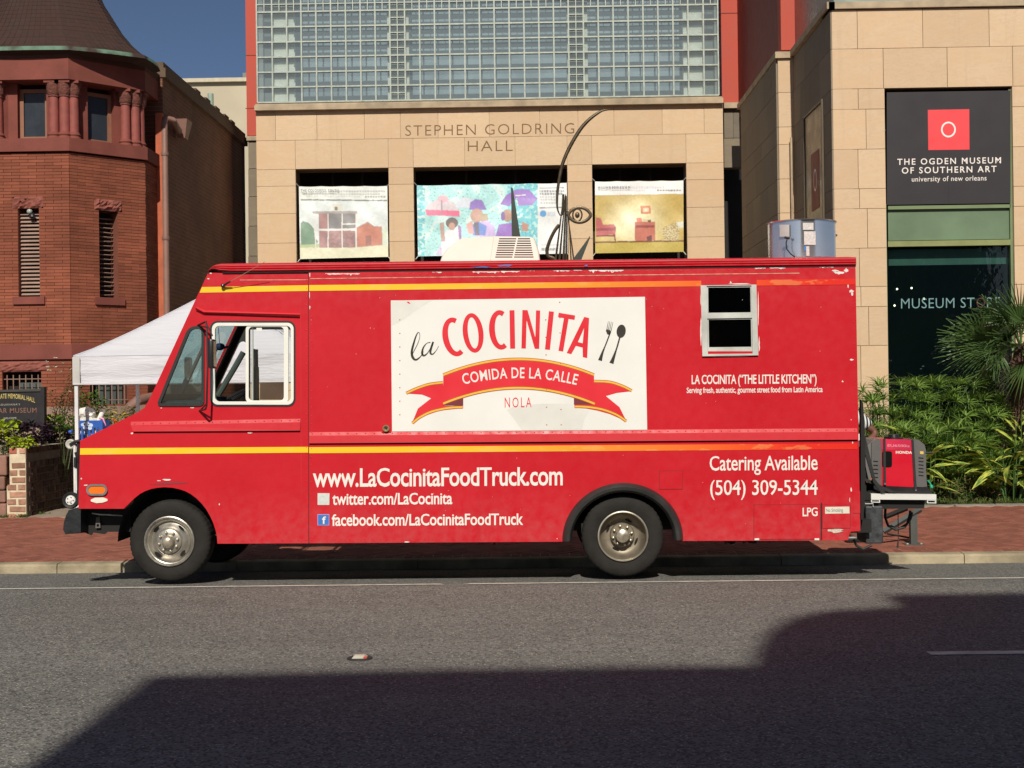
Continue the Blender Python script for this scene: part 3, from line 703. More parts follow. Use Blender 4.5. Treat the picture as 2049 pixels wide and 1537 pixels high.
# wheels
TYR = mat('tyre_rubber', (.022, .020, .018), .82, var=.35, scale=9, bump=.3, bscale=50, spec=.25)
RIMF = mat('worn_steel_rim', (.46, .43, .37), .38, metal=.75, var=.25, scale=14, bump=.1)
RIMR = mat('dusty_bronze_rim', (.24, .205, .15), .5, metal=.5, var=.3, scale=10)
RIMLIP = mat('bright_rim_lip', (.62, .58, .48), .3, metal=.8, var=.15)
HUB = mat('hub_cap', (.55, .49, .38), .35, metal=.7, var=.25, scale=20)
def wheel(cpx, cpy, rear=False, y=0., far_=False, r=.362):
    p = pt(cpx, cpy, YT); C_ = Vector((p.x, YT+y, r if not far_ else r-.06)); w = .23
    e = thing('wheel', None, None, C_); e.parent = truck; e.matrix_parent_inverse = Matrix.Translation(-Vector(truck.location)); 
    e.location = C_
    def part(mb, name, m, smooth=True):
        mb.v = [tuple(Vector(v)-C_) for v in mb.v]; me_o = mb.build(name, m, None, smooth); me_o.parent = e; return me_o
    s = 1 if not far_ else -1
    prof = [(.205, .03), (.215, .012), (.235, .004), (.28, -.006), (.318, .0), (.334, .008), (.346, .014), (.352, .02), (.360, .03), (.362, .05), (.362, w-.04), (.35, w-.015), (.3, w), (.22, w-.01), (.205, w-.03)]
    mb = MB(); mb.lathe([(a*r/.362, b*s) for a, b in prof], C_, 'y', 144, wob=lambda i, k: (-.005 if (k % 3 == 0 and i in (7, 8, 9, 10)) else 0)); part(mb, 'tyre', TYR)
    mb = MB()
    if not rear:
        mb.lathe([(.224, .004), (.222, -.008), (.214, -.012), (.205, -.004), (.200, .012), (.192, .016), (.186, .006), (.18, .02), (.17, .042), (.155, .036), (.14, .016), (.122, .004), (.112, .010), (.108, -.012), (.10, -.018), (.06, -.02), (.055, -.02)], C_, 'y', 48)
        part(mb, 'rim', RIMF)
        mb = MB(); mb.lathe([(.056, -.018), (.055, -.05), (.05, -.066), (.035, -.078), (.015, -.083), (.0, -.084)], C_, 'y', 24); part(mb, 'hub_cap', HUB)
        nr, ny, hr, hy = .083, -.018, .157, .02
    else:
        mb.lathe([(.224, .002), (.221, -.012), (.213, -.014), (.206, -.004)], C_, 'y', 48); part(mb, 'rim_lip', RIMLIP)
        mb = MB(); mb.lathe([(.206, -.004), (.200, .03), (.195, .08), (.17, .115), (.14, .13), (.11, .128), (.105, .09), (.10, .085), (.06, .085)], C_, 'y', 48); part(mb, 'rim', RIMR)
        mb = MB(); mb.lathe([(.064, .085), (.063, .03), (.055, .012), (.03, .0), (.0, -.002)], C_, 'y', 24); part(mb, 'hub_cap', HUB)
        nr, ny, hr, hy = .084, .083, .136, .125
    for k in range(8):
        a = 2*math.pi*(k+.3)/8; c = C_+Vector((nr*math.cos(a), ny, nr*math.sin(a)))
        mb = MB(); mb.lathe([(.013, .0), (.013, -.014), (.009, -.026), (.0, -.03)], c, 'y', 6); part(mb, 'lug_nut', HUB, False)
    for k in range(4):
        a = 2*math.pi*(k+.5+(.22 if rear else .03))/4; c = C_+Vector((hr*math.cos(a), hy-.012, hr*math.sin(a))); t_ = Vector((-math.sin(a), 0, math.cos(a))); n_ = Vector((math.cos(a), 0, math.sin(a)))
        if rear: c.y = C_.y+.118
        mb = MB(); P = [c+t_*.033*math.cos(q)+n_*(.014 if not rear else .009)*math.sin(q)+Vector((0, -.004-(.010*math.sin(q) if not rear else 0), 0)) for q in [2*math.pi*i/14 for i in range(14)]]
        mb.add(P, [tuple(range(14))]); part(mb, 'hand_hole', mat('hole_black', (.006, .006, .006), .9) if 'hole_black' not in bpy.data.materials else bpy.data.materials['hole_black'], False)
    return e
wheel(337, 1086, False, .03); w2 = wheel(1247, 1074, True, .03)
def simple_wheel(cpx, cpy, y, z):
    p = pt(cpx, cpy, YT); C_ = Vector((p.x, YT+y, z)); mb = MB()
    mb.lathe([(.1, .06), (.22, .06), (.24, .0), (.33, .0), (.36, .03), (.36, .2), (.33, .23), (.22, .2), (.1, .15)], C_, 'y', 40); mb.build('far_wheel', TYR, truck, True)
simple_wheel(337, 1086, TW-.30, .31); simple_wheel(1247, 1074, TW-.30, .30); simple_wheel(1247, 1074, TW-.56, .32); simple_wheel(1247, 1074, .29, .36)
# front bumper and dark frame horns
mb = MB(); pr = L2([(124.5, 1061), (126, 1046), (131, 1030), (137, 1021), (146, 1018), (160, 1019.5), (160, 1066), (131, 1070)])
for yy in (YT+.02, YT+TW-.02):
    for (x_, z_) in pr: mb.v.append((x_, yy, z_))
n = len(pr)
for i in range(n): j = (i+1) % n; mb.f.append((i, j, j+n, i+n)); mb.m.append(0)
mb.f.append(tuple(range(n))); mb.m.append(0); mb.f.append(tuple(range(n, 2*n))); mb.m.append(0)
mb.build('front_bumper', mat('scuffed_black_bumper', (.010, .011, .013), .5, var=.5, scale=12, bump=.3, bscale=30), truck)
side_plate('bumper_return', [(137, 1021), (160, 1019.5), (250, 1019), (262, 1010), (262, 1064), (215, 1064.5), (209, 1069), (186, 1065.5), (182, 1071), (170, 1066), (131, 1069.5), (126, 1060)], [], DARK, truck, YT+.22, .02)
mb = MB(); mb.tube([pt(184, 1027, YT+.15), pt(200, 1029.5, YT+.15), pt(218, 1030, YT+.15), pt(245, 1032, YT+.2)], .006, 6); mb.build('brake_line', ALU, truck)
side_plate('frame_bracket', [(192, 1036), (199, 1034), (200, 1045), (201, 1056), (191, 1057)], [[(193.5, 1049), (198, 1049), (198, 1054), (193.5, 1054)]], mat('dull_steel', (.13, .12, .11), .6), truck, YT+.19, .01)
# mirror
mb = MB(); a = .11
V3 = lambda px, py, d=0.: pt(px, py, YC-d)
mb.tube([V3(396, 651, .0), V3(412, 643.5, .14), V3(414, 660, .17), V3(415.5, 735, .18), V3(413.5, 812, .16), V3(411, 819, .14), V3(399, 822, .0)], .009, 8)
mb.tube([V3(398, 652, .0), V3(414, 655, .17)], .007, 6); mb.tube([V3(413, 648, .15), V3(425, 672, .20)], .007, 6); mb.tube([V3(399, 823, .0), V3(413, 808, .16)], .007, 6)
mr = mb.build('mirror_bracket', mat('oxidised_bracket', (.05, .02, .02), .5), truck, True)
mb = MB(); c = V3(423.5, 708, .20); mb.bbox((c.x-.022, c.y-.05, c.z-.128), (c.x+.024, c.y+.09, c.z+.128), .018); mb.build('mirror_head', BLKP, mr, True)
mb = MB(); mb.quad((c.x+.0245, c.y-.035, c.z-.11), (c.x+.0245, c.y+.075, c.z-.11), (c.x+.0245, c.y+.075, c.z+.11), (c.x+.0245, c.y-.035, c.z+.11)); mb.build('mirror_glass', CHR, mr)
# antenna
mb = MB(); b0 = pt(446, 572, YC-.03)
mb.ico(b0, .02, 2); ant = mb.build('antenna', mat('dark_chrome', (.15, .14, .13), .2, metal=.9), truck, True)
mb = MB(); mb.tube([b0, pt(461, 563, YC-.07)], [.011, .007], 8); mb.build('antenna_stub', BLKP, ant, True)
mb = MB(); mb.tube([pt(461, 563, YC-.07), pt(492, 546, YC-.13), pt(530, 524, YC-.2)], [.003, .0025, .002], 6); mb.build('whip', mat('whip_steel', (.6, .45, .3), .3, metal=.6), ant)
# rooftop air conditioner
YA = YT+.35
AC = mat('cream_fibreglass', (.86, .84, .74), .45, var=.04)
acp = [(880, 523), (884, 511), (896, 495), (912, 483), (925, 475.5), (990, 472), (1058, 473), (1069, 475.5), (1074, 488), (1079, 505), (1081, 521)]
out = L2(acp, YA); mb = MB(); D2 = .62
mid = Vector((sum(p[0] for p in out)/len(out), sum(p[1] for p in out)/len(out)))
for (yy, s_) in ((YA+.03, 1.), (YA, .985), (YA+D2, .985), (YA+D2-.03, 1.)):
    pass
rings = [(YA+.0, .97), (YA+.012, .99), (YA+.04, 1.), (YA+D2-.04, 1.), (YA+D2, .97)]
zb = min(p[1] for p in out)
for yy, s_ in rings:
    for x_, z_ in out: mb.v.append((mid.x+(x_-mid.x)*s_, yy, zb+(z_-zb)*s_))
n = len(out)
for i in range(len(rings)-1):
    for j in range(n): j2 = (j+1) % n; mb.f.append((i*n+j, i*n+j2, (i+1)*n+j2, (i+1)*n+j)); mb.m.append(0)
mb.f.append(tuple(range(n))); mb.m.append(0); mb.f.append(tuple((len(rings)-1)*n+j for j in range(n))); mb.m.append(0)
ac = mb.build('roof_air_conditioner', AC, truck)
sx = 360/2049
for r_ in range(9):
    yy = 450+(158+26*r_)*sx; xl = 860+(790-5.5*r_)*sx
    for (a_, b_) in ((xl, 860+(985-5.5*r_)*sx), (860+(1003-5.5*r_)*sx, 860+(1142+5*r_)*sx)):
        side_plate('louvre_slot', [(a_, yy-1), (b_, yy-1), (b_, yy+1), (a_, yy+1)], [], mat('slot_black', (.03, .03, .028), .8) if 'slot_black' not in bpy.data.materials else bpy.data.materials['slot_black'], ac, YA-.002, .001)
for q in (716, ): side_plate('cover_seam', [(990-3, 474), (990-1.5, 474), (982, 521), (980, 521)], [], mat('seam_cream', (.70, .68, .58), .6), ac, YA-.002, .001)
# exhaust fan drum
STEEL = mat('galvanised_steel', (.84, .86, .88), .20, metal=.88, var=.12, scale=3)
c = pt(1604.5, 515, YT+.72); rD = 66/2700*c.y; h = (515-447)/2700*c.y
mb = MB(); mb.lathe([(rD, -.02), (rD, h*.985), (rD+.012, h*.985), (rD+.014, h+.004), (rD-.004, h+.004), (rD-.006, 0)], (c.x, c.y, c.z), 'z', 64); fan = mb.build('exhaust_fan', STEEL, truck, True)
def cyl_patch(name, px0, py0, px1, py1, m, d=.004):
    mb = MB(); n = 8
    for i in range(n+1):
        px = px0+(px1-px0)*i/n; xw = pt(px, 480, c.y-rD).x-c.x; a = math.asin(max(-1, min(1, xw/rD)))
        for py in (py0, py1):
            z = pt(px, py, c.y-rD*math.cos(a)).z; mb.v.append((c.x+(rD+d)*math.sin(a), c.y-(rD+d)*math.cos(a), z))
    for i in range(n): mb.f.append((2*i, 2*i+2, 2*i+3, 2*i+1)); mb.m.append(0)
    mb.build(name, m, fan)
PAPER = mat('paper_label', (.62, .61, .58), .7, var=.3, scale=60); 
cyl_patch('junction_box', 1567, 450, 1583, 474, mat('grey_box', (.5, .5, .48), .5), .02)
cyl_patch('label_sheet', 1607, 446, 1628, 460, PAPER); cyl_patch('label_sheet', 1609, 463, 1632, 490, PAPER); cyl_patch('blue_sticker', 1609, 493, 1613, 502, mat('blue_sticker', (.05, .2, .6), .5)); cyl_patch('label_sheet', 1613, 493, 1619, 512, PAPER)
mb = MB(); mb.tube([pt(1576, 475, c.y-rD-.03), pt(1573, 486, c.y-rD-.03), pt(1574, 498, c.y-rD-.03), pt(1582, 508, c.y-rD-.05), pt(1590, 514, c.y-rD-.1)], .006, 6); mb.tube([pt(1570, 475, c.y-rD-.03), pt(1580, 477, c.y-rD-.03)], .012, 6); mb.build('power_cable', BLK, fan, True)
mb = MB(); q = pt(1673, 471, c.y); mb.ico(q, .014, 1); mb.build('bolt', CHR, fan)
# lockable socket by the sign
p = pt(773, 857, YT)
mb = MB(); mb.box((p.x-.042, YT-.012, p.z-.036), (p.x+.042, YT, p.z+.036)); so_ = mb.build('socket_plate', RED, truck)
mb = MB(); mb.lathe([(.03, -.012), (.03, -.03), (.02, -.03), (.018, -.015), (.0, -.015)], (p.x, YT, p.z), 'y', 16, ); mb.build('socket_ring', mat('brass', (.5, .4, .2), .3, metal=.8), so_)
mb = MB(); mb.lathe([(.012, -.017), (.0, -.018)], (p.x, YT, p.z), 'y', 10); mb.build('key_hole', BLK, so_)
# cab fittings
mb = MB(); q0 = P2(508, 700); 


ys0, ys1 = YT+.32, YT+.50; sx0, sx1 = pt(505, 750, ys0).x, pt(519, 750, ys1).x; hx1 = pt(514, 720, ys1).x
mb.bbox((sx0+.005, ys0, P2(0, 812)[1]), (sx1, ys1, P2(0, 738)[1]), .012); mb.bbox((sx0+.01, ys0+.03, P2(0, 742)[1]), (hx1, ys1-.03, P2(0, 706)[1]), .014); mb.bbox((sx0-.4, YT+.28, P2(0, 830)[1]), (sx1, YT+.7, P2(0, 812)[1]), .02); mb.box((sx0-.2, YT+.4, zf), (sx0-.05, YT+.55, P2(0, 828)[1]))
mb.build('driver_seat', mat('black_vinyl_seat', (.02, .02, .02), .5), truck)
mb = MB(); cs = pt(458, 800, YT+.45); Ms = Matrix.Translation(cs) @ Matrix.Rotation(R(-28), 4, 'Y')
ring = [Ms @ Vector((.2*math.cos(2*math.pi*k/24), .2*math.sin(2*math.pi*k/24), 0)) for k in range(25)]; mb.tube(ring, .014, 6, caps=False)
for k in (0, 8, 16): mb.tube([Ms @ Vector((0, 0, -.02)), ring[k]], .01, 5)
mb.tube([Ms @ Vector((0, 0, 0)), Ms @ Vector((-.15, 0, -.5))], .02, 6); mb.build('steering_wheel', BLKP, truck, True)
mb = MB(); mb.bbox((P2(302, 0)[0], YT+.06, P2(0, 850)[1]), (P2(402, 0)[0], YF-.06, P2(0, 806)[1]), .04); mb.bbox((P2(330, 0)[0], YT+.5, zf), (P2(420, 0)[0], YT+1.3, P2(0, 800)[1]), .05); mb.build('dashboard', mat('dash_grey', (.04, .04, .04), .7), truck)
q = pt(440, 694, YT+.9); mb = MB(); mb.tube([pt(437, 655, YT+.9), q], .003, 4); mb.ico(q, .045, 2, 0, (1.1, .8, .8)); mb.ico(q+Vector((-.05, 0, -.03)), .03, 1); mb.tube([q+Vector((.03, 0, -.01)), q+Vector((.08, 0, .0))], .012, 6); mb.build('hanging_mirror_charm', mat('navy_cloth', (.02, .04, .12), .7), truck, True)
mb = MB(); mb.tube([pt(436, 792, YF-.1), pt(470, 735, YF-.1), pt(487, 705, YF-.1)], .03, 8); mb.build('far_pillar_grab_bar', mat('grey_lining', (.16, .16, .14), .6), truck)
# steel edge of the far mirror seen through the quarter window
mb = MB(); c = pt(378, 742, YF+.15); mb.bbox((c.x-.03, c.y-.09, c.z-.12), (c.x+.03, c.y+.05, c.z+.14), .02); mb.tube([c, Vector((c.x-.1, c.y-.15, c.z-.3))], .01, 6); mb.build('far_mirror', BLKP, truck)
# ---- writing
side_plate('sign_panel', [(782, 601.5), (1290.5, 594), (1295, 860), (784.5, 863.5)], [], WHITE, truck, YT-.005, .004)
sign = bpy.data.objects['sign_panel']
LR = mat('logo_red', (.72, .022, .035), .4, var=.03); LY = mat('logo_amber', (.90, .48, .06), .4, var=.03); LO = mat('logo_outline', (.42, .10, .02), .45); LK = mat('logo_black', (.03, .025, .02), .45); LM = mat('logo_maroon', (.17, .02, .03), .5); LG = mat('faded_vinyl_patch', (.715, .705, .65), .5, var=.06)
k595 = 570/2049
def lp(u, v): return (750+u*k595, 570+v*k595)
def logo(name, polys, m, d):
    mb = MB()
    for pl in polys:
        if isinstance(pl, tuple) and pl[0] == 'h': o_, hs = pl[1], pl[2]
        else: o_, hs = pl, []
        mb.plate((0, YT-d, 0), EX, EZ, EY, 0, L2([lp(*p) for p in o_], YT-d), [L2([lp(*p) for p in h], YT-d) for h in hs])
    return mb.build(name, m, sign, fix=False)
logo('faded_patch', [[(118, 112), (410, 112), (330, 160), (220, 240), (170, 270), (120, 292)]], LG, .0058)
logo('faded_patch', [[(950, 900), (1010, 870), (1200, 855), (1400, 855), (1540, 910), (1510, 960), (1490, 1040), (1060, 1046), (1020, 990)]], LG, .0058)
logo('tear_mark', [[(228, 122), (245, 122), (258, 138), (240, 134)]], LR, .0062)
def xf(pts, cx, cy, w, h, rot):
    a = R(rot); return [(cx+x*w*math.cos(a)+y*h*math.sin(a)*1, cy-(y*h*math.cos(a)-x*w*math.sin(a)*1)) for x, y in pts]
def arcband(a0, a1, rx, ry, tw, th_, n=28):
    o = [(rx*math.cos(R(a0+(a1-a0)*i/n)), ry*math.sin(R(a0+(a1-a0)*i/n))) for i in range(n+1)]
    i_ = [((rx-tw)*math.cos(R(a0+(a1-a0)*i/n)), (ry-th_)*math.sin(R(a0+(a1-a0)*i/n))) for i in range(n, -1, -1)]; return o+i_
def rotp(P, cx, cy, deg):
    a = R(deg); return [(cx+x*math.cos(a)-y*math.sin(a), cy-(x*math.sin(a)+y*math.cos(a))) for x, y in P]
sw_ = 37
def letC(h, w): 
    P = arcband(62, 298, w*.5, h/2, sw_, 34, 34); sx_ = w*.05; return [(x*1.15+w*.08, y) for x, y in P]
polys = []
polys.append(rotp(letC(282, 150), 562, 377, 11))
def ringO(h, w): 
    return [((w/2)*math.cos(2*math.pi*k/36), (h/2)*math.sin(2*math.pi*k/36)) for k in range(36)], [((w/2-sw_)*math.cos(2*math.pi*k/36), (h/2-30)*math.sin(2*math.pi*k/36)) for k in range(36)]
o_, i_ = ringO(286, 148); polys.append(('h', rotp(o_, 707, 346, 7), [rotp(i_, 707, 346, 7)]))
polys.append(rotp(letC(284, 142), 892, 325, 4))
polys.append(rotp([(-18, -138), (18, -138), (18, 138), (-18, 138)], 989, 321, 1))
polys.append(rotp([(-64, -138), (-32, -138), (-32, 60), (-30, 60), (32, -138), (64, -138), (64, 138), (34, 138), (34, -52), (32, -52), (-27, 138), (-64, 138)], 1122, 321, -1.5))
polys.append(rotp([(-18, -138), (18, -138), (18, 138), (-18, 138)], 1256, 329, -6))
polys.append(rotp([(-17, -135), (17, -135), (17, 103), (60, 103), (60, 135), (-60, 135), (-60, 103), (-17, 103)], 1360, 344, -9.5))
polys.append(('h', rotp([(-76, -138), (-42, -138), (-24, -72), (26, -72), (44, -138), (76, -138), (20, 145), (-16, 145)], 1487, 375, -14), [rotp([(-17, -42), (19, -42), (2, 66)], 1487, 375, -14)]))
logo('logo_lettering', polys, LR, .0065)
# ribbon
def par(x, y0_, k=.000160, c=1035): return y0_+k*(x-c)**2
def band(x0, x1, f0, f1, n=30): return [(x0+(x1-x0)*i/n, f0(x0+(x1-x0)*i/n)) for i in range(n+1)]+[(x1-(x1-x0)*i/n, f1(x1-(x1-x0)*i/n)) for i in range(n+1)]
kk = .000385
tt = lambda o: (lambda x: o+kk*(x-1035)**2)
# tails
tailL = [(222, 782), (300, 745), (390, 712), (490, 697), (500, 870), (636, 875), (636, 888), (560, 895), (470, 905), (380, 935), (310, 970), (265, 1000), (310, 890), (405, 816), (340, 790)]
tailR = [(1850, 765), (1780, 730), (1690, 695), (1577, 688), (1577, 860), (1436, 860), (1436, 885), (1520, 890), (1600, 905), (1690, 930), (1760, 960), (1812, 985), (1760, 880), (1662, 800), (1740, 778)]
logo('ribbon_tail', [tailL], LR, .0062); logo('ribbon_tail', [tailR], LR, .0062)
def stroke(P, w, taper=None):
    L_, R_ = [], []
    for i, p in enumerate(P):
        a = Vector(P[max(0, i-1)]); b = Vector(P[min(len(P)-1, i+1)]); t_ = (b-a).normalized(); n_ = Vector((-t_.y, t_.x)); ww = (w if not taper else taper[i])/2
        L_.append(tuple(Vector(p)+n_*ww)); R_.append(tuple(Vector(p)-n_*ww))
    return L_+R_[::-1]
def smooth(P, n=6):
    out = []
    for i in range(len(P)-1):
        p0, p1, p2, p3 = [Vector(P[max(0, min(len(P)-1, i+k))]) for k in (-1, 0, 1, 2)]
        for k in range(n):
            t = k/n; out.append(tuple(.5*((2*p1)+(p2-p0)*t+(2*p0-5*p1+4*p2-p3)*t*t+(3*p1-p0-3*p2+p3)*t**3)))
    out.append(tuple(P[-1])); return out
edges = [smooth([(226, 780), (300, 746), (390, 716), (490, 703)]), smooth([(270, 995), (320, 955), (400, 915), (490, 892), (570, 882), (632, 880)]), smooth([(1848, 762), (1780, 728), (1690, 700), (1577, 694)]), smooth([(1808, 980), (1740, 935), (1650, 900), (1560, 882), (1480, 876), (1440, 876)])]
for e in edges: logo('ribbon_edge_outline', [stroke(e, 22)], LO, .0066); logo('ribbon_edge', [stroke(e, 12)], LY, .0070)
logo('ribbon_fold', [[(636, 795), (636, 870), (490, 868), (560, 825)]], LM, .0068); logo('ribbon_fold', [[(1432, 790), (1432, 862), (1585, 862), (1520, 820)]], LM, .0068)
logo('ribbon_band', [band(492, 1577, tt(524), tt(748))], LR, .0074)
tops = [(492+(1085)*i/30, tt(535)(492+1085*i/30)) for i in range(31)]; bots = [(492+(1090)*i/30, tt(741)(492+1090*i/30)) for i in range(31)]
for e in (tops, bots): logo('ribbon_edge_outline', [stroke(e, 23)], LO, .0078); logo('ribbon_edge', [stroke(e, 13)], LY, .0082)
def bent(name, s, u0, u1, base, cap, m, d, weight=0., space=1.):
    vs, fs = text2d(s, weight, space); x0 = min(v[0] for v in vs); x1 = max(v[0] for v in vs); H = caph(); mb = MB()
    for x, y in vs:
        u = u0+(u1-u0)*(x-x0)/(x1-x0); sl_ = (base(u+1)-base(u)); hh = y/H*cap; l_ = math.hypot(1, sl_)
        a_, b_ = lp(u+sl_*hh/l_, base(u)-hh/l_); p = pt(a_, b_, YT-d); mb.v.append(tuple(p))
    mb.f = fs; mb.m = [0]*len(fs); return mb.build(name, m, sign, fix=False)
bent('ribbon_lettering', 'COMIDA DE LA CALLE', 638, 1450, lambda u: 670+.00029*(u-1037)**2, 74, OFFW, .0082, .012, 1.08)
bent('town_lettering', 'NOLA', 935, 1127, lambda u: 883-.01*(u-935), 72, LR, .0064, -.004, 1.35)
# fork, spoon and script word
fork = [stroke(smooth([(1693, 345), (1665, 420), (1637, 490), (1620, 545)]), 10, [9+(30-9)*max(0, (i-8)/10)**1.2 if i > 8 else 9 for i in range(19)])]
fork += [[(1662, 330), (1668, 318), (1700, 332), (1699, 345), (1685, 360), (1672, 356)]]+[stroke([(1668+i*10.5, 325+i*2), (1680+i*11, 262+i*2)], 4, [5, 2.5]) for i in range(4)]
logo('fork_emblem', fork, LK, .0064)
sp_ = [rotp([(33*math.cos(2*math.pi*k/24), 48*math.sin(2*math.pi*k/24)) for k in range(24)], 1772, 334, -8), stroke(smooth([(1762, 378), (1745, 440), (1722, 510), (1702, 565)]), 10, [11+(32-11)*max(0, (i-8)/10)**1.2 if i > 8 else 11 for i in range(19)])]
logo('spoon_emblem', sp_, LK, .0064)
sc = [([(268, 505), (285, 470), (310, 420), (324, 370), (316, 342), (300, 360), (280, 420), (266, 480), (272, 520), (295, 540), (330, 515), (350, 480)], [3, 5, 4, 3, 4, 8, 13, 16, 18, 14, 6, 3]),
      ([(400, 415), (375, 420), (350, 450), (340, 490), (352, 510), (380, 490), (408, 440), (418, 415)], [6, 4, 10, 15, 14, 6, 4, 10]),
      ([(420, 410), (404, 460), (400, 490), (415, 500), (440, 475), (460, 440)], [12, 15, 14, 9, 4, 2])]
pl = []
for P, T in sc:
    Sm = smooth(P); tp = [T[min(len(T)-1, i//6)]*(1-(i % 6)/6)+T[min(len(T)-1, i//6+1)]*((i % 6)/6) for i in range(len(Sm))]
    L_ = []
    for i in range(len(Sm)-1): L_.append(stroke([Sm[i], Sm[i+1]], 1, [tp[i]+.5, tp[i+1]+.5]))
    pl += L_
mb = MB()
for q in pl: mb.add([pt(*lp(*p), YT-.0064) for p in q], [(0, 1, 2, 3)])
mb.build('script_lettering', LK, sign, fix=False)
XW = True
def tl(name, s, xl, xr, yl, yr, cap, m=OFFW, w=.02, sp=.95, cap_r=None, Y=YT-.003, par=truck): return lettering(name, s, xl, xr, yl, yr, cap, Y, m, par, w*.75, sp*1.03, cap_r, xh=True)
tl('website_lettering', 'www.LaCocinitaFoodTruck.com', 626, 1126, 974, 970.5, 35.5, w=.022, sp=.93)
tl('lettering', 'twitter.com/LaCocinita', 665, 905, 1010, 1008.5, 22, w=.024)
tl('lettering', 'facebook.com/LaCocinitaFoodTruck', 664, 1047, 1052, 1050, 22, w=.024)
tl('lettering', 'LA COCINITA (\u201cTHE LITTLE KITCHEN\u201d)', 1384, 1634, 768.5, 767, 17.5, w=.024, sp=.92)
tl('lettering', 'Serving fresh, authentic, gourmet street food from Latin America', 1374, 1646, 786.5, 784.5, 10.5, w=.022)
tl('lettering', 'Catering Available', 1420, 1636, 941.5, 940, 28, w=.012)
tl('lettering', '(504) 309-5344', 1421, 1636, 990.5, 990, 29, w=.008)
tl('lettering', 'LPG', 1606, 1636, 1033, 1032.5, 16.5, w=.02, Y=YT-.006)
side_plate('warning_sticker', [(1651, 1014.5), (1699.5, 1013.8), (1700, 1027.5), (1651, 1028)], [], mat('yellowed_sticker', (.72, .68, .56), .5), truck, YT-.0055, .001)
tl('lettering', 'No Smoking', 1653, 1687, 1024.5, 1024, 6.5, mat('faded_ink', (.22, .24, .22), .6), .01, Y=YT-.007)
side_plate('peeled_decal', blob(1672, 1061.5, 33, 9, 14), [], mat('peeled_decal', (.58, .5, .42), .7, var=.4, scale=60), truck, YT-.0055, .001)
side_plate('social_icon', [(635.5, 987), (659.3, 987), (659, 1010.5), (635.5, 1010.5)], [], mat('pale_icon', (.60, .64, .60), .5, var=.12, scale=30), truck, YT-.0045, .003)
side_plate('social_icon', [(635.2, 1029), (659, 1029), (658.8, 1051.5), (635.2, 1051.5)], [], mat('icon_border', (.35, .30, .60), .5), truck, YT-.0045, .003)
side_plate('icon_face', [(636.5, 1030.5), (657.8, 1030.5), (657.6, 1050.2), (636.5, 1050.2)], [], mat('icon_blue', (.04, .16, .50), .5), truck, YT-.0055, .001)
tl('lettering', 'f', 644.5, 652.5, 1048, 1048, 14, w=.03, Y=YT-.007)
mb = MB()
def rivrow(pa, pb, n, Y, d=.0):
    for i in range(n):
        t = i/(n-1); q = pt(pa[0]+(pb[0]-pa[0])*t, pa[1]+(pb[1]-pa[1])*t, Y); mb.lathe([(.0055, -d), (.004, -d-.003), (0, -d-.004)], q, 'y', 6)
rivrow((625, 868), (1710, 860.5), 62, YT, .008); rivrow((270, 848), (598, 841), 20, YC, .01); rivrow((622, 550.5), (1705, 538), 80, YT); rivrow((1707, 600), (1712, 850), 18, YT); rivrow((623, 600), (624, 1080), 30, YT); rivrow((613, 560), (614, 1080), 32, YC); rivrow((440, 1081), (612, 1081), 12, YC); rivrow((625, 1080), (1120, 1077.5), 34, YT)
rivrow((800, 640), (800, 830), 8, YT-.006); rivrow((1092, 640), (1094, 850), 7, YT-.006); rivrow((1120, 605), (1123, 850), 9, YT-.006)
o = mb.build('rivets', mat('painted_rivet', (.46, .02, .03), .4), truck); o['kind'] = 'stuff'
# rear rack, step box and hanging leads
rk = thing('rear_rack', None, None, (P2(1800, 0)[0], YT+.3, .7)); rk.parent = truck; rk.matrix_parent_inverse = Matrix.Translation(-Vector(truck.location)); rk.location = (P2(1800, 0)[0], YT+.3, .7)
def adopt2(o): o.parent = rk; o.matrix_parent_inverse = Matrix.Translation(-Vector(rk.location)); return o
YR = YT+.18
def rp(name, L, m, y0=YR, th=.03, holes=()): return adopt2(side_plate(name, L, holes, m, None, y0, th))
WP = mat('white_rack_paint', (.72, .72, .68), .45, var=.1)
rp('rack_rail', [(1743, 988), (1873.5, 989.5), (1873.5, 1000.5), (1743, 999.5)], WP, YR, .05)
rp('rail_channel', [(1743, 1000), (1761, 1000), (1761, 1006), (1743, 1005.5)], WP, YR, .5, [[(1744.8, 1001), (1759.3, 1001), (1759.3, 1004.3), (1744.8, 1004)]])
rp('rail_channel', [(1855, 1001), (1873.5, 1001), (1873.5, 1007.5), (1855, 1007)], WP, YR, .5, [[(1857, 1002), (1871.5, 1002), (1871.5, 1006), (1857, 1005.5)]])
mb = MB(); a, b_ = pt(1722, 1003, YR+.02), pt(1866, 1018, YR+.02); mb.box((a.x, YR+.06, b_.z), (b_.x-.06, YR+.75, a.z)); adopt2(mb.build('rack_frame', DARK))
mb = MB(); a, b_ = pt(1725, 985, YR+.02), pt(1868, 1000, YR+.02); mb.box((a.x, YR+.051, b_.z), (b_.x, YR+.8, a.z)); adopt2(mb.build('rack_deck', DARK))
mb = MB(); a, b_ = pt(1732, 1013, YR), pt(1768, 1088, YR); mb.bbox((a.x, YR, b_.z), (b_.x, YR+.35, a.z), .012); adopt2(mb.build('step_box', mat('scuffed_black_steel', (.04, .043, .048), .5, var=.6, scale=18, bump=.4, bscale=30)))
mb = MB(); mb.tube([pt(1731, 1006, YR-.01), pt(1727, 1006, YR-.01), pt(1727, 1008, YR-.01), pt(1747, 1008, YR-.01), pt(1747, 1014, YR-.01)], .005, 5); adopt2(mb.build('wire_hook', ALU))
rp('tail_channel', [(1722.5, 800), (1727, 806), (1731, 870), (1731, 1010), (1722.5, 1060)], DARK, YT+.1, .05)
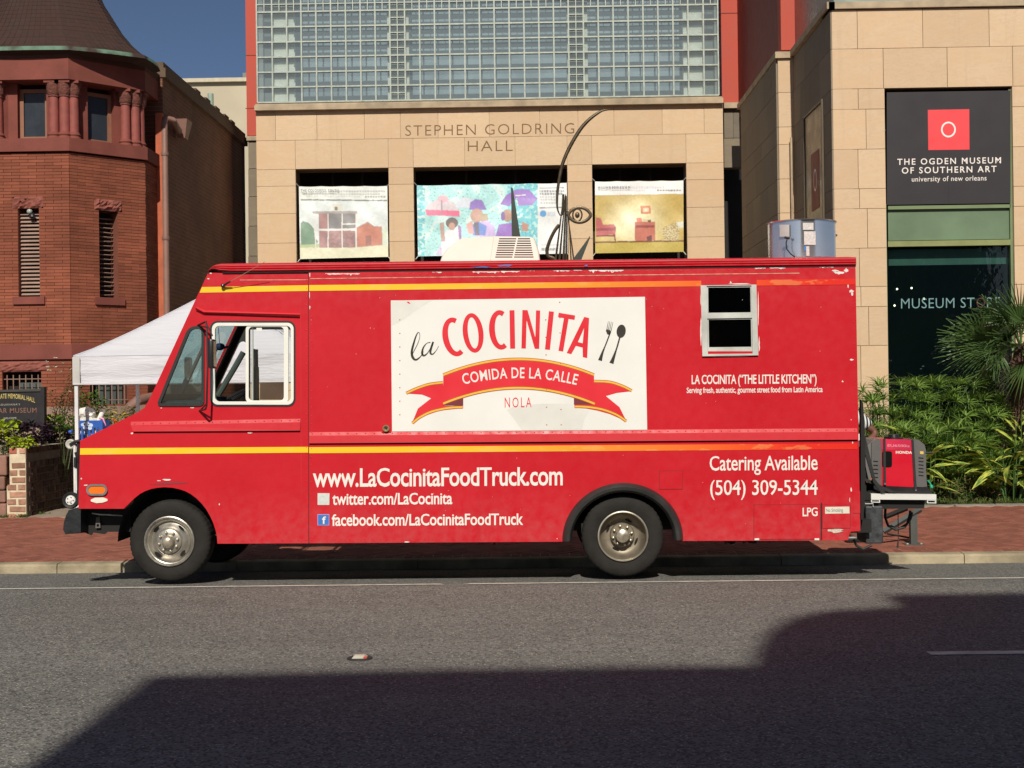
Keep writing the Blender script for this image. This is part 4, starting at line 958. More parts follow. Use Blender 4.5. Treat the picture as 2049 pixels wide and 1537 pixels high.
rp('rack_strut', [(1727, 870), (1731, 870), (1752, 960), (1772, 986), (1764, 986), (1748, 966), (1731, 908)], BLK, YR-.02, .02)
rp('rack_strut', [(1722, 958), (1728, 955), (1795, 986), (1780, 986)], BLK, YR+.03, .02)
mb = MB(); mb.tube([pt(1772, 1013, YR+.3), pt(1771, 1035, YR+.3), pt(1777, 1052, YR+.3), pt(1792, 1060, YR+.3), pt(1810, 1055, YR+.3), pt(1822, 1038, YR+.3), pt(1825, 1025, YR+.3)], .012, 8)
mb.tube([pt(1782, 1052, YR+.3), pt(1797, 1059, YR+.3), pt(1815, 1048, YR+.3), pt(1822, 1022, YR+.3)], .009, 8)
mb.tube([pt(1708, 1080, YR), pt(1714, 1092, YR), pt(1727, 1099, YR), pt(1744, 1091, YR)], .012, 8); adopt2(mb.build('hanging_cable', BLK, None, True))
mb = MB(); mb.tube([pt(1797, 1025, YR+.35), pt(1797.5, 1080, YR+.35), pt(1796, 1096, YR+.35)], [.004, .004, .01], 6); adopt2(mb.build('loose_lead', BLK))
mb = MB(); mb.box((P2(1690, 0)[0], YT+.1, P2(0, 1088)[1]), (P2(1735, 0)[0], YT+.5, P2(0, 1062)[1])); mb.build('tow_bar_mount', DARK, truck)
mb = MB(); mb.box((xe+.013, YT+.25, P2(0, 1062)[1]-.02), (P2(1734, 0)[0], YT+TW-.2, P2(0, 960)[1])); mb.build('rear_light_blocker', DARK, truck)  # added plate, stops sun leaking between the tail and the step box
# generator strapped on the rack: a thing of its own
gx0, gx1 = pt(1735, 930, YR+.12).x, pt(1858, 930, YR+.12).x; YG = YR+.12
gen = thing('generator', 'red and grey portable generator strapped on the rack behind the truck', 'generator', ((gx0+gx1)/2, YG+.25, pt(1800, 988, YG).z))
GR = mat('generator_grey', (.12, .115, .11), .5, var=.1); GRD = mat('generator_red', (.62, .012, .03), .3, var=.04)
def gp(name, L, m, y0, th, par=gen): 
    mb = MB(); mb.plate((0, y0, 0), EX, EZ, EY, th, L2(L, y0)); return mb.build(name, m, par)
gp('side_shell', [(1744, 886), (1757, 879), (1764, 879), (1764, 977), (1747, 968), (1744, 950)], GR, YG, .48)
gp('rear_shell', [(1822, 879.5), (1838, 880), (1850, 890), (1853, 902), (1853, 940), (1855, 974), (1830, 976), (1826, 976)], GR, YG, .48)
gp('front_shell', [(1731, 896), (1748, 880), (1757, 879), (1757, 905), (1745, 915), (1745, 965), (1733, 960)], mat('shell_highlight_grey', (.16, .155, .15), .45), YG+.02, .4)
gp('top_panel', [(1763, 879), (1823, 880), (1825, 901), (1764, 900)], mat('generator_red_top', (.62, .03, .08), .32), YG-.006, .48)
gp('side_panel', [(1764, 900.5), (1825.5, 901.5), (1828, 975), (1764, 972)], GRD, YG-.004, .48)
gp('panel_line', [(1767, 960), (1768.3, 960), (1768.3, 972), (1767, 972)], BLK, YG-.006, .001)
gp('handle_recess', roundpoly([(1765, 903, 5), (1785, 903, 5), (1785, 935, 5), (1765, 935, 5)], 5), mat('gloss_black', (.01, .01, .01), .15), YG-.008, .004)
gp('base_tray', [(1748, 972), (1858, 975), (1857, 987), (1750, 986)], BLKP, YG, .48)
gp('tie_strap', [(1767, 878), (1772, 878), (1773, 972), (1768, 972)], BLK, YG-.014, .008)
gp('tie_strap', [(1823.5, 879), (1828, 879), (1835, 985), (1830, 985)], BLK, YG-.014, .008)
mb = MB(); q = pt(1788, 877, YG+.2); mb.lathe([(.085, -.02), (.085, .008), (.05, .012), (.045, .035), (0, .036)], q, 'z', 18); mb.build('fuel_cap', BLKP, gen, True)
mb = MB(); q = pt(1776, 874.5, YG+.1); mb.box((q.x-.03, q.y, q.z-.006), (q.x+.03, q.y+.03, q.z+.006)); mb.build('handle_highlight', CHR, gen)
mb = MB(); mb.tube([pt(1852, 906, YG), pt(1866, 906.5, YG)], .01, 6); mb.build('rear_stub', BLKP, gen)
mb = MB(); mb.tube([pt(1856, 961, YG), pt(1861, 967, YG), pt(1864, 975, YG)], .006, 6); mb.ico(pt(1864, 974, YG), .016, 1, 0, (1, 1, 1.3)); mb.build('green_tag', mat('green_plastic', (.02, .45, .25), .4), gen)
for k in range(6): gp('vent_slat', [(1838, 915+k*7), (1848, 916+k*7), (1848, 918+k*7), (1838, 917+k*7)], BLKP, YG-.003, .004)
for k in range(5): gp('vent_slat', [(1747.5, 922+k*8), (1757, 922.5+k*8), (1757, 924.5+k*8), (1747.5, 924+k*8)], BLKP, YG-.003, .004)
gp('warning_label', [(1841, 903), (1848, 903.5), (1848, 909), (1841, 908.5)], mat('amber_label', (.7, .5, .1), .5), YG-.003, .004)
mb = MB(); mb.tube([pt(1746, 955, YG), pt(1738, 966, YG-.02), pt(1728, 962, YG), pt(1722, 950, YG+.05)], .008, 6); mb.build('power_lead', mat('orange_lead', (.35, .09, .02), .6), gen, True)
mb = MB(); mb.ico(pt(1771, 969, YG-.02), .014, 1); mb.ico(pt(1833, 982, YG-.02), .014, 1); mb.build('strap_buckles', CHR, gen)
lettering('brand_lettering', 'HONDA', 1792.5, 1825, 907.5, 908, 5, YG-.006, OFFW, gen, .04, 1.1)
lettering('model_lettering', 'EU6500is', 1776, 1820, 894, 895, 5, YG-.008, mat('pink_ink', (.75, .3, .36), .5), gen, .01)
# hand truck hung on the nose
hx = P2(150, 0)[0]
ht = thing('hand_truck', 'white and black hand truck with small wheels strapped upright to the nose of the truck', 'hand truck', (hx, YT+.3, P2(0, 1015)[1]))
YH = YT+.12
mb = MB(); mb.tube([pt(149, 892, YH), pt(152, 940, YH), pt(154, 981, YH)], .013, 8); mb.tube([pt(149, 892, YH+.35), pt(152, 940, YH+.35), pt(154, 981, YH+.35)], .013, 8)
for py in (930, 965): mb.tube([pt(152, py, YH), pt(152, py, YH+.35)], .01, 6)
mb.build('rails', mat('white_tube_paint', (.78, .76, .72), .4), ht, True)
mb = MB(); mb.tube([pt(156.5, 880, YH), pt(157, 1010, YH)], .016, 6); mb.tube([pt(151, 905, YH-.01), pt(157, 925, YH-.01)], .012, 6); mb.tube([pt(151, 935, YH-.012), pt(151, 915, YH-.012)], .016, 6); mb.tube([pt(140, 890, YH-.02), pt(150, 884, YH-.02), pt(160, 882, YH-.02)], .014, 8); mb.tube([pt(146, 893, YH+.01), pt(160, 889, YH+.01)], .012, 8)
mb.build('black_frame', BLKP, ht, True)
mb = MB(); q = pt(140.5, 889, YH-.01); mb.lathe([(.02, .0), (.035, -.005), (.044, .0), (.044, .03), (.02, .035)], q, 'y', 24); mb.lathe([(.02, .0), (0, -.004)], q, 'y', 12)
mb.build('caster_wheel', mat('grey_caster', (.48, .46, .40), .5), ht, True)
q = pt(141, 1001.5, YH); mb = MB(); mb.lathe([(.04, .01), (.05, -.002), (.066, -.01), (.074, .0), (.076, .02), (.07, .05), (.04, .05)], q, 'y', 28); hw = mb.build('wheel', BLK, ht, True)
mb = MB(); mb.lathe([(.045, .004), (.04, -.006), (.014, -.008), (.012, -.016), (0, -.016)], q, 'y', 20); mb.build('hub', mat('white_hub', (.75, .74, .7), .4), hw, True)
for k in range(5):
    a = 2*math.pi*k/5; mb = MB(); c = q+Vector((.027*math.cos(a), -.009, .027*math.sin(a))); mb.lathe([(.006, 0), (0, -.001)], c, 'y', 8); mb.build('hub_hole', DARK, hw)
# ================================================================== THE STONE MUSEUM
YB = 28.0; YR_ = 20.4
STONE = m_stone('sandstone_slab', (.635, .465, .295), (.625, .43, .265), (.635, .505, .35), .06)
STONE2 = m_stone('sandstone_slab_front', (.63, .46, .295), (.62, .435, .27), (.63, .50, .35), .05)
STONEG = m_stone('weathered_grey_slab', (.22, .18, .13), (.17, .145, .115), (.26, .22, .15), .15)
CAP = mat('ledge_stone', (.42, .33, .22), .8, var=.35, scale=3, bump=.3, bscale=30)
REDP = mat('red_facade_panel', (.46, .058, .028), .6, var=.08, scale=2)
BACK = mat('recess_dark', (.045, .032, .022), .9, var=.3)
JOINT = mat('slab_joint', (.34, .24, .15), .9)
mus = thing('museum_building', 'sandstone museum with glass block wall and three banner openings behind the truck', 'museum', (0, YB, 0))
def slabs(rows, Y, m, parent, name='stone_panel', dep=.04, gap=.5, base=None):
    """rows: (y_top_at_x, y_bottom) functions as (yt, yb, [x joints]) in photo px referenced at xref with the row slope taken from the projection"""
    Ms = []
    for (zt, zb, xs_) in rows:
        for a, b_ in zip(xs_[:-1], xs_[1:]):
            if a is None or b_ is None: continue
            c = Vector(((a+b_)/2, Y+dep/2+rnd.uniform(-.0015, .0015), (zt+zb)/2)); Ms.append(TRS(c, (b_-a-.007, dep, zt-zb-.007)))
    pieces(name, Ms, m, parent)
def zc(py, px, Y): return pt(px, py, Y).z
def xc(px, Y, py=400): return pt(px, py, Y).x
X = lambda l: [None if v is None else xc(v, YB) for v in l]
Z = lambda y: zc(y, 600, YB)
rowsz = [220.5, 280.5, 338.5, 372, 427, 486, 545, 604, 663, 722, 781, 840, 899, 935]
r1 = X([514, 553, 636, 731, 803, 878.5, 981, 1082, 1158.6, 1230.6, 1327, 1411, 1449]); r2 = X([514, 592, 684, 778, 828, 931, 1032, 1136, 1185.5, 1280, 1374, 1449])
rows = [(Z(rowsz[0]), Z(rowsz[1]), r1), (Z(rowsz[1]), Z(rowsz[2]), r2)]
pr_ = X([514, 592, None, 778, 828, None, 1136, 1185.5, None, 1374, 1449])
for a, b_ in zip(rowsz[2:-1], rowsz[3:]): rows.append((Z(a), Z(b_), pr_))
slabs(rows, YB, STONE, mus)
# structural backing with the three openings
x0, x1 = xc(514.5, YB), xc(1448.5, YB); zt, zb = Z(221), Z(935)
ops = [(xc(592, YB), xc(778, YB)), (xc(828, YB), xc(1136, YB)), (xc(1185.5, YB), xc(1374, YB))]; zo = Z(338.5)
mb = MB(); mb.plate((0, YB+.03, 0), EX, EZ, EY, .5, [(x0, zb), (x1, zb), (x1, zt), (x0, zt)], [[(a, zb+.02), (b_, zb+.02), (b_, zo), (a, zo)] for a, b_ in ops]); mb.build('wall', JOINT, mus)
mb = MB(); mb.box((x0+.02, YB+1.5, zb), (x1-.02, YB+1.6, zt)); mb.box((x0+.02, YB+.54, zo+.25), (x1-.02, YB+1.49, zo+.3)); mb.build('recess_back', BACK, mus)
mb = MB()
for a, b_ in ops:
    for f in (.33, .66): mb.box((a+(b_-a)*f-.02, YB+.9, zb), (a+(b_-a)*f+.02, YB+.94, zo+.2))
    mb.box((a, YB+.88, zo-.55), (b_, YB+.95, zo-.5))
mb.build('inner_frame', mat('dark_bronze_frame', (.05, .04, .03), .5), mus)
# ledge
mb = MB(); a0 = xc(511, YB-.12); a1 = xc(1450, YB-.12); zA, zB_ = zc(206.5, 600, YB-.12), zc(219.5, 600, YB-.12)
n = 14
mb.box((a0, YB-.12, zB_), (a1, YB+.4, zA-.03)); mb.box((a0+.02, YB-.10, zA-.03), (a1-.02, YB+.4, zA)); mb.build('ledge', CAP, mus)
# engraved name
ENG = mat('carved_letter_shade', (.20, .12, .06), .9)
YL = YB-.004
lettering('carved_lettering', 'STEPHEN GOLDRING', 811, 1149, 272, 267, 21, YL, ENG, mus, -.012, 1.15)
lettering('carved_lettering', 'HALL', 936, 1026, 303, 302, 21, YL, ENG, mus, -.012, 1.15)
# glass block wall
GBM = glassmat('glass_block', (.95, .98, .98), .07, .10, .20, (.38, .46, .48))
GBS = mat('block_joint_metal', (.36, .40, .35), .5, metal=.2, var=.25, scale=10)
gx = [518, 548.5, 578, 607, 636.8, 666.4, 696, 725.5, 755, 784.5, 814.3, 844, 874, 904, 934, 964, 993.5, 1023.3, 1053, 1082.6, 1112.3, 1142, 1171.8, 1201.7, 1231.6, 1261.6, 1291.4, 1321.2, 1351.2, 1381.2, 1412, 1441]
GX = [xc(v, YB) for v in gx]; zbase = zc(206, 600, YB)+.02; ph = (zc(24, 600, YB)-zc(204.7, 600, YB))/6
Ms = []; small = []; jm = MB()
def joint(x0, z0, x1, z1, w=.015): 
    if abs(x1-x0) < 1e-6: jm.box((x0-w, YB-.012, z0), (x0+w, YB+.10, z1))
    else: jm.box((x0, YB-.010, z0-w), (x1, YB+.10, z0+w))
ztop = zbase+6*ph
for i in range(31):
    xa, xb_ = GX[i], GX[i+1]
    for j in range(6):
        za = zbase+j*ph
        if i in (9, 21):
            for u in (0, 1):
                for v in (0, 1):
                    c = Vector((xa+(xb_-xa)*(.25+.5*u), YB+.045, za+ph*(.25+.5*v))); small.append(TRS(c, ((xb_-xa)/2-.03, .08, ph/2-.03)))
        else: Ms.append(TRS(((xa+xb_)/2, YB+.045, za+ph/2), (xb_-xa-.024, .08, ph-.024), rx=rnd.uniform(-.004, .004), rz=rnd.uniform(-.004, .004)))
    for j in range(8):
        za = ztop+j*ph/2
        for u in (0, 1): small.append(TRS((xa+(xb_-xa)*(.25+.5*u), YB+.045, za+ph*.25), ((xb_-xa)/2-.03, .08, ph/2-.03)))
ze = ztop+4*ph
for i in range(32):
    joint(GX[i], zbase, GX[i], ze)
for i in range(31):
    m_x = (GX[i]+GX[i+1])/2; joint(m_x, ztop, m_x, ze, .010)
    if i in (9, 21):
        joint(m_x, zbase, m_x, ztop, .010)
        for j in range(6): joint(GX[i], zbase+(j+.5)*ph, GX[i+1], zbase+(j+.5)*ph, .010)
for j in range(7): joint(GX[0], zbase+j*ph, GX[31], zbase+j*ph)
for j in range(1, 9): joint(GX[0], ztop+j*ph/2, GX[31], ztop+j*ph/2, .010)
jo = jm.build('block_joints', GBS, mus, fix=False); jo['kind'] = 'stuff'
pieces('glass_block', Ms+small, GBM, mus, 300, 'small_glass_blocks')
# what stands behind the glass: cream columns and blue-grey inner glazing
mb = MB(); mb.box((GX[0], YB+.9, zbase-.2), (GX[31], YB+.95, ze)); mb.build('inner_glazing', mat('inner_glazing', (.34, .43, .50), .3, var=.3, scale=1.5), mus)
CREAM = mat('cream_column', (.85, .83, .68), .7)
mb = MB()
for a, b_ in ((552, 592), (779, 822), (1139, 1180), (1371, 1410)):
    mb.box((xc(a, YB+.12), YB+.125, zbase-.2), (xc(b_, YB+.12), YB+.3, ze))
o = mb.build('inner_columns', CREAM, mus)
mb = MB(); zz = zbase
while zz < ztop:
    for a, b_ in ((550, 594), (1371, 1404)): mb.box((xc(a, YB+.11), YB+.108, zz), (xc(b_, YB+.11), YB+.122, zz+.12))
    zz += ph
mb.build('inner_slats', mat('slat_white', (.9, .9, .8), .6), mus)
mb = MB()
for a, b_ in ((518, 551), (1404, 1441)): mb.box((xc(a, YB+.7), YB+.7, zbase-.2), (xc(b_, YB+.7), YB+.75, ze))
mb.build('dark_inner_bay', mat('dim_bay', (.14, .17, .16), .6), mus)
# left end: red fin over grey stone
YL2 = YB+1.0
def fbox(name, px0, px1, pyt, pyb, Y, th, m, parent=mus, ref=None):
    a, b_ = pt(px0, (pyt+pyb)/2, Y), pt(px1, (pyt+pyb)/2, Y); r_ = (px0+px1)/2
    mb = MB(); mb.box((a.x, Y, zc(pyb, r_, Y)), (b_.x, Y+th, zc(pyt, r_, Y))); return mb.build(name, m, parent)
fbox('red_fin', 491, 518.5, -240, 271, YL2, 1.5, REDP)
fbox('fin_panel_joint', 491, 518, 110, 111.5, YL2-.004, .01, mat('panel_joint', (.18, .03, .02), .8))
fbox('fin_panel_joint', 491, 518, 216, 217.5, YL2-.004, .01, bpy.data.materials['panel_joint'])
fbox('side_cap', 493, 516, 272, 281, YL2-.1, 1.2, CAP)
for a, b_ in ((281.5, 337), (338, 393), (394, 452), (453, 512), (513, 575)): fbox('stone_panel', 497, 516, a, b_, YL2-.05, .3, STONEG)
fbox('red_facade', 1442, 1490, -240, 205, YB+.5, 1, REDP)
fbox('fin_panel_joint', 1442, 1490, 25.5, 27, YB+.495, .01, bpy.data.materials['panel_joint'])
fbox('side_cap', 1449, 1486, 205, 216, YB+.35, .6, CAP)
fbox('stone_panel', 1449, 1467, 217, 276, YB+.45, .3, STONEG); fbox('stone_panel', 1467.5, 1485, 217, 276, YB+.452, .3, STONEG); fbox('stone_panel', 1449, 1485, 277, 335, YB+.45, .3, STONEG)
fbox('dark_passage', 1449, 1490, 336, 930, YB+1.2, .1, mat('passage_dark', (.02, .018, .018), .9))
# right wing: piers stepping towards the street
wing = thing('museum_wing', 'sandstone museum wing with a dark sign and shop window at the right', 'museum wing', (6, YR_, 0))
xk = xc(1669, YR_)
RX = [1669, 1720, 1773, 2028, 2110, 2200, 2300]
XR = lambda l: [None if v is None else xc(v, YR_) for v in l]; ZR = lambda y: zc(y, 1700, YR_)
yr = [20, 98, 178, 219, 299, 378, 418, 497, 574, 614, 692, 776, 816, 895, 940, 990]
jl = [[1669, 1720, 1851, 1984, 2130, 2260], [1669, 1771, 1899, 2030, 2160, 2260]]
rows = [(ZR(20), ZR(98), XR(jl[0])), (ZR(98), ZR(178), XR(jl[1]))]
for k in range(2, len(yr)-1):
    if k % 3 == 2: l_ = [1669, 1720, 1773, None, 2028, 2090, 2190, 2260]
    elif k % 3 == 0: l_ = [1669, 1735, 1773, None, 2028, 2130, 2260]
    else: l_ = [1669, 1718, 1773, None, 2028, 2075, 2170, 2260]
    rows.append((ZR(yr[k]), ZR(yr[k+1]), XR(l_)))
slabs(rows, YR_, STONE2, wing)
xe2 = xc(2260, YR_); wx0, wx1 = xc(1773, YR_), xc(2028, YR_); zw0, zw1 = ZR(872), ZR(178)
mb = MB(); mb.plate((0, YR_+.035, 0), EX, EZ, EY, .4, [(xk+.04, -.1), (xe2, -.1), (xe2, ZR(20)), (xk+.04, ZR(20))], [[(wx0, zw0), (wx1, zw0), (wx1, zw1), (wx0, zw1)]]); mb.build('wall', JOINT, wing)
mb = MB(); mb.box((wx0-.1, YR_+3.4, -.1), (wx1+.5, YR_+3.5, zw1)); mb.box((wx0-.1, YR_+.44, zw0-.1), (wx1+.5, YR_+3.4, zw0)); mb.box((wx1+.4, YR_+.44, zw0), (wx1+.5, YR_+3.4, zw1+.1)); mb.box((wx0-.2, YR_+.44, zw0), (wx0-.1, YR_+3.4, zw1+.1)); mb.box((wx0-.1, YR_+.44, zw1+.01), (wx1+.4, YR_+3.4, zw1+.1)); mb.build('shop_interior', mat('shop_dark', (.012, .012, .014), .8), wing)
mb = MB(); mb.box((xk-.05, YR_-.05, ZR(18.5)), (xe2, YR_+.5, ZR(5))); mb.build('ledge', CAP, wing)
mb = MB(); mb.box((xk+.05, YR_+.06, ZR(5)), (xe2, YR_+.3, ZR(-160))); mb.build('upper_glass_wall', mat('upper_glass', (.25, .33, .30), .3, var=.3, scale=2), wing)
GRN = mat('green_metal', (.17, .23, .11), .45, var=.15, scale=2)
GRNP = mat('green_spandrel', (.13, .20, .115), .5, var=.2, scale=1.5)
def wbox(name, px0, px1, pyt, pyb, d, th, m, par=wing): return fbox(name, px0, px1, pyt, pyb, YR_+d, th, m, par)
wf = wbox('window_mullion', 2022.5, 2027.5, 178, 870, .05, .25, GRN); wbox('window_mullion', 1773.5, 1776.5, 408, 870, .05, .25, GRN)
wbox('window_transom', 1777, 2022, 410.5, 417.5, .05, .12, GRN); wbox('spandrel_panel', 1777, 2022, 418.5, 480, .10, .08, GRNP); wbox('window_transom', 1777, 2022, 481, 492, .05, .12, mat('yellow_green_metal', (.24, .26, .10), .5, var=.15))
wbox('blind_band', 1778, 2018, 498, 530, .26, .02, mat('teal_blind', (.13, .26, .22), .6, var=.2))
SG = glassmat('shop_glass', (.42, .52, .50), .05, .02, .03, (.05, .13, .14))
mb = MB(); a, b_ = pt(1777, 870, YR_+.12), pt(2022, 493, YR_+.12); mb.quad((a.x, a.y, a.z), (b_.x, a.y, a.z), (b_.x, a.y, b_.z), (a.x, a.y, b_.z)); mb.build('shop_window_pane', SG, wing, fix=False)
YS = YR_+.115
TEAL = mat('teal_window_lettering', (.16, .30, .30), .5)
lettering('window_lettering', 'MUSEUM ST', 1803, 1950, 617.5, 615.5, 20, YS, TEAL, wing, -.008, 1.05); lettering('window_lettering', 'RE', 1975, 2001, 615, 614.5, 20, YS, TEAL, wing, -.008, 1.05)
lettering('window_lettering', 'O', 1954, 1971, 615.5, 615.5, 20, YS, mat('dark_red_letter', (.06, .012, .012), .5), wing, -.004)
LAMP = bpy.data.materials.new('lit_spot'); LAMP.use_nodes = True; LAMP.node_tree.nodes['Principled BSDF'].inputs['Emission Color'].default_value = (1, .9, .65, 1); LAMP.node_tree.nodes['Principled BSDF'].inputs['Emission Strength'].default_value = 6
for (a, b_) in ((1795, 578.5), (1824, 576.5), (1790, 611.5), (1849, 598)):
    mb = MB(); mb.ico(pt(a, b_, YR_+1.6), .016, 1); mb.tube([pt(a, b_, YR_+1.6)+Vector((0, 0, .015)), pt(a, b_, YR_+1.6)+Vector((0, 0, .3))], .004, 4); mb.build('ceiling_spot', LAMP if False else mat('spot_body', (.02, .02, .02), .5) if 'spot_body' not in bpy.data.materials else bpy.data.materials['spot_body'], wing)
    mb = MB(); mb.ico(pt(a, b_, YR_+1.57), .017, 1); mb.build('spot_lamp', LAMP, wing)
mb = MB(); a = pt(1830, 745, YR_+1.4)
for k in range(3): q = pt(1842+k*3+rnd.uniform(-2, 2), 735+rnd.uniform(-14, 12), YR_+1+rnd.random()); mb.ico(q, .02, 1, .3, (1, 1, .5))
o = mb.build('shop_merchandise', mat('shelf_glints', (.5, .55, .55), .3), wing); o['kind'] = 'stuff'
# the museum sign
SB = mat('charcoal_sign', (.022, .019, .022), .65, var=.12, scale=3)
sg = thing('museum_sign', 'charcoal museum sign with a red square and white lettering on the sandstone wing', 'sign', (xc(1900, YR_), YR_+.02, ZR(408)))
mb = MB()
q = [pt(1774.5, 410, YR_+.03), pt(2022, 406.5, YR_+.03), pt(2022, 178, YR_+.03), pt(1774.5, 185, YR_+.03)]
mb.plate((0, YR_+.03, 0), EX, EZ, EY, .06, [(q[0].x, q[0].z), (q[1].x, q[1].z), (q[2].x, q[1].z+(q[3].z-q[0].z)), (q[3].x, q[3].z)]); mb.build('sign_board', SB, sg)
side_plate('sign_seam', [(1897, 186), (1898, 186), (1899, 408), (1898, 408)], [], mat('seam_dark', (.015, .012, .015), .6), sg, YR_+.028, .001)
LRED = mat('sign_red', (.80, .055, .065), .5, var=.03)
side_plate('red_square', [(1856.5, 220), (1939.5, 218.5), (1940, 299.5), (1857.5, 300.5)], [], LRED, sg, YR_+.026, .003)
oo = [(1897.8+14.8*math.cos(2*math.pi*k/40), 259.3+15.8*math.sin(2*math.pi*k/40)) for k in range(40)]; oi = [(1897.8+11.6*math.cos(2*math.pi*k/40), 259.3+12.4*math.sin(2*math.pi*k/40)) for k in range(40)]
side_plate('letter_ring', oo, [oi], WHITE, sg, YR_+.023, .002)
for s_, a, b_, yl_, yr2, cp, w_ in (('THE OGDEN MUSEUM', 1795.5, 2003, 330, 326.5, 11.8, .012), ('OF SOUTHERN ART', 1804.5, 1994, 347.5, 344, 12, .012), ('university of new orleans', 1824.5, 1974, 363.5, 361, 9.8, .004)):
    lettering('lettering', s_, a, b_, yl_, yr2, cp, YR_+.026, OFFW, sg, w_, 1.28 if s_[0] != 'u' else 1.08)
# side wall of the wing (faces left, in grazing light)
def xw(px, X_): return pt(px, 500, 10).x and None
Ysb = 23.3
mb = MB(); mb.box((xk, YR_+.002, -.1), (xk+.3, Ysb, ZR(20))); mb.build('side_wall', JOINT, wing)
Ms = []
for k in range(len(yr)-1):
    yy = YR_; off = (k*.37) % .6; cuts = [YR_]+[YR_+.45+off+.75*i for i in range(5) if YR_+.45+off+.75*i < Ysb-.2]+[Ysb]
    for a, b_ in zip(cuts[:-1], cuts[1:]): Ms.append(TRS((xk-.005, (a+b_)/2, (ZR(yr[k])+ZR(yr[k+1]))/2), (.03, b_-a-.007, ZR(yr[k])-ZR(yr[k+1])-.007)))
SIDE = m_stone('shaded_side_slab', (.26, .21, .15), (.22, .185, .14), (.27, .225, .16), .10)  # shade of the left-facing walls put into the sandstone colour
pieces('side_panel', Ms, SIDE, wing)
mb = MB(); mb.box((xk-.08, YR_-.05, ZR(18.5)), (xk+.04, Ysb+.1, ZR(5)+.001)); mb.build('side_ledge', CAP, wing)
# dark side window with a second sign
ya, yb = YR_+.62, YR_+1.95; za = pt(1648, 205, 0.001+1).z
z_t = CAMZ + (766.5-205)*ya/F
ww = mb = MB(); mb.box((xk-.03, ya, .9), (xk-.022, yb, z_t)); mb.build('side_window', mat('side_sign_board', (.05, .042, .03), .3, var=.2), wing)
mb = MB(); mb.box((xk-.034, ya+.25, z_t-1.6), (xk-.031, ya+.85, z_t-.68)); mb.build('side_red_square', mat('shaded_red_square', (.30, .04, .03), .6), wing)  # sign red dimmed in its colour for the shade on this wall
mb = MB(); c = Vector((xk-.036, ya+.55, z_t-1.13)); n = 30
for rr_ in (.15, .12):
    for k in range(n): a = 2*math.pi*k/n; mb.v.append((c.x, c.y+rr_*.8*math.cos(a), c.z+rr_*1.2*math.sin(a)))
for k in range(n): k2 = (k+1) % n; mb.f.append((k, k2, k2+n, k+n)); mb.m.append(0)
mb.build('side_letter_ring', OFFW, wing, fix=False)
mb = MB()
for (a_, b_) in ((ya-.05, ya), (yb, yb+.05)): mb.box((xk-.05, a_, .9), (xk-.0215, b_, z_t+.04))
mb.box((xk-.05, ya, z_t), (xk-.0215, yb, z_t+.04)); mb.build('side_window_frame', mat('bronze_side_frame', (.10, .07, .04), .5), wing)
# middle pier
xm0, xm1 = xc(1560, Ysb), xc(1606, Ysb)
zz_ = [zc(v, 1576, Ysb) for v in (117, 185, 254, 289, 358, 426, 461, 530, 600, 670, 740, 810, 880, 930)]
Ms = [TRS(((xm0+xm1)/2, Ysb+.02, (a+b_)/2), (xm1-xm0-.005, .04, a-b_-.007)) for a, b_ in zip(zz_[:-1], zz_[1:])]
pieces('pier_panel', Ms, STONE2, wing)
Ysc = 27.3
mb = MB(); mb.box((xm0+.005, Ysb+.041, -.1), (xm1+.3, Ysc, zz_[0])); mb.build('pier_wall', JOINT, wing)
mb = MB(); mb.box((xm0-.05, Ysb-.05, zz_[0]), (xm1, Ysb+.4, zc(103, 1576, Ysb-.05))); mb.box((xm0-.05, Ysb+.4, zz_[0]), (xm0+.3, Ysc+.3, zc(103, 1576, Ysb-.05)-.001)); mb.build('pier_ledge', CAP, wing)
Ms = []
for k in range(len(zz_)-1):
    off = (k*.41) % .6; cuts = [Ysb+.04]+[Ysb+.5+off+.85*i for i in range(5) if Ysb+.5+off+.85*i < Ysc-.2]+[Ysc]
    for a, b_ in zip(cuts[:-1], cuts[1:]): Ms.append(TRS((xm0-.01, (a+b_)/2, (zz_[k]+zz_[k+1])/2), (.03, b_-a-.007, zz_[k]-zz_[k+1]-.007)))
pieces('side_panel', Ms, SIDE, wing)
fbox('red_pier', 1561, 1597, -220, 100, Ysb+.12, .3, REDP, wing)
mb = MB(); zt_ = zz_[0]+5; mb.box((xc(1560, Ysb)+.12, Ysb+.43, zz_[0]), (xc(1560, Ysb)+.2, Ysc+1.2, zt_)); mb.build('red_side_wall', mat('shaded_red_panel', (.22, .03, .022), .6), wing)  # facade red darkened in its colour for the shadow on this side
mb = MB(); mb.box((xk+.04, YR_+.31, ZR(5)), (xk+.08, Ysb+.3, ZR(5)+3)); mb.build('upper_side_glazing', mat('upper_side_glass', (.16, .13, .11), .25, var=.4, scale=1.5), wing)
mb = MB(); mb.tube([(xk-.09, Ysb-.09, .2), (xk-.09, Ysb-.09, zz_[2]-.2)], .02, 6); mb.build('conduit', CAP, wing)

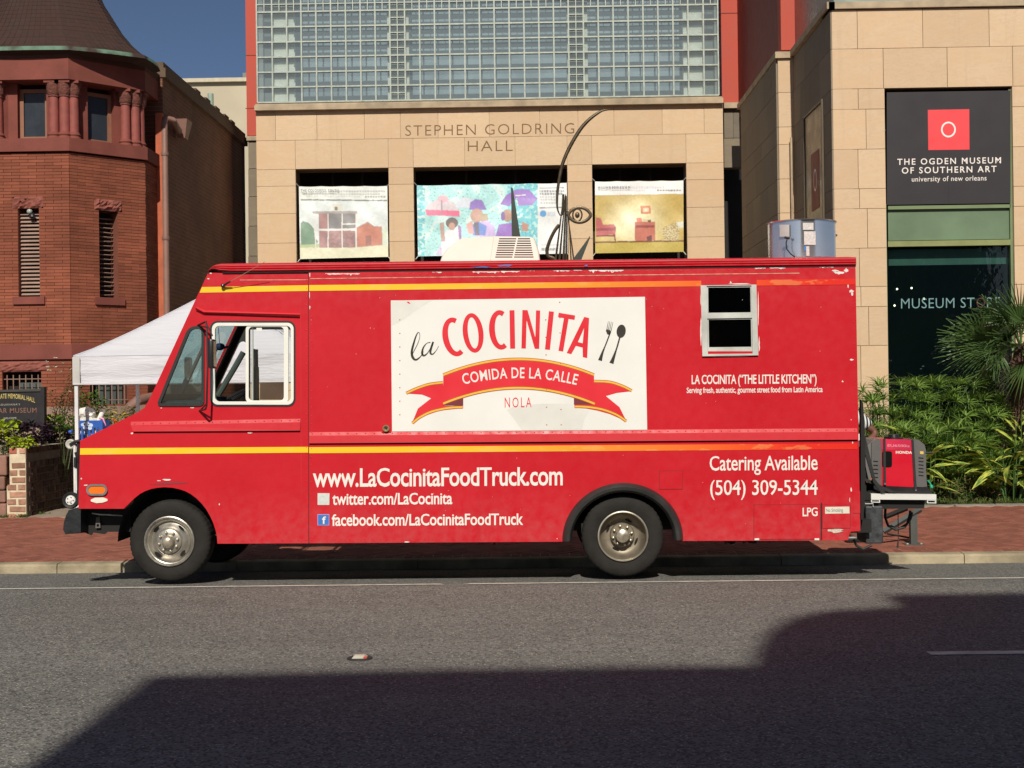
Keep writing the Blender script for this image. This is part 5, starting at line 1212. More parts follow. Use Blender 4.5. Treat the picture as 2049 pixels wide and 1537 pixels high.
# ---- hanging banners with printed pictures
def inpoly(P, poly):
    x, y = P[..., 0], P[..., 1]; r = np.zeros(x.shape, bool); n = len(poly); j = n-1
    for i in range(n):
        xi, yi = poly[i]; xj, yj = poly[j]
        c = ((yi > y) != (yj > y)) & (x < (xj-xi)*(y-yi)/((yj-yi) or 1e-9)+xi); r ^= c; j = i
    return r
def banner_mat(tag):
    m, nt, b = newmat('printed_vinyl'); a = N_(nt, 'ShaderNodeAttribute', attribute_name='print'); nt.links.new(a.outputs['Color'], b.inputs['Base Color']); b.inputs['Roughness'].default_value = .5; return m
BM = banner_mat(0)
def banner(label, corners, paint, nx, ny, seed):
    """corners TL,TR,BR,BL in photo px; a gently creased sheet whose vertices carry the printed picture"""
    c = [np.array(k, float) for k in corners]; U, V = np.meshgrid(np.linspace(0, 1, nx), np.linspace(0, 1, ny))
    PX = (c[0][0]*(1-U)+c[1][0]*U)*(1-V)+(c[3][0]*(1-U)+c[2][0]*U)*V; PY = (c[0][1]*(1-U)+c[1][1]*U)*(1-V)+(c[3][1]*(1-U)+c[2][1]*U)*V
    PY = PY + 1.6*np.sin(U*np.pi*5+seed)*(1-V)*V*2 + .9*np.abs(np.sin(U*np.pi*4))*(V < .5)*(1-2*V)
    P = np.stack([PX, PY], -1); img = paint(P)
    gy, gx_ = np.gradient(img.sum(-1)); ed = np.clip(np.hypot(gx_, gy)*1.2, 0, 1); img = img*(1-.28*ed[..., None]); img = (img+np.roll(img, 1, 0)+np.roll(img, 1, 1)+np.roll(img, (1, 1), (0, 1)))/4
    img = np.clip(img*1.28*(.93+.14*nz(P, .45, seed)[..., None])*(.97+.06*nz(P, 1.7, seed+9)[..., None]), 0, .88)
    rng = np.random.RandomState(seed)
    YY = YB+.10+.022*np.sin(U*9+V*6+seed)*np.sin(V*3.1)+.006*np.sin(U*23-V*17+seed*2)*np.sin(V*3.1)
    t = thing('banner', label, 'banner', (float(pt(corners[3][0], 400, YB).x), YB+.1, float(pt(600, corners[3][1], YB).z)), 'printed vinyl banners hung in the museum openings')
    me = bpy.data.meshes.new('banner_sheet'); n = nx*ny
    vs = []
    for yy, px, py in zip(YY.ravel(), PX.ravel(), PY.ravel()): vs.append(tuple(pt(px, py, yy)))
    idx = np.arange(n).reshape(ny, nx); f = np.stack([idx[:-1, :-1], idx[1:, :-1], idx[1:, 1:], idx[:-1, 1:]], -1).reshape(-1, 4)
    me.from_pydata(vs, [], f.tolist()); at = me.color_attributes.new('print', 'FLOAT_COLOR', 'POINT')
    at.data.foreach_set('color', np.concatenate([img.reshape(-1, 3), np.ones((n, 1))], 1).astype(np.float32).ravel())
    me.materials.append(BM); me.polygons.foreach_set('use_smooth', [True]*len(me.polygons)); link('banner_sheet', me, t)
    out = [(-5, -5), (5, -5), (5, 6), (-5, 6)]
    for k, (cx_, cy_) in enumerate(corners):
        mb = MB(); d = out[k]; mb.tube([pt(cx_, cy_, YB+.1), pt(cx_+d[0], cy_+d[1], YB+.02)], .008, 5); mb.build('tie_rope', mat('rope_white', (.6, .6, .55), .8) if 'rope_white' not in bpy.data.materials else bpy.data.materials['rope_white'], t)
    return t
def nz(P, s, seed=0):
    rng = np.random.RandomState(int(seed*31)); x, y = P[..., 0], P[..., 1]; o = np.zeros(x.shape)
    for k in range(14):
        a = rng.uniform(0, 6.28); f = s*rng.uniform(.5, 2.2); o += np.sin((x*np.cos(a)+y*np.sin(a))*f+rng.uniform(0, 6.28)+1.5*np.sin((x*np.sin(a)-y*np.cos(a))*f*.7))/math.sqrt(14)
    return np.clip(.5+.3*o, 0, 1)
def nz_old(P, s, seed=0): 
    x, y = P[..., 0]*s+seed*13.1, P[..., 1]*s+seed*7.7
    return (np.sin(x*1.7+np.sin(y*1.3)*1.7)+np.sin(y*2.1+np.sin(x*.9)*2)+np.sin((x+y)*1.1+seed))/6+.5
def fill(img, P, poly, col, k=1.): img[inpoly(P, poly)] = np.array(col)*k
def txtbars(img, P, x0, x1, y, h, col, dens=.6, seed=1):
    m = (P[..., 0] > x0) & (P[..., 0] < x1) & (P[..., 1] > y) & (P[..., 1] < y+h)
    h_ = np.sin(P[..., 0]*2.3+seed)*np.sin(P[..., 0]*1.13+seed*2); img[m & (h_ > dens-1)] = col
def s1(L, k=2.956, ox=480, oy=0): return [(ox+a/k, oy+b/k) for a, b in L]
def paint1(P):
    img = np.zeros(P.shape[:-1]+(3,)); img[:] = (.62, .66, .62)
    t = (P[..., 1]-400)/80; img[P[..., 1] > 401] = (.60, .66, .66)
    fill(img, P, s1([(340, 1455), (880, 1450), (880, 1530), (340, 1530)]), (.60, .60, .42)); fill(img, P, s1([(340, 1440), (470, 1440), (470, 1462), (340, 1462)]), (.36, .46, .22))
    fill(img, P, s1([(358, 1320), (372, 1308), (405, 1318), (435, 1350), (440, 1400), (462, 1430), (440, 1442), (360, 1445)]), (.10, .22, .13))
    w = nz(P, .5, 1); fill(img, P, s1([(466, 1262), (685, 1256), (690, 1462), (470, 1465)]), (.30, .12, .12)); 
    m = inpoly(P, s1([(525, 1262), (680, 1258), (680, 1350), (525, 1352)])); img[m] = (.14, .13, .14)
    m = inpoly(P, s1([(500, 1380), (680, 1380), (680, 1460), (500, 1462)])); img[m & (w > .5)] = (.20, .09, .10)
    fill(img, P, s1([(690, 1345), (755, 1312), (790, 1340), (838, 1338), (842, 1448), (692, 1460)]), (.46, .13, .07)); fill(img, P, s1([(722, 1342), (757, 1314), (792, 1338)]), (.40, .12, .07)); fill(img, P, s1([(742, 1395), (775, 1392), (776, 1448), (744, 1450)]), (.26, .07, .05))
    fill(img, P, s1([(838, 1360), (868, 1335), (870, 1445), (845, 1450)]), (.5, .58, .45))
    for a in (445, 520, 603, 685): fill(img, P, s1([(a-4, 1258), (a+4, 1258), (a+5, 1470), (a-3, 1470)]), (.66, .64, .60))
    fill(img, P, s1([(428, 1250), (692, 1248), (692, 1262), (432, 1262)]), (.30, .26, .24)); fill(img, P, s1([(440, 1352), (690, 1348), (690, 1364), (442, 1366)]), (.66, .64, .62)); fill(img, P, s1([(605, 1320), (685, 1318), (685, 1328), (605, 1330)]), (.6, .6, .58))
    fill(img, P, s1([(548, 1208), (605, 1206), (606, 1245), (550, 1245)]), (.60, .58, .46)); fill(img, P, s1([(560, 1222), (576, 1222), (576, 1242), (560, 1242)]), (.1, .1, .1))
    fill(img, P, s1([(360, 1178), (868, 1183), (868, 1188), (360, 1183)]), (.06, .06, .07))
    txtbars(img, P, 660, 770, 381, 3, (.40, .40, .38)); txtbars(img, P, 606, 760, 387, 2.6, (.42, .42, .40)); txtbars(img, P, 612, 720, 392, 1.8, (.50, .5, .48)); txtbars(img, P, 730, 771, 392.5, 2, (.15, .15, .15), .8)
    return img*.8+.2*np.array((.56, .58, .56))
def s2(L): return [(580+a/3.305, 340+b/3.305) for a, b in L]
def paint2(P):
    w = nz(P, .10, 2); w2 = nz(P, .33, 5); w3 = nz(P, .9, 3)
    img = np.array((.36, .66, .66))[None, None]*(.85+.35*w[..., None]); img = img*np.ones(P.shape[:-1]+(3,)); img[(w > .62)] = (.55, .76, .74)
    L = (P[..., 0] < 580+890/3.305) & (w2 > .45); img[L] = (.14, .52, .58)
    img[(P[..., 0] > 580+1440/3.305) & (w2 > .4)] = (.12, .50, .58)
    fill(img, P, s2([(960, 560), (1010, 470), (1080, 440), (1200, 480), (1160, 560)]), (.56, .48, .66))
    m = (w3 > .86) & (w2 > .4); img[m] = img[m]*.45
    def el(c, rx, ry, n=24, a0=0, a1=360): return s2([(c[0]+rx*math.cos(R(a0+(a1-a0)*k/n)), c[1]+ry*math.sin(R(a0+(a1-a0)*k/n))) for k in range(n+1)])
    fill(img, P, el((1005, 275), 112, 80, 24, 180, 360), (.60, .52, .56)); fill(img, P, el((1010, 190), 36, 24), (.72, .36, .42)); fill(img, P, s2([(893, 262), (1120, 270), (1118, 308), (1000, 300), (905, 300)]), (.72, .12, .24))
    fill(img, P, s2([(1000, 200), (1006, 200), (1004, 300), (998, 300)]), (.3, .25, .3)); fill(img, P, el((1160, 250), 70, 70, 24, 180, 360), (.56, .60, .68))
    fill(img, P, el((1070, 350), 40, 36), (.10, .06, .05)); fill(img, P, el((1070, 372), 22, 26), (.42, .22, .16)); fill(img, P, s2([(1030, 395), (1110, 395), (1130, 470), (1120, 600), (1000, 600), (1000, 480)]), (.70, .66, .72)); fill(img, P, s2([(1110, 360), (1132, 380), (1130, 470), (1118, 450)]), (.30, .12, .38)); fill(img, P, s2([(990, 350), (1018, 345), (1022, 470), (1000, 470)]), (.42, .25, .20))
    fill(img, P, s2([(1185, 262), (1192, 215), (1225, 192), (1270, 200), (1300, 262)]), (.22, .12, .45)); fill(img, P, el((1235, 300), 42, 46), (.46, .26, .20)); fill(img, P, s2([(1260, 290), (1305, 290), (1310, 350), (1280, 380), (1262, 330)]), (.36, .28, .16))
    fill(img, P, s2([(1210, 360), (1300, 330), (1350, 370), (1360, 440), (1220, 440)]), (.50, .38, .68)); fill(img, P, s2([(1195, 370), (1240, 340), (1300, 370), (1290, 430), (1210, 430)]), (.12, .22, .58)); fill(img, P, s2([(1165, 360), (1205, 335), (1215, 420), (1180, 420)]), (.66, .30, .28)); fill(img, P, s2([(1215, 345), (1245, 345), (1250, 430), (1225, 430)]), (.12, .10, .14))
    fill(img, P, s2([(1390, 225), (1430, 165), (1500, 125), (1580, 128), (1635, 190), (1500, 180), (1450, 240)]), (.22, .10, .45)); fill(img, P, s2([(1500, 180), (1635, 190), (1600, 232), (1510, 235)]), (.30, .16, .52)); fill(img, P, s2([(1490, 165), (1560, 160), (1560, 168), (1490, 174)]), (.70, .62, .75))
    fill(img, P, el((1438, 300), 32, 42), (.38, .2, .14)); fill(img, P, el((1408, 305), 14, 30), (.18, .08, .32)); fill(img, P, s2([(1380, 360), (1500, 345), (1520, 440), (1360, 440)]), (.24, .10, .45)); fill(img, P, s2([(1535, 340), (1575, 360), (1570, 405), (1530, 400)]), (.46, .22, .16))
    fill(img, P, s2([(1636, 80), (1850, 80), (1850, 600), (1636, 600)]), (.66, .68, .68))
    for yy in (118, 248): fill(img, P, s2([(1650, yy), (1810, yy-4), (1810, yy), (1650, yy+4)]), (.15, .15, .18))
    for i, yy in enumerate((134, 152, 172, 190, 212)): txtbars(img, P, 580+1650/3.305, 580+(1810-40*(i > 1))/3.305, 340+yy/3.305, 3.4, (.16, .16, .2) if i < 2 else (.45, .45, .45), .75, i)
    fill(img, P, el((1673, 288), 21, 21), (.05, .28, .62)); txtbars(img, P, 1094, 1110, 424, 8, (.5, .55, .6), .5); txtbars(img, P, 1082, 1112, 496, 5, (.2, .2, .2), .7); txtbars(img, P, 1082, 1118, 488, 3, (.5, .5, .5), .7)
    return img*.86+.14*np.array((.60, .66, .66))
def s3(L): return [(960+a/2.956, b/2.956) for a, b in L]
def paint3(P):
    x = P[..., 0]; y = P[..., 1]; d = np.exp(-(((x-1268)/48)**2+((y-445)/42)**2)/1.1); w = nz(P, .12, 4)
    img = np.array((.44, .32, .09))*np.ones(P.shape[:-1]+(3,)); img += d[..., None]*np.array((.34, .42, .42)); img *= (.93+.14*w[..., None]); img = np.clip(img, 0, .8)
    fill(img, P, s3([(680, 1432), (1210, 1425), (1210, 1500), (680, 1500)]), (.42, .33, .08)); fill(img, P, s3([(680, 1428), (1210, 1420), (1210, 1428), (680, 1436)]), (.16, .07, .03))
    ch = (.42, .12, .12); fill(img, P, s3([(686, 1285), (715, 1290), (728, 1330), (790, 1325), (805, 1345), (800, 1385), (686, 1392)]), ch); fill(img, P, s3([(686, 1350), (804, 1345), (804, 1362), (686, 1366)]), (.26, .07, .08)); fill(img, P, s3([(792, 1385), (800, 1385), (803, 1435), (798, 1435)]), (.2, .06, .04)); fill(img, P, s3([(686, 1392), (795, 1388), (795, 1397), (686, 1400)]), (.2, .06, .05))
    fill(img, P, s3([(915, 1312), (1034, 1312), (1036, 1422), (918, 1424)]), (.46, .16, .12)); fill(img, P, s3([(922, 1332), (1030, 1332), (1030, 1345), (922, 1345)]), (.26, .08, .07)); fill(img, P, s3([(985, 1400), (1015, 1390), (1016, 1424), (990, 1424)]), (.14, .06, .06))
    fill(img, P, s3([(925, 1290), (955, 1288), (958, 1310), (928, 1312)]), (.66, .24, .18)); fill(img, P, s3([(962, 1298), (992, 1296), (994, 1312), (964, 1312)]), (.6, .5, .3)); fill(img, P, s3([(994, 1300), (1010, 1300), (1010, 1312), (995, 1312)]), (.16, .07, .06))
    fill(img, P, s3([(950, 1218), (1008, 1216), (1010, 1262), (952, 1264)]), (.52, .18, .10)); fill(img, P, s3([(962, 1228), (998, 1227), (999, 1253), (963, 1254)]), (.62, .46, .30)); fill(img, P, s3([(974, 1234), (988, 1233), (988, 1249), (975, 1250)]), (.66, .60, .42))
    m = inpoly(P, s3([(1082, 1345), (1160, 1315), (1178, 1350), (1178, 1422), (1085, 1422)])); w2 = nz(P, .8, 7); img[m] = (.52, .44, .24); img[m & (w2 > .55)] = (.30, .22, .10)
    fill(img, P, s3([(1160, 1310), (1205, 1310), (1205, 1345), (1175, 1350)]), (.5, .5, .4))
    fill(img, P, s3([(670, 1000), (1220, 1000), (1220, 1146), (670, 1156)]), (.68, .68, .66)); txtbars(img, P, 1196, 1262, 373, 4, (.35, .35, .4), .9); txtbars(img, P, 1264, 1330, 373, 4, (.55, .55, .58), .6); txtbars(img, P, 1196, 1290, 379.5, 2.4, (.6, .6, .6), .6); txtbars(img, P, 1314, 1362, 379.5, 2.4, (.2, .2, .2), .7)
    return img
b1 = banner('white banner picturing a porch house and red shed in the opening nearest the tower', [(598, 373), (775, 372), (777, 514), (600.5, 518.5)], paint1, 200, 150, 1)
b2 = banner('wide turquoise banner of women under umbrellas in the middle museum opening', [(834, 371), (1134, 366), (1136, 507.5), (836.5, 513)], paint2, 300, 150, 2)
b3 = banner('golden banner picturing an armchair and a wooden desk in the opening beside the wing', [(1190.5, 363), (1367.5, 361), (1368, 504), (1191, 507)], paint3, 190, 150, 3)
lettering('banner_lettering', 'THE COLOURFUL SOUTH:', 602, 679, 384, 383.5, 5, YB+.045, mat('ink_black', (.05, .05, .06), .5), b1, .0, 1.2)
lettering('banner_lettering', 'WILLIAM EGGLESTON:', 1196, 1262, 377.5, 376.5, 4.6, YB+.045, bpy.data.materials['ink_black'], b3, -.01, 1.2)

# ================================================================== BACKGROUND BLOCK
bb = thing('cream_building', 'plain cream office block rising behind the brick hall roof', 'building', (-17, 60, 0))
a, b_ = pt(250, 158, 60), pt(560, 158, 60)
mb = MB(); mb.box((a.x, 60, -.3), (b_.x, 80, pt(400, 166, 60).z)); mb.build('wall', mat('cream_render', (.50, .44, .32), .85, var=.12, scale=.5), bb)
mb = MB(); mb.box((a.x-.1, 59.8, pt(400, 166, 60).z), (b_.x+.1, 80.1, pt(400, 158.5, 60).z)); mb.build('parapet', mat('cream_coping', (.56, .50, .38), .85), bb)
mb = MB(); q = pt(490, 158, 61); mb.box((q.x-.1, 61, q.z-.1), (q.x+.08, 61.2, q.z+.28)); q = pt(441, 158, 61); mb.box((q.x-.3, 61, q.z-.1), (q.x+.5, 61.5, q.z+.06)); mb.build('roof_vent', mat('vent_grey', (.2, .2, .18), .7), bb)

# ================================================================== THE BRICK HALL WITH ITS OCTAGONAL TOWER
hall = thing('brick_hall', 'red brick memorial hall with an octagonal tower, stone columns and a flared roof', 'memorial hall', (-7.85, 22.5, 0))
TB = mat('tower_brick', (.245, .078, .045), .85, var=.3, scale=1.4, rn=.17, bump=.15, bscale=30, spec=.2)
TM = mat('tower_mortar', (.19, .062, .038), .9, var=.2)
BS = mat('brownstone', (.205, .063, .048), .8, var=.22, scale=2.5, bump=.2, bscale=18, spec=.2)
BSD = mat('brownstone_rusticated', (.25, .085, .065), .9, var=.35, scale=9, bump=1., bscale=14, spec=.2)
Yt = 21.0; s8 = 1.30; ap = s8*1.2071; ctr = Vector((pt(58, 500, Yt).x, Yt+ap, 0))
def oct_(r_ap, k0=0):                    # corners of an octagon with apothem r_ap, facet 0 facing the street
    Rr = r_ap/math.cos(R(22.5)); return [Vector((ctr.x+Rr*math.cos(R(-112.5+45*k)), ctr.y+Rr*math.sin(R(-112.5+45*k)), 0)) for k in range(8)]
zT = lambda py: zc(py, 60, Yt)
def ringwall(name, ap0, z0, z1, m, ap1=None, inner=.3, par=hall):
    A_ = oct_(ap0); B_ = oct_(ap0 if ap1 is None else ap1); I = oct_(min(ap0, ap1 or ap0)-inner); mb = MB()
    for k in range(8):
        a, b_ = A_[k], A_[(k+1) % 8]; c, d = B_[k], B_[(k+1) % 8]; e, f_ = I[k], I[(k+1) % 8]; U_ = lambda v, z: (v.x, v.y, z)
        mb.quad(U_(a, z0), U_(b_, z0), U_(d, z1), U_(c, z1)); mb.quad(U_(c, z1), U_(d, z1), U_(f_, z1), U_(e, z1)); mb.quad(U_(b_, z0), U_(a, z0), U_(e, z0), U_(f_, z0)); mb.quad(U_(f_, z0), U_(e, z0), U_(e, z1), U_(f_, z1))
    return mb.build(name, m, par)
ztop_b = zT(307); zb0 = zT(838)
# brick shaft: backing + individual bricks facet by facet, with openings
O8 = oct_(ap)
def fr(k):
    a, b_ = O8[k], O8[(k+1) % 8]; U_ = (b_-a).normalized(); N_o = Vector((U_.y, -U_.x, 0)); return a, U_, N_o
slot_z = (zT(594), zT(417)); hb, bwid = .0495, .262
opening = {0: [(s8/2-.165, s8/2+.165, *slot_z), (s8/2-.44, s8/2+.17, zT(812), zT(744))], 1: [(s8/2-.165, s8/2+.165, *slot_z), (s8/2-.35, s8/2+.32, zT(812), zT(744))], 7: [(s8/2-.165, s8/2+.165, *slot_z)]}
Ms = []
Zs = []; z = zb0
for k in (0, 1, 2, 7):
    a, U_, N_o = fr(k); opn = opening.get(k, []); row = 0; z = zb0
    ang = math.atan2(U_.y, U_.x)
    while z < ztop_b-.02:
        if zT(722) < z+.02 < zT(690): z += hb; row += 1; continue
        st = 0 if row % 2 == 0 else -bwid/2; x = st
        while x < s8-.01:
            xa, xb_ = max(0, x), min(s8, x+bwid)
            segs = [(xa, xb_)]
            for (o0, o1, oz0, oz1) in opn:
                if z+hb > oz0+.005 and z < oz1-.005:
                    ns = []
                    for (p0, p1) in segs:
                        if p1 <= o0 or p0 >= o1: ns.append((p0, p1))
                        else:
                            if p0 < o0-.02: ns.append((p0, o0))
                            if p1 > o1+.02: ns.append((o1, p1))
                    segs = ns
            for (p0, p1) in segs:
                c = a+U_*((p0+p1)/2)+N_o*(.004+rnd.uniform(-.002, .003)-.02); Ms.append(((0 if k in (0, 1) else 1), -z if k else -z-.001, TRS((c.x, c.y, z+hb/2), (p1-p0-.005, .05, hb-.006), rz=ang)))
            x += bwid
        z += hb; row += 1
Ms.sort(key=lambda t: (t[0], t[1])); pieces('brick', [m[2] for m in Ms], TB, hall, 300, 'brick_courses')
for k in range(8):
    a, U_, N_o = fr(k); mb = MB(); opn = opening.get(k, [])
    mb.plate(a-N_o*.012, U_, EZ, -N_o, .25, [(0, -.3), (s8, -.3), (s8, ztop_b), (0, ztop_b)], [[(o[0], o[2]), (o[1], o[2]), (o[1], o[3]), (o[0], o[3])] for o in opn]); mb.build('wall', TM, hall)
mb = MB()
for v in oct_(ap-.262): mb.v += [(v.x, v.y, -.2), (v.x, v.y, ztop_b)]
for k in range(8): j = (k+1) % 8; mb.f.append((2*k, 2*j, 2*j+1, 2*k+1)); mb.m.append(0)
mb.build('inner_lining', mat('hall_dark', (.02, .014, .012), .9), hall)
LOU = mat('louvre_grey', (.33, .22, .17), .7, var=.15); 
for k in (7, 0, 1):
    a, U_, N_o = fr(k); zz = slot_z[0]+.05; ang = math.atan2(U_.y, U_.x); i = 0; dep = .10 if k == 0 else .17
    lv = None
    while zz < slot_z[1]-.05:
        tw = 0 if k != 1 else rnd.uniform(-.06, .06); c = a+U_*(s8/2)-N_o*dep
        M = Matrix.Translation((c.x, c.y, zz)) @ Matrix.Rotation(ang, 4, 'Z') @ Matrix.Rotation(tw, 4, 'Y') @ Matrix.Rotation(R(38 if k != 1 else -8), 4, 'X') @ Matrix.Diagonal((.32, .062 if k != 1 else .05, .008, 1))
        link('louvre_slat', unitbox(LOU), hall, M); zz += .06 if k != 1 else .072
    def fbx(name, s0, s1, z0, z1, d0, d1, m):
        mb = MB(); Mx = Matrix(((U_.x, N_o.x, 0, a.x), (U_.y, N_o.y, 0, a.y), (0, 0, 1, 0), (0, 0, 0, 1))); mb.box((s0, d0, z0), (s1, d1, z1), M=Mx); return mb.build(name, m, hall)
    fbx('slot_sill', s8/2-.25, s8/2+.25, zT(609), zT(594), -.15, .05, BS)
    # rusticated lintels, rough faced
    def rough(name, s0, s1, z0, z1, d, m, seed, amp=.03):
        mb = MB(); nx, nz_ = 14, 6; Mx = Matrix(((U_.x, N_o.x, 0, a.x), (U_.y, N_o.y, 0, a.y), (0, 0, 1, 0), (0, 0, 0, 1)))
        for j in range(nz_+1):
            for i_ in range(nx+1):
                e = 0 if (i_ in (0, nx) or j in (0, nz_)) else 1
                mb.v.append(tuple(Mx @ Vector((s0+(s1-s0)*i_/nx, d+e*(.02+amp*mnoise.noise(Vector((i_*.9+seed, j*1.3, seed*3.)))), z0+(z1-z0)*j/nz_))))
        for j in range(nz_):
            for i_ in range(nx): q = j*(nx+1)+i_; mb.f.append((q, q+1, q+nx+2, q+nx+1)); mb.m.append(0)
        mb.box((s0, -.1, z0), (s1, d, z1), M=Mx); return mb.build(name, m, hall, fix=False)
    rough('lintel', s8/2-.245, s8/2+.235, zT(417), zT(394), .012, BSD, k+1, .05)
    if k in (0, 1):
        oo_ = opening[k][1]; rough('basement_lintel', oo_[0]-.12, oo_[1]+.12, zT(744), zT(723), .008, BSD, k+5, .03)
        for i_ in range(6): s_ = oo_[0]+.06+(oo_[1]-oo_[0]-.12)*i_/5; c = a+U_*s_-N_o*.03; mb = MB(); mb.tube([(c.x, c.y, zT(812)), (c.x, c.y, zT(750))], .009, 6); mb.build('window_bar', mat('rusty_bar', (.26, .16, .12), .7) if 'rusty_bar' not in bpy.data.materials else bpy.data.materials['rusty_bar'], hall)
        for zq in (zT(758.5), zT(803)): p0, p1 = a+U_*(oo_[0]+.01)-N_o*.03, a+U_*(oo_[1]-.01)-N_o*.03; mb = MB(); mb.tube([(p0.x, p0.y, zq), (p1.x, p1.y, zq)], .008, 6); mb.build('window_bar', bpy.data.materials['rusty_bar'], hall)
        c0_, c1_ = a+U_*(oo_[0]+.2)-N_o*.2, a+U_*oo_[1]-N_o*.2; mb = MB(); mb.quad((c0_.x, c0_.y, zT(812)), (c1_.x, c1_.y, zT(812)), (c1_.x, c1_.y, zT(765)), (c0_.x, c0_.y, zT(765))); mb.build('basement_pane', mat('dull_pane', (.10, .12, .11), .15) if 'dull_pane' not in bpy.data.materials else bpy.data.materials['dull_pane'], hall, fix=False)
    if k == 0:
        q = a+U_*(s8/2)+N_o*-.02; mb = MB(); mb.ico((q.x+.01, q.y, zT(423)), .045, 2); mb.build('lamp_globe', mat('lamp_glass_dusty', (.35, .38, .34), .2), hall, True); mb = MB(); mb.lathe([(.02, 0), (.045, -.03), (.05, -.06), (.03, -.075)], (q.x+.05, q.y, zT(426)), 'z', 12); mb.build('lamp_hood', BLKP, hall)
ringwall('stone_band', ap+.03, zT(719.5), zT(690), BS); ringwall('sill_course', ap+.06, zT(304), zT(278), BS, inner=.45)
ringwall('stone_base', ap+.05, -.2, zT(838), mat('rough_base_stone', (.33, .24, .17), .95, var=.3, bump=.8, bscale=12))
ringwall('pink_plinth', ap+.02, zT(838), zT(815), mat('pink_render', (.30, .20, .15), .9, var=.3))
zcol0, zcol1 = zT(278), zT(160)
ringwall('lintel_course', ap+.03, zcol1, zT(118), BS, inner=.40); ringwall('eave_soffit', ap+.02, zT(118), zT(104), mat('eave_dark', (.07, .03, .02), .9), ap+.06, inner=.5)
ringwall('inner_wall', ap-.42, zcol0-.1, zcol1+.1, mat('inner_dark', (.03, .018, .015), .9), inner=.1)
OC = oct_(ap-.02)
CST = mat('red_column_stone', (.27, .07, .055), .7, var=.2, scale=8)
CAPM = mat('carved_capital', (.16, .055, .04), .9, var=.5, scale=25, bump=1.5, bscale=45)
def column(x, y, r_):
    e = thing('column', None, None, (x, y, zcol0)); e.parent = hall; e.matrix_parent_inverse = Matrix.Translation(-Vector(hall.location)); H_ = zcol1-zcol0
    def pr(name, prof, m, n=14, wob=None): 
        mb = MB(); mb.lathe(prof, (0, 0, 0), 'z', n, wob=wob); me_ = mb.build(name, m, None, True); me_.parent = e
    pr('column_base', [(r_*1.35, 0), (r_*1.35, .03), (r_*1.15, .05), (r_*1.3, .075), (r_*1.05, .11), (r_*.98, .12)], BS)
    pr('shaft', [(r_*.98, .11), (r_*.96, H_*.5), (r_*.9, H_-.24)], CST)
    pr('capital', [(r_*1.05, H_-.25), (r_*1.0, H_-.23), (r_*1.15, H_-.2), (r_*1.2, H_-.12), (r_*1.5, H_-.04), (r_*1.45, H_)], CAPM, 20, lambda i, k_: .012*(k_ % 2) if 1 < i < 4 else 0)
    mb = MB(); mb.box((-r_*1.45, -r_*1.45, H_-.045), (r_*1.45, r_*1.45, H_+.0)); o = mb.build('abacus', BS, None); o.parent = e
rC = .082
for k in (7, 0, 1, 2):
    a, U_, N_o = fr(k); w0 = .235
    for s_ in ((.14,) if k != 7 else (.9, )): c = a+U_*s_-N_o*.11; column(c.x, c.y, rC)
    for s_ in ((s8-.27, s8-.10) if k in (7, 0, 1) else ()): c = a+U_*s_-N_o*.11; column(c.x, c.y, rC)
    # pier between windows and the window itself
    a2 = a-N_o*.22
    for (q0, q1) in ((-.05, .42), (s8-.42, s8+.05)):
        mb = MB(); Mx = Matrix(((U_.x, N_o.x, 0, a2.x), (U_.y, N_o.y, 0, a2.y), (0, 0, 1, 0), (0, 0, 0, 1))); mb.box((q0, -.2, zcol0), (q1, .02, zcol1), M=Mx); mb.build('window_jamb', BS, hall)
    mb = MB(); mb.plate(a-N_o*.30, U_, EZ, -N_o, .05, [(.42, zcol0+.02), (s8-.42, zcol0+.02), (s8-.42, zcol1-.08), (.42, zcol1-.08)], [[(.48, zcol0+.09), (s8-.48, zcol0+.09), (s8-.48, zcol1-.14), (.48, zcol1-.14)]]); wf_ = mb.build('window_frame', mat('brown_window_frame', (.26, .12, .07), .7, var=.2) if 'brown_window_frame' not in bpy.data.materials else bpy.data.materials['brown_window_frame'], hall)
    mb = MB(); p0, p1 = a+U_*.43-N_o*.33, a+U_*(s8-.43)-N_o*.33; mb.quad((p0.x, p0.y, zcol0+.09), (p1.x, p1.y, zcol0+.09), (p1.x, p1.y, zcol1-.14), (p0.x, p0.y, zcol1-.14)); mb.build('pane', mat('tower_pane', (.03, .036, .045), .25, spec=.3) if 'tower_pane' not in bpy.data.materials else bpy.data.materials['tower_pane'], wf_, fix=False)
# flared roof
ROOF = mat('dark_red_slate', (.038, .017, .012), .9, var=.2, scale=3, bump=.4, bscale=12)
prof = [(1.50, 6.97), (1.74, 7.02), (1.725, 7.06), (1.55, 7.17), (1.36, 7.34), (1.18, 7.56), (.87, 8.08), (.58, 8.9), (.3, 9.7), (.02, 10.4)]
mb = MB()
def octl(r_, z, n=48):                       # gently rounded octagon
    out_ = []
    C8 = oct_(r_)
    for k in range(8):
        for i in range(6):
            p = C8[k].lerp(C8[(k+1) % 8], i/6); d = Vector((p.x-ctr.x, p.y-ctr.y)); rr_ = d.length; rr_ = rr_*.65+r_*1.04*.35; d.normalize(); out_.append((ctr.x+d.x*rr_, 21.92+d.y*rr_*.62, z))
    return out_
for (r_, z_) in prof: mb.v += octl(r_, z_+0)
for i in range(len(prof)-1):
    for k in range(48): k2 = (k+1) % 48; mb.f.append((i*48+k, i*48+k2, (i+1)*48+k2, (i+1)*48+k)); mb.m.append(0)
mb.build('tower_roof', ROOF, hall)
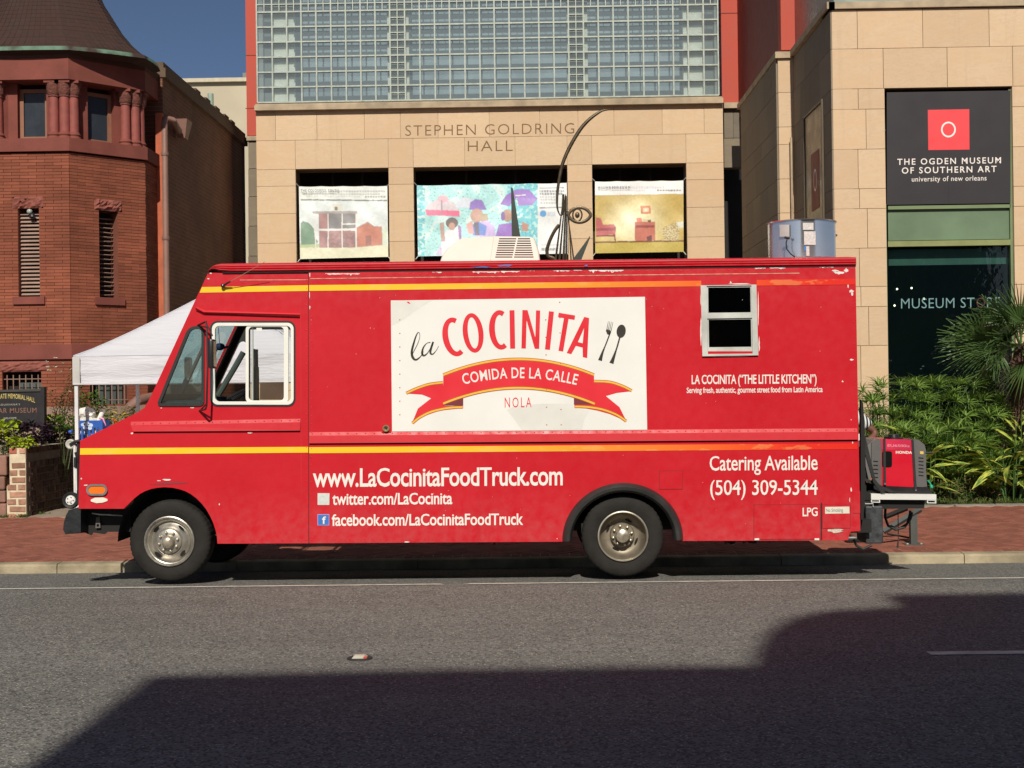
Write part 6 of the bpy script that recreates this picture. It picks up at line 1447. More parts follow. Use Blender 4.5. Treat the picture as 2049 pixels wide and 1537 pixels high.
# slates laid in rows on the visible slope
mb = MB(); rows_ = 26
for i in range(rows_):
    t0 = i/rows_; 
    def at(t):
        z_ = prof[2][1]+(prof[7][1]-prof[2][1])*t
        for (r0, z0), (r1_, z1) in zip(prof[2:], prof[3:]):
            if z_ <= z1+1e-6: f_ = (z_-z0)/(z1-z0); return r0+(r1_-r0)*f_, z_
        return prof[-1]
    (ra, za_), (rb, zb_) = at(t0), at(min(1, t0+1.25/rows_)); A_ = octl(ra+.010, za_); B_ = octl(rb+.004, zb_)
    for k in range(48):
        if 20 < k < 40: continue
        for h_ in (0, 1):
            f0, f1 = h_*.5+.02, h_*.5+.48; a, b_ = Vector(A_[k]), Vector(A_[(k+1) % 48]); c, d = Vector(B_[k]), Vector(B_[(k+1) % 48]); j = rnd.uniform(-.002, .002)
            mb.add([a.lerp(b_, f0)+Vector((0, 0, j)), a.lerp(b_, f1)+Vector((0, 0, j)), c.lerp(d, f1), c.lerp(d, f0)], [(0, 1, 2, 3)])
o = mb.build('roof_slates', mat('slate_piece', (.040, .018, .013), .9, var=.2, rn=.08, scale=4), hall, fix=False); o['kind'] = 'stuff'
mb = MB(); A_ = octl(1.75, 7.02); B_ = octl(1.735, 7.075); C_ = octl(1.70, 7.09)
mb.v = A_+B_+C_
for i in (0, 1):
    for k in range(48): k2 = (k+1) % 48; mb.f.append((i*48+k, i*48+k2, (i+1)*48+k2, (i+1)*48+k)); mb.m.append(0)
cop, nt, b__ = newmat('green_copper_edge'); nt.links.new(mixc(nt, mapr(nt, noiseN(nt, pos(nt), 2.2, 4), .42, .6), (.04, .025, .018), (.12, .22, .15)), b__.inputs['Base Color']); b__.inputs['Roughness'].default_value = .8
mb.build('copper_gutter', cop, hall)
# side wall of the hall running back, its coping, downspout
XS = -6.2; YS0, YS1 = 22.7, 29.2
def zside(px, py): Yq = XS*F/(px-1067); return CAMZ + (775+(1067-px)*.0131-py)*Yq/F
zs0 = zside(330, 158); zs1 = zside(490, 283); zs = (zs0+zs1)/2
SW = m_brickwall('side_wall_brick', (.20, .085, .045), (.15, .065, .035), (.24, .15, .10), .22, .07, 'y')
mb = MB(); mb.box((XS-3, YS0, -.2), (XS, YS1, zs)); mb.build('side_wall', SW, hall)
mb = MB(); mb.box((XS-3.02, YS0-.02, zs), (XS+.06, YS1+.05, zs+.16)); mb.box((XS-3, YS0, zs+.16), (XS+.02, YS1, zs+.26)); mb.build('parapet_coping', mat('dark_coping', (.12, .08, .05), .85, var=.3), hall)
mb = MB(); mb.box((XS-.1, YS0-.10, -.1), (XS+.012, YS0, zside(322, 220))); 
mb.build('brick_return', mat('orange_brick_edge', (.46, .12, .055), .85, var=.2, scale=6, bump=.3, bscale=14), hall)
Yp = YS0+.02
for i, yq in enumerate((25.4, 26.2, 27, 27.8, 28.4)):
    mb = MB(); mb.box((XS-.4, yq, zs+.26), (XS-.1, yq+.35, zs+.42)); mb.build('parapet_merlon', bpy.data.materials['dark_coping'], hall)
mb = MB(); q = Vector((XS-.3, 27.4, zs)); mb.tube([q, q+Vector((0, 0, .75))], .06, 10); mb.build('roof_pipe', mat('verdigris_pipe', (.30, .40, .32), .6), hall, True)
PIPE = mat('brown_downspout', (.24, .13, .10), .55, var=.2, scale=5)
mb = MB(); xd = xc(330, Yp-.1)+.0; zt_ = zc(236, 330, Yp-.1)
mb.tube([(xd, Yp-.08, .3), (xd, Yp-.08, zt_-.08), (xd+.03, Yp-.06, zt_-.0), (xd+.12, Yp+.0, zt_-.02), (XS+.12, Yp+.55, zt_-.10)], .058, 12); dsp = mb.build('downspout', PIPE, hall, True)
for py in (310, 478, 640): z_ = zc(py, 330, Yp); mb = MB(); mb.lathe([(.066, -.03), (.07, 0), (.066, .03)], (xd, Yp-.08, z_), 'z', 14); mb.build('pipe_collar', PIPE, dsp, True)
q = Vector((XS+.12, Yp+.75, zt_)); mb = MB(); mb.add([(q.x-.05, q.y-.10, q.z-.2), (q.x+.08, q.y-.10, q.z-.2), (q.x+.08, q.y+.10, q.z-.2), (q.x-.05, q.y+.10, q.z-.2), (q.x-.09, q.y-.18, q.z+.12), (q.x+.14, q.y-.18, q.z+.12), (q.x+.14, q.y+.18, q.z+.12), (q.x-.09, q.y+.18, q.z+.12)], [(0, 1, 2, 3), (4, 5, 6, 7), (0, 1, 5, 4), (1, 2, 6, 5), (2, 3, 7, 6), (3, 0, 4, 7)]); mb.build('rain_hopper', PIPE, hall)
mb = MB(); mb.tube([(xd, Yp-.08, .5), (xd-.05, Yp-.3, .42), (xd-.25, Yp-.6, .30), (xd-.3, Yp-.7, .0)], .1, 12)
q0_ = pt(262, 850, 19.8); mb = MB(); mb.tube([pt(257, 835, 20), pt(262, 812, 20), pt(275, 802, 20), pt(300, 796, 20.3), pt(330, 790, 20.8)], .075, 12); mb.build('drain_elbow', PIPE, hall, True)
# building across the street, behind the camera: its shadow lies on the road
opp = thing('opposite_building', 'tall grey building across the street whose shadow falls on the road', 'building', (2, -8, 0))
k_ = math.tan(SUN_EL)/math.cos(SUN_AZ)
sh = [(300, 1352), (900, 1339), (1505, 1331), (1510, 1300), (1530, 1266), (1580, 1236), (1650, 1222), (1795, 1214), (1768, 1190), (2049, 1186), (2300, 1184)]
prof = []
for (a, b_) in sh:
    g_ = gnd(a, b_, 0); prof.append((g_.x-(g_.y+8)*math.tan(SUN_AZ), (g_.y+8)*k_))
prof = [(prof[0][0], 0)]+prof+[(prof[-1][0]+12, prof[-1][1]), (prof[-1][0]+12, 0)]
mb = MB(); mb.plate((0, -8, 0), EX, EZ, -EY, 12, prof); mb.build('wall', mat('opposite_brick', (.17, .17, .165), .9, var=.2, scale=1), opp)
mb = MB()
for i in range(7):
    for j in range(4): xx = prof[0][0]+1+i*2.6; zz = 1.2+j*2.9; mb.box((xx, -7.99, zz), (xx+1.3, -7.95, zz+2))
mb.build('window_panes', mat('opposite_glass', (.04, .05, .06), .1), opp)
# ================================================================== LOW GARDEN WALL, LEFT
def brick_face(): pass
XW0, XW1, YW0, YW1 = pt(17, 960, 17.9).x, pt(52.5, 960, 17.9).x, 17.9, 20.6
zwt = zc(895, 36, YW0); zwb = .0
gw = thing('garden_wall', 'low old brick garden wall with pale mortar, end pillar sunlit and long side in shade', 'garden wall', ((XW0+XW1)/2, YW0, 0))
SOOT = mat('shaded_brick', (.075, .05, .038), .95, var=.5, scale=8, rn=.35, bump=.6, bscale=30, spec=.1)  # long side's shade put into the colour of its brick and mortar
SHADEM = mat('shaded_mortar', (.13, .11, .09), .95, var=.4, scale=6)
MORT = mat('lime_mortar', (.60, .52, .37), .95, var=.2, scale=8, bump=.6, bscale=30)
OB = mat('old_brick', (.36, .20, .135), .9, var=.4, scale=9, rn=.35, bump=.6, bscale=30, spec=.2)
OBR = mat('old_red_brick', (.40, .12, .07), .9, var=.3, scale=9, bump=.5)
mb = MB(); mb.box((XW0+.012, YW0+.012, zwb), (XW1-.010, YW0+.05, zwt-.01)); mb.box((XW0+.012, YW0+.05, zwb), (XW1-.03, YW1, zwt-.008)); mb.box((XW0-.03, YW0+.014, zwb), (XW0+.011, YW0+.3, zwb+.45)); mb.build('mortar_core', MORT, gw)
hc = (zwt-zwb)/10.; 
MS = []; MR = []; MK = []
for r_ in range(10):
    z_ = zwb+r_*hc
    if r_ == 8: continue
    lx = XW0-(.035 if r_ < 5 else 0)
    if r_ % 2 == 0 or r_ == 9: cuts = [lx, (lx+XW1)/2+.01, XW1]
    else: cuts = [lx+.03, XW1]
    for a, b_ in zip(cuts[:-1], cuts[1:]):
        M = TRS(((a+b_)/2+rnd.uniform(-.003, .003), YW0+.045, z_+hc/2), (b_-a-.034, .09, hc-.032), ry=rnd.uniform(-.03, .03)); (MR if (r_ == 9 and a == lx) else MS).append(M)
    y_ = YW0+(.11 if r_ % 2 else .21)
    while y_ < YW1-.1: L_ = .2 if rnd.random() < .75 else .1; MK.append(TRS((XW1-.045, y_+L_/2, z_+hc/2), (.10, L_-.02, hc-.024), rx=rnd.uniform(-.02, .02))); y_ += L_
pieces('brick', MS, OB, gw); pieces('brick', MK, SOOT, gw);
mb = MB(); mb.box((XW1-.06, YW0+.06, zwb), (XW1-.012, YW1+.01, zwt-.012)); mb.build('shaded_face', SHADEM, gw); pieces('brick', MR, OBR, gw)
SSB = mat('brown_sandstone_block', (.28, .15, .11), .9, var=.3, scale=4, bump=.8, bscale=14)
sw3 = thing('sandstone_wall', 'rough brown sandstone block wall left of the brick pillar', 'stone wall', (XW0-.3, YW0, 0)); zz = 0
for k, h_ in enumerate((.23, .17, .19, .28)):
    mb = MB(); mb.bbox((XW0-1.2+.05*(k % 2), YW0+.02+.01*k, zz), (XW0-.045-.012*k*(k < 3)+.0, YW0+.5, zz+h_-.012), .02); mb.build('stone_block', SSB, sw3); zz += h_

# ================================================================== POP-UP TENT AND TABLE
FAB = bpy.data.materials.new('white_tent_fabric'); FAB.use_nodes = True; nt = FAB.node_tree; b_ = nt.nodes['Principled BSDF']; b_.inputs['Base Color'].default_value = (.80, .81, .86, 1); b_.inputs['Roughness'].default_value = .7
tr = N_(nt, 'ShaderNodeBsdfTranslucent'); tr.inputs[0].default_value = (.8, .8, .84, 1); mx = N_(nt, 'ShaderNodeMixShader'); mx.inputs[0].default_value = .3
nt.links.new(b_.outputs[0], mx.inputs[1]); nt.links.new(tr.outputs[0], mx.inputs[2]); nt.links.new(mx.outputs[0], nt.nodes['Material Output'].inputs[0]); bumpN(nt, b_, noiseN(nt, scaled(nt, pos(nt), (.8, .8, 7)), 2.2, 4, .6, .8), .4, .05)
TX0, TY0, TY1 = pt(147, 740, 16.5).x, 16.5, 19.1; TX1 = TX0+3.0; ze_ = zc(713, 147, 16.5); zv = zc(770, 147, 16.5); zpk = 3.05
tent = thing('canopy_tent', 'white pop-up canopy tent on thin white legs behind the cab of the food truck', 'tent', ((TX0+TX1)/2, (TY0+TY1)/2, swz(15)))
mb = MB(); n = 32
for j in range(n+1):
    for i in range(n+1):
        u, v = -1+2*i/n, -1+2*j/n; t = 1-max(abs(u), abs(v)); s_ = min(abs(u), abs(v))/max(.001, max(abs(u), abs(v)))
        mb.v.append(((TX0+TX1)/2+u*(TX1-TX0)/2, (TY0+TY1)/2+v*(TY1-TY0)/2, ze_+(zpk-ze_)*t**1.12-.04*(1-s_)*math.sin(math.pi*min(1, t*1.2))))
for j in range(n):
    for i in range(n): a = j*(n+1)+i; mb.f.append((a, a+1, a+n+2, a+n+1)); mb.m.append(0)
mb.build('canopy', FAB, tent, True, fix=False)
for (p0, p1) in (((TX0, TY0), (TX1, TY0)), ((TX0, TY1), (TX1, TY1)), ((TX0, TY0), (TX0, TY1)), ((TX1, TY0), (TX1, TY1))):
    mb = MB(); n = 40
    for i in range(n+1):
        t = i/n
        for j in range(7):
            h_ = j/6; w_ = .012*math.sin(t*17+h_*2)*h_+.006*math.sin(t*41)*h_+.008*math.sin(h_*9+t*5); X_ = p0[0]+(p1[0]-p0[0])*t; Y_ = p0[1]+(p1[1]-p0[1])*t
            if p0[1] == p1[1]: Y_ += w_
            else: X_ += w_
            mb.v.append((X_, Y_, ze_+(zv-ze_)*h_))
    for i in range(n):
        for j in range(6): a = i*7+j; mb.f.append((a, a+7, a+8, a+1)); mb.m.append(0)
    mb.build('valance', FAB, tent, True, fix=False)
mb = MB(); mb.box((TX0-.005, TY0-.022, zv), (TX0+.085, TY0-.017, ze_-.01)); mb.build('corner_patch_fabric', mat('grey_corner_fabric', (.52, .52, .49), .8), tent)
LEGM = mat('white_leg_enamel', (.72, .73, .72), .4)
for (x_, y_) in ((TX0+.03, TY0+.02), (TX0+.03, TY1-.02), (TX1-.03, TY0+.02), (TX1-.03, TY1-.02)):
    mb = MB(); mb.box((x_-.021, y_-.021, swz(y_)), (x_+.021, y_+.021, ze_-.02)); mb.box((x_-.04, y_-.04, swz(y_)), (x_+.04, y_+.04, swz(y_)+.01)); mb.build('leg', LEGM, tent)
mb = MB()
for (y_) in (TY0+.03, TY1-.03):
    for i in range(4): xa, xb_ = TX0+.03+(TX1-TX0-.06)*i/4, TX0+.03+(TX1-TX0-.06)*(i+1)/4; za_, zb_ = (ze_-.02, zv+.06) if i % 2 else (zv+.06, ze_-.02); mb.tube([(xa, y_+.01, za_), (xb_, y_+.01, zb_)], .01, 5); mb.tube([(xa, y_+.03, zb_), (xb_, y_+.03, za_)], .01, 5)
mb.build('scissor_truss', LEGM, tent)
YH2 = 18.2
mb = MB(); mb.plate((0, YH2, 0), EX, EZ, EY, .02, L2([(558, 711), (573, 711), (573, 764), (558, 764)], YH2)); mb.build('hanging_panel', mat('grey_panel', (.30, .29, .28), .7), tent)
mb = MB(); mb.plate((0, YH2-.03, 0), EX, EZ, EY, .004, L2([(538, 739), (556, 738), (556, 757), (539, 757.5)], YH2-.03)); pn_ = mb.build('paper_notice', mat('notice_paper', (.8, .8, .78), .7), tent)
mb = MB(); mb.plate((0, YH2-.034, 0), EX, EZ, EY, .002, L2(blob(547, 746, 11, 8, 9), YH2-.034)); mb.build('blue_print', mat('blue_print_ink', (.08, .2, .5), .6), pn_)
mb = MB(); mb.plate((0, YH2+.1, 0), EX, EZ, EY, .02, L2([(520, 765), (573, 765), (573, 800), (520, 800)], YH2+.1)); mb.build('kraft_skirt', mat('kraft_board', (.42, .31, .2), .85, var=.15), tent)
for (xa_, ya_) in ((TX0, TY0), (TX1, TY0), (TX0, TY1), (TX1, TY1)):
    mb = MB(); P_ = []
    for i in range(9):
        t = i/8; P_.append(((xa_+((TX0+TX1)/2-xa_)*t), (ya_+((TY0+TY1)/2-ya_)*t), ze_+(zpk-ze_)*t**1.12+.004))
    mb.tube(P_, .006, 4); mb.build('roof_seam', FAB, tent)
mb = MB(); mb.box((TX0, TY0-.024, zv+.0), (TX1, TY0-.020, zv+.018)); mb.build('valance_hem', mat('hem_tape', (.62, .62, .63), .7), tent)
tb = thing('folding_table', 'narrow white topped serving table under the tent behind the truck nose', 'table', (TX0+.8, 17.0, swz(15)))
zt2 = 1.06; bx0 = pt(140, 880, 16.9).x
mb = MB(); mb.bbox((bx0, 16.75, zt2-.03), (bx0+1.6, 17.35, zt2), .008); mb.build('table_top', LEGM, tb)
for x_ in (bx0+.08, bx0+1.5):
    for y_ in (16.82, 17.28): mb = MB(); mb.tube([(x_, y_, swz(y_)), (x_, y_, zt2-.03)], .014, 6); mb.build('leg', LEGM, tb)
# milk crate with bag, roll
BLU = mat('blue_crate_plastic', (.02, .10, .42), .4, var=.1)
c0 = pt(153, 870, 16.85); cw = .33; cr = thing('milk_crate', 'blue plastic milk crate full of white packages on the table under the tent', 'crate', (c0.x+.15, 17, zt2))
z1_ = zc(841.5, 180, 16.85)
def cside(O, U_, N_o, wdt):
    hs = []
    H_ = z1_-zt2
    for i in range(6):
        for j in range(2): hs.append([(wdt*(.10+.14*i), H_*(.12+.3*j)), (wdt*(.10+.14*i)+.026, H_*(.12+.3*j)), (wdt*(.10+.14*i)+.026, H_*(.12+.3*j)+.07), (wdt*(.10+.14*i), H_*(.12+.3*j)+.07)])
    mb = MB(); mb.plate(O, U_, EZ, N_o, .008, [(0, 0), (wdt, 0), (wdt, H_), (0, H_)], hs); return mb.build('crate_side', BLU, cr)
cside((c0.x, 16.85, zt2), EX, EY, cw); cside((c0.x, 17.142, zt2), EX, EY, cw); cside((c0.x+cw, 16.86, zt2), EY, -EX, .28); cside((c0.x, 16.86, zt2), EY, EX, .28)
mb = MB(); mb.box((c0.x+.01, 16.86, zt2+.003), (c0.x+cw-.01, 17.14, zt2+.012)); mb.build('crate_base', BLU, cr)
mb = MB(); 
for k, (px, py, r_) in enumerate(((166, 850, 5), (173, 848, 7), (181, 851, 6), (170, 856, 5), (180, 857, 5))): q = pt(px, py, 16.846); mb.add([(q.x+r_/180*math.cos(a), 16.846, q.z+r_/230*math.sin(a)) for a in [2*math.pi*i/8+k for i in range(8)]], [tuple(range(8))])
o = mb.build('printed_emblem', mat('pale_blue_print', (.5, .6, .75), .5), cr, fix=False); o['kind'] = 'stuff'
bgm = mat('plastic_bag_white', (.70, .68, .62), .35, var=.2, scale=20)
mb = MB(); q = pt(172, 828, 16.97); mb.ico(q, .11, 3, .10, (1.1, .8, .75)); mb.box((c0.x+.03, 16.9, zt2+.1), (c0.x+.24, 17.1, z1_+.03)); bag = mb.build('plastic_bag', bgm, None, False); props(bag, 'crumpled white plastic bag bulging out of the blue crate', 'plastic bag')
mb = MB(); mb.tube([pt(197, 842, 16.93), pt(207, 820, 16.93)], .028, 14); props(mb.build('paper_roll', mat('paper_white', (.82, .80, .72), .7), None, True), 'upright roll of white paper standing in the blue crate', 'paper roll')
mb = MB(); mb.tube([pt(199, 836, 16.84), pt(206, 838, 16.84), pt(212, 852, 16.84)], [.016, .014, .004], 6); props(mb.build('pink_ribbon', mat('pink_plastic', (.75, .3, .5), .4), None, True), 'pink plastic ribbon hanging out of the blue crate', 'ribbon')
mb = MB(); mb.ico(pt(141, 864, 16.83), .03, 2, .1, (1, 1, .8)); props(mb.build('blue_bottle', mat('blue_bottle_plastic', (.03, .12, .5), .3), None, True), 'small blue bottle lying on the edge of the white table', 'bottle')

# ================================================================== MEMORIAL HALL SIGN
YM = 18.9
ms_ = thing('hall_sign', 'black memorial hall sign board with gold arched lettering above the purple plants', 'sign', (pt(40, 860, YM).x, YM, .5))
BK = mat('black_sign_paint', (.018, .016, .017), .45, var=.2)
def mp(name, L, y0, th, m): mb = MB(); mb.plate((0, y0, 0), EX, EZ, EY, th, L2(L, y0)); return mb.build(name, m, ms_)
mp('sign_board', [(-150, 786), (82, 781), (82, 856), (-150, 860)], YM, .05, BK)
mp('board_frame', [(-150, 783), (82, 778.5), (82, 783), (-150, 788)], YM-.02, .03, mat('sign_moulding', (.05, .045, .04), .5))
mp('post', [(81, 775), (88.5, 774), (88.5, 930), (81, 930)], YM-.03, .1, BK); mp('post', [(-158, 780), (-150, 780), (-150, 930), (-158, 930)], YM-.03, .1, BK)
GOLD = mat('gold_lettering', (.62, .50, .16), .4); BRZ = mat('faded_bronze_lettering', (.20, .10, .07), .6); PAL = mat('pale_lettering', (.42, .42, .36), .6)
vs, fs = text2d('CONFEDERATE MEMORIAL HALL', .006, 1.05); x0_ = min(v[0] for v in vs); x1_ = max(v[0] for v in vs); H = caph(); mb = MB()
for x_, y_ in vs:
    px = -36+(70+36)*(x_-x0_)/(x1_-x0_); py = 797+.0032*(px-17)**2-y_/H*9; mb.v.append(tuple(pt(px, py, YM-.004)))
mb.f = fs; mb.m = [0]*len(fs); mb.build('gold_lettering', GOLD, ms_, fix=False)
lettering('lettering', "LOUISIANA'S", -2, 40, 812, 811, 3.6, YM-.004, PAL, ms_, 0, 1.2)
lettering('lettering', 'CIVIL WAR MUSEUM', -55, 73, 827.5, 825.5, 9.5, YM-.004, BRZ, ms_, .012, 1.1)
lettering('lettering', 'WELCOME', 7, 33, 838.8, 838, 3.4, YM-.004, PAL, ms_, .01, 1.1)

# ================================================================== PLANTS
def leafshape(L_, w, lobes=0, fold=.25, droop=.3, seg=4):
    """one leaf along +x, tip drooping"""
    v = []; f = []
    for i in range(seg+1):
        t = i/seg; ww = w*(math.sin(math.pi*min(1, t*1.02))**.7 if 0 < t < 1 else .02)*(1-.25*t)
        if lobes: ww *= 1+.35*math.cos(i*math.pi)
        x_ = L_*t; z_ = -droop*L_*t*t
        v += [(x_, -ww/2, z_+fold*ww), (x_, 0, z_), (x_, ww/2, z_+fold*ww)]
    for i in range(seg):
        for k in (0, 1): a = i*3+k; f.append((a, a+1, a+4, a+3))
    return v, f
def addleaf(mb, p, yaw_, pitch, L_, w, **k):
    v, f = leafshape(L_, w, **k); M = Matrix.Translation(p) @ Matrix.Rotation(yaw_, 4, 'Z') @ Matrix.Rotation(-pitch, 4, 'Y') @ Matrix.Rotation(rnd.uniform(-.6, .6), 4, 'X'); mb.add([M @ Vector(q) for q in v], f)
def clump(name, label, cat, pxc, pyc, Y, rx, ry, rz_, n, L_, w, m, group=None, lobes=0, stems=True, base=.4):
    c = pt(pxc, pyc, Y); t = thing(name, label, cat, (c.x, c.y, base), group); mb = MB()
    for i in range(n):
        while True:
            d = Vector((rnd.uniform(-1, 1), rnd.uniform(-1, 1), rnd.uniform(-1, 1)))
            if .35 < d.length < 1: break
        p = c+Vector((d.x*rx, d.y*ry, d.z*rz_)); addleaf(mb, p, math.atan2(d.y, d.x)+rnd.uniform(-.9, .9), rnd.uniform(-.3, 1.0), L_*rnd.uniform(.6, 1.2), w*rnd.uniform(.7, 1.2), lobes=lobes, seg=5 if lobes else 4)
    o = mb.build('foliage', m, t, fix=False)
    if stems:
        mb = MB()
        for i in range(7): mb.tube([(c.x+rnd.uniform(-.06, .06), c.y, base-.05), c+Vector((rnd.uniform(-rx, rx)*.7, rnd.uniform(-ry, ry)*.7, rnd.uniform(-.2, .6)*rz_))], [.008, .003], 4)
        mb.build('stems', mat('green_stem', (.07, .10, .03), .7) if 'green_stem' not in bpy.data.materials else bpy.data.materials['green_stem'], t)
    return t
LIME = leafmat('lime_leaf', (.30, .42, .02), (.44, .52, .04)); PURP = leafmat('purple_leaf', (.022, .012, .02), (.05, .022, .04), transl=.1); MIDG = leafmat('mid_green_leaf', (.04, .10, .015), (.12, .20, .03)); DKG = leafmat('dark_green_leaf', (.015, .05, .015), (.04, .10, .03))
clump('lime_vine', 'lime green sweet potato vine spilling over the top of the brick pillar', 'plant', 42, 886, 18.0, .16, .10, .08, 80, .09, .075, LIME, lobes=1, base=.9)
clump('lime_vine', 'lime green vine with lobed leaves under the left end of the black sign', 'plant', 14, 860, 18.2, .17, .15, .14, 90, .10, .08, LIME, lobes=1, base=.7)
clump('lime_vine', 'small lime green shoot beside the post of the black sign', 'plant', 103, 842, 19.4, .13, .12, .09, 50, .09, .07, LIME, lobes=1, base=.7)
clump('purple_plant', 'dark purple leafed plant growing behind the shaded brick wall under the sign', 'plant', 62, 868, 18.35, .26, .25, .17, 300, .10, .06, PURP, base=.6)
clump('purple_plant', 'dark purple leafed plant behind the wall nearest the truck nose', 'plant', 116, 874, 19.6, .22, .3, .16, 280, .10, .06, PURP, base=.6)
clump('green_shrub', 'deep green shrub at the foot of the sandstone blocks, left of the pillar top', 'shrub', 2, 890, 18.25, .14, .15, .16, 170, .07, .05, DKG, base=.6)
clump('green_shrub', 'bushy green shrub below the rose stems beside the sign', 'shrub', 128, 848, 19.3, .25, .25, .14, 260, .07, .035, MIDG, base=.5)
clump('green_shrub', 'tall green shrub rising behind the milk crate', 'shrub', 183, 812, 19.5, .20, .2, .22, 240, .08, .035, MIDG, base=.5)
fl = clump('flower_bush', 'green bush dotted with yellow and orange flowers behind the truck bonnet', 'flower bush', 238, 838, 19.2, .30, .25, .22, 320, .07, .03, MIDG, base=.4)
YF_ = mat('yellow_petal', (.75, .60, .02), .5); OF_ = mat('orange_petal', (.85, .30, .01), .5); WF_ = mat('white_petal', (.75, .70, .55), .5); PK_ = mat('dusky_red_petal', (.25, .03, .04), .5)
def flower(par, px, py, Y, r_, m):
    c = pt(px, py, Y); mb = MB()
    for k in range(6): addleaf(mb, c, 2*math.pi*k/6+.3, .5+rnd.uniform(-.3, .3), r_, r_*.7, seg=2)
    mb.ico(c, r_*.3, 1); mb.build('flower', m, par, fix=False)
for px, py in ((230, 826), (247, 829), (252, 833), (222, 834), (240, 836)): flower(fl, px, py, 18.95, .035, YF_)
for px, py in ((229, 841), (231, 846)): flower(fl, px, py, 18.9, .05, OF_)
# climbing rose
rose = thing('rose_bush', 'straggly climbing rose with white blossoms in front of the tower basement', 'rose bush', (pt(120, 860, 19.8).x, 19.8, .4))
mb = MB(); lf = MB()
for k in range(11):
    bx_ = rnd.uniform(100, 150); tx_, ty_ = rnd.uniform(86, 172), rnd.uniform(720, 790); P = [pt(bx_, 862, 19.8)]
    for i in range(1, 7): t = i/6; P.append(pt(bx_+(tx_-bx_)*t+6*math.sin(t*5+k), 862+(ty_-862)*t, 19.8-.15*t+.1*math.sin(k)))
    mb.tube(P, [.008, .007, .006, .005, .004, .003, .002], 5)
    for p in P[2:]:
        for _ in range(7): addleaf(lf, p+Vector((rnd.uniform(-.07, .07), rnd.uniform(-.07, .07), rnd.uniform(-.07, .07))), rnd.uniform(0, 6.28), rnd.uniform(-.5, .8), .045, .028, seg=3)
mb.build('stems', mat('rose_stem', (.10, .07, .03), .7), rose); lf.build('foliage', leafmat('rose_leaf', (.05, .09, .02), (.12, .15, .04)), rose, fix=False)
for px, py in ((93.5, 724), (97, 741), (99, 742), (111, 717), (127, 727), (110, 735), (96, 735), (141, 739), (141, 784), (120, 744)): flower(rose, px, py, 19.55, .035, WF_)
for px, py in ((110, 827), (112, 838)): flower(rose, px, py, 19.5, .035, PK_)
def tuft(label, px, py, Y, n, r_, h_, z_=0):
    c = pt(px, py, Y); mb = MB()
    for i in range(n): a = rnd.uniform(0, 6.28); d = rnd.random()*r_; addleaf(mb, Vector((c.x+math.cos(a)*d, Y+math.sin(a)*d*.5, swz(17.85)+z_)), a, rnd.uniform(.6, 1.4), h_*rnd.uniform(.6, 1.2), .012, seg=2)
    props(mb.build('weed_tuft', MIDG, None, fix=False), label, 'weeds', 'weed tufts at the foot of the garden wall')
tuft('small green weed tuft growing at the foot of the brick pillar', 42, 1035, 17.84, 70, .09, .07); tuft('green weed tuft at the foot of the sandstone blocks', 6, 1035, 17.84, 60, .09, .06); tuft('thin weeds along the shaded side of the brick wall', 80, 1030, 18.3, 60, .16, .05)

# papyrus (umbrella sedge)
PAP = leafmat('papyrus_leaf', (.07, .17, .025), (.32, .46, .10), transl=.4); PST = mat('papyrus_stem', (.06, .13, .03), .6)
def umbel_mesh(seed, nl, L_):
    r0 = random.Random(seed); mb = MB(); mb.mi = 1; bend = r0.uniform(-.12, .12)
    mb.tube([(0, 0, 0), (bend*.4, 0, .5), (bend, 0, 1)], [.006, .005, .004], 4, mi=1)
    for k in range(nl):
        a = 2*math.pi*k/nl+r0.uniform(-.2, .2); el_ = r0.uniform(.25, 1.35); l_ = L_*r0.uniform(.7, 1.15); v = []
        for i in range(4):
            t = i/3; w = .013*(1-t*.85); rr_ = l_*t*math.cos(el_*(1-.3*t)); zz = l_*t*math.sin(el_)-.35*l_*t*t
            c_ = Vector((bend+math.cos(a)*rr_, math.sin(a)*rr_, 1+zz)); s_ = Vector((-math.sin(a), math.cos(a), .3))*w; v += [c_-s_, c_+s_]
        mb.add(v, [(0, 1, 3, 2), (2, 3, 5, 4), (4, 5, 7, 6)], 0)
    return mb.make('papyrus_umbel', False, [PAP, PST])
UM = [umbel_mesh(s, rnd.randint(14, 22), rnd.uniform(.20, .30)) for s in range(8)]
def papyrus(label, px, Y, top_py, n, spread):
    b0_ = gnd(px, 1000, .0); c = pt(px, 900, Y); c.z = .05; t = thing('papyrus_plant', label, 'papyrus', c, 'papyrus plants in the bed below the shop window')
    ht_ = zc(top_py, px, Y)-.05-.1
    for i in range(n):
        a = rnd.uniform(0, 6.28); d = math.sqrt(rnd.random())*spread; h_ = ht_*(.28+.72*rnd.random()**.7); lean = rnd.uniform(0, .28)*d/spread*1.6
        M = Matrix.Translation((c.x+math.cos(a)*d, Y+math.sin(a)*d*.7, .04)) @ Matrix.Rotation(a, 4, 'Z') @ Matrix.Rotation(lean, 4, 'Y') @ Matrix.Rotation(rnd.uniform(0, 6.28), 4, 'Z') @ Matrix.Diagonal((1, 1, 1, 1))
        me = UM[rnd.randrange(8)]
        S_ = Matrix.Diagonal((1.15, 1.15, h_, 1)) if h_ > .55 else Matrix.Diagonal((1, 1, max(h_, .25), 1))
        # keep the umbel round: scale stem by height
        link('papyrus_stem', scaled_umbel(me, h_), t, M)
    return t
_su = {}
def scaled_umbel(me, h_):
    q = round(h_*5)/5; q = max(.2, q); k = (me.name, q)
    if k not in _su:
        m2 = me.copy(); 
        for v in m2.vertices: v.co.z = v.co.z*q if v.co.z < .999 and (abs(v.co.x) < .2 and abs(v.co.y) < .02) and v.index < 12 else (v.co.z-1+q)
        _su[k] = m2
    return _su[k]
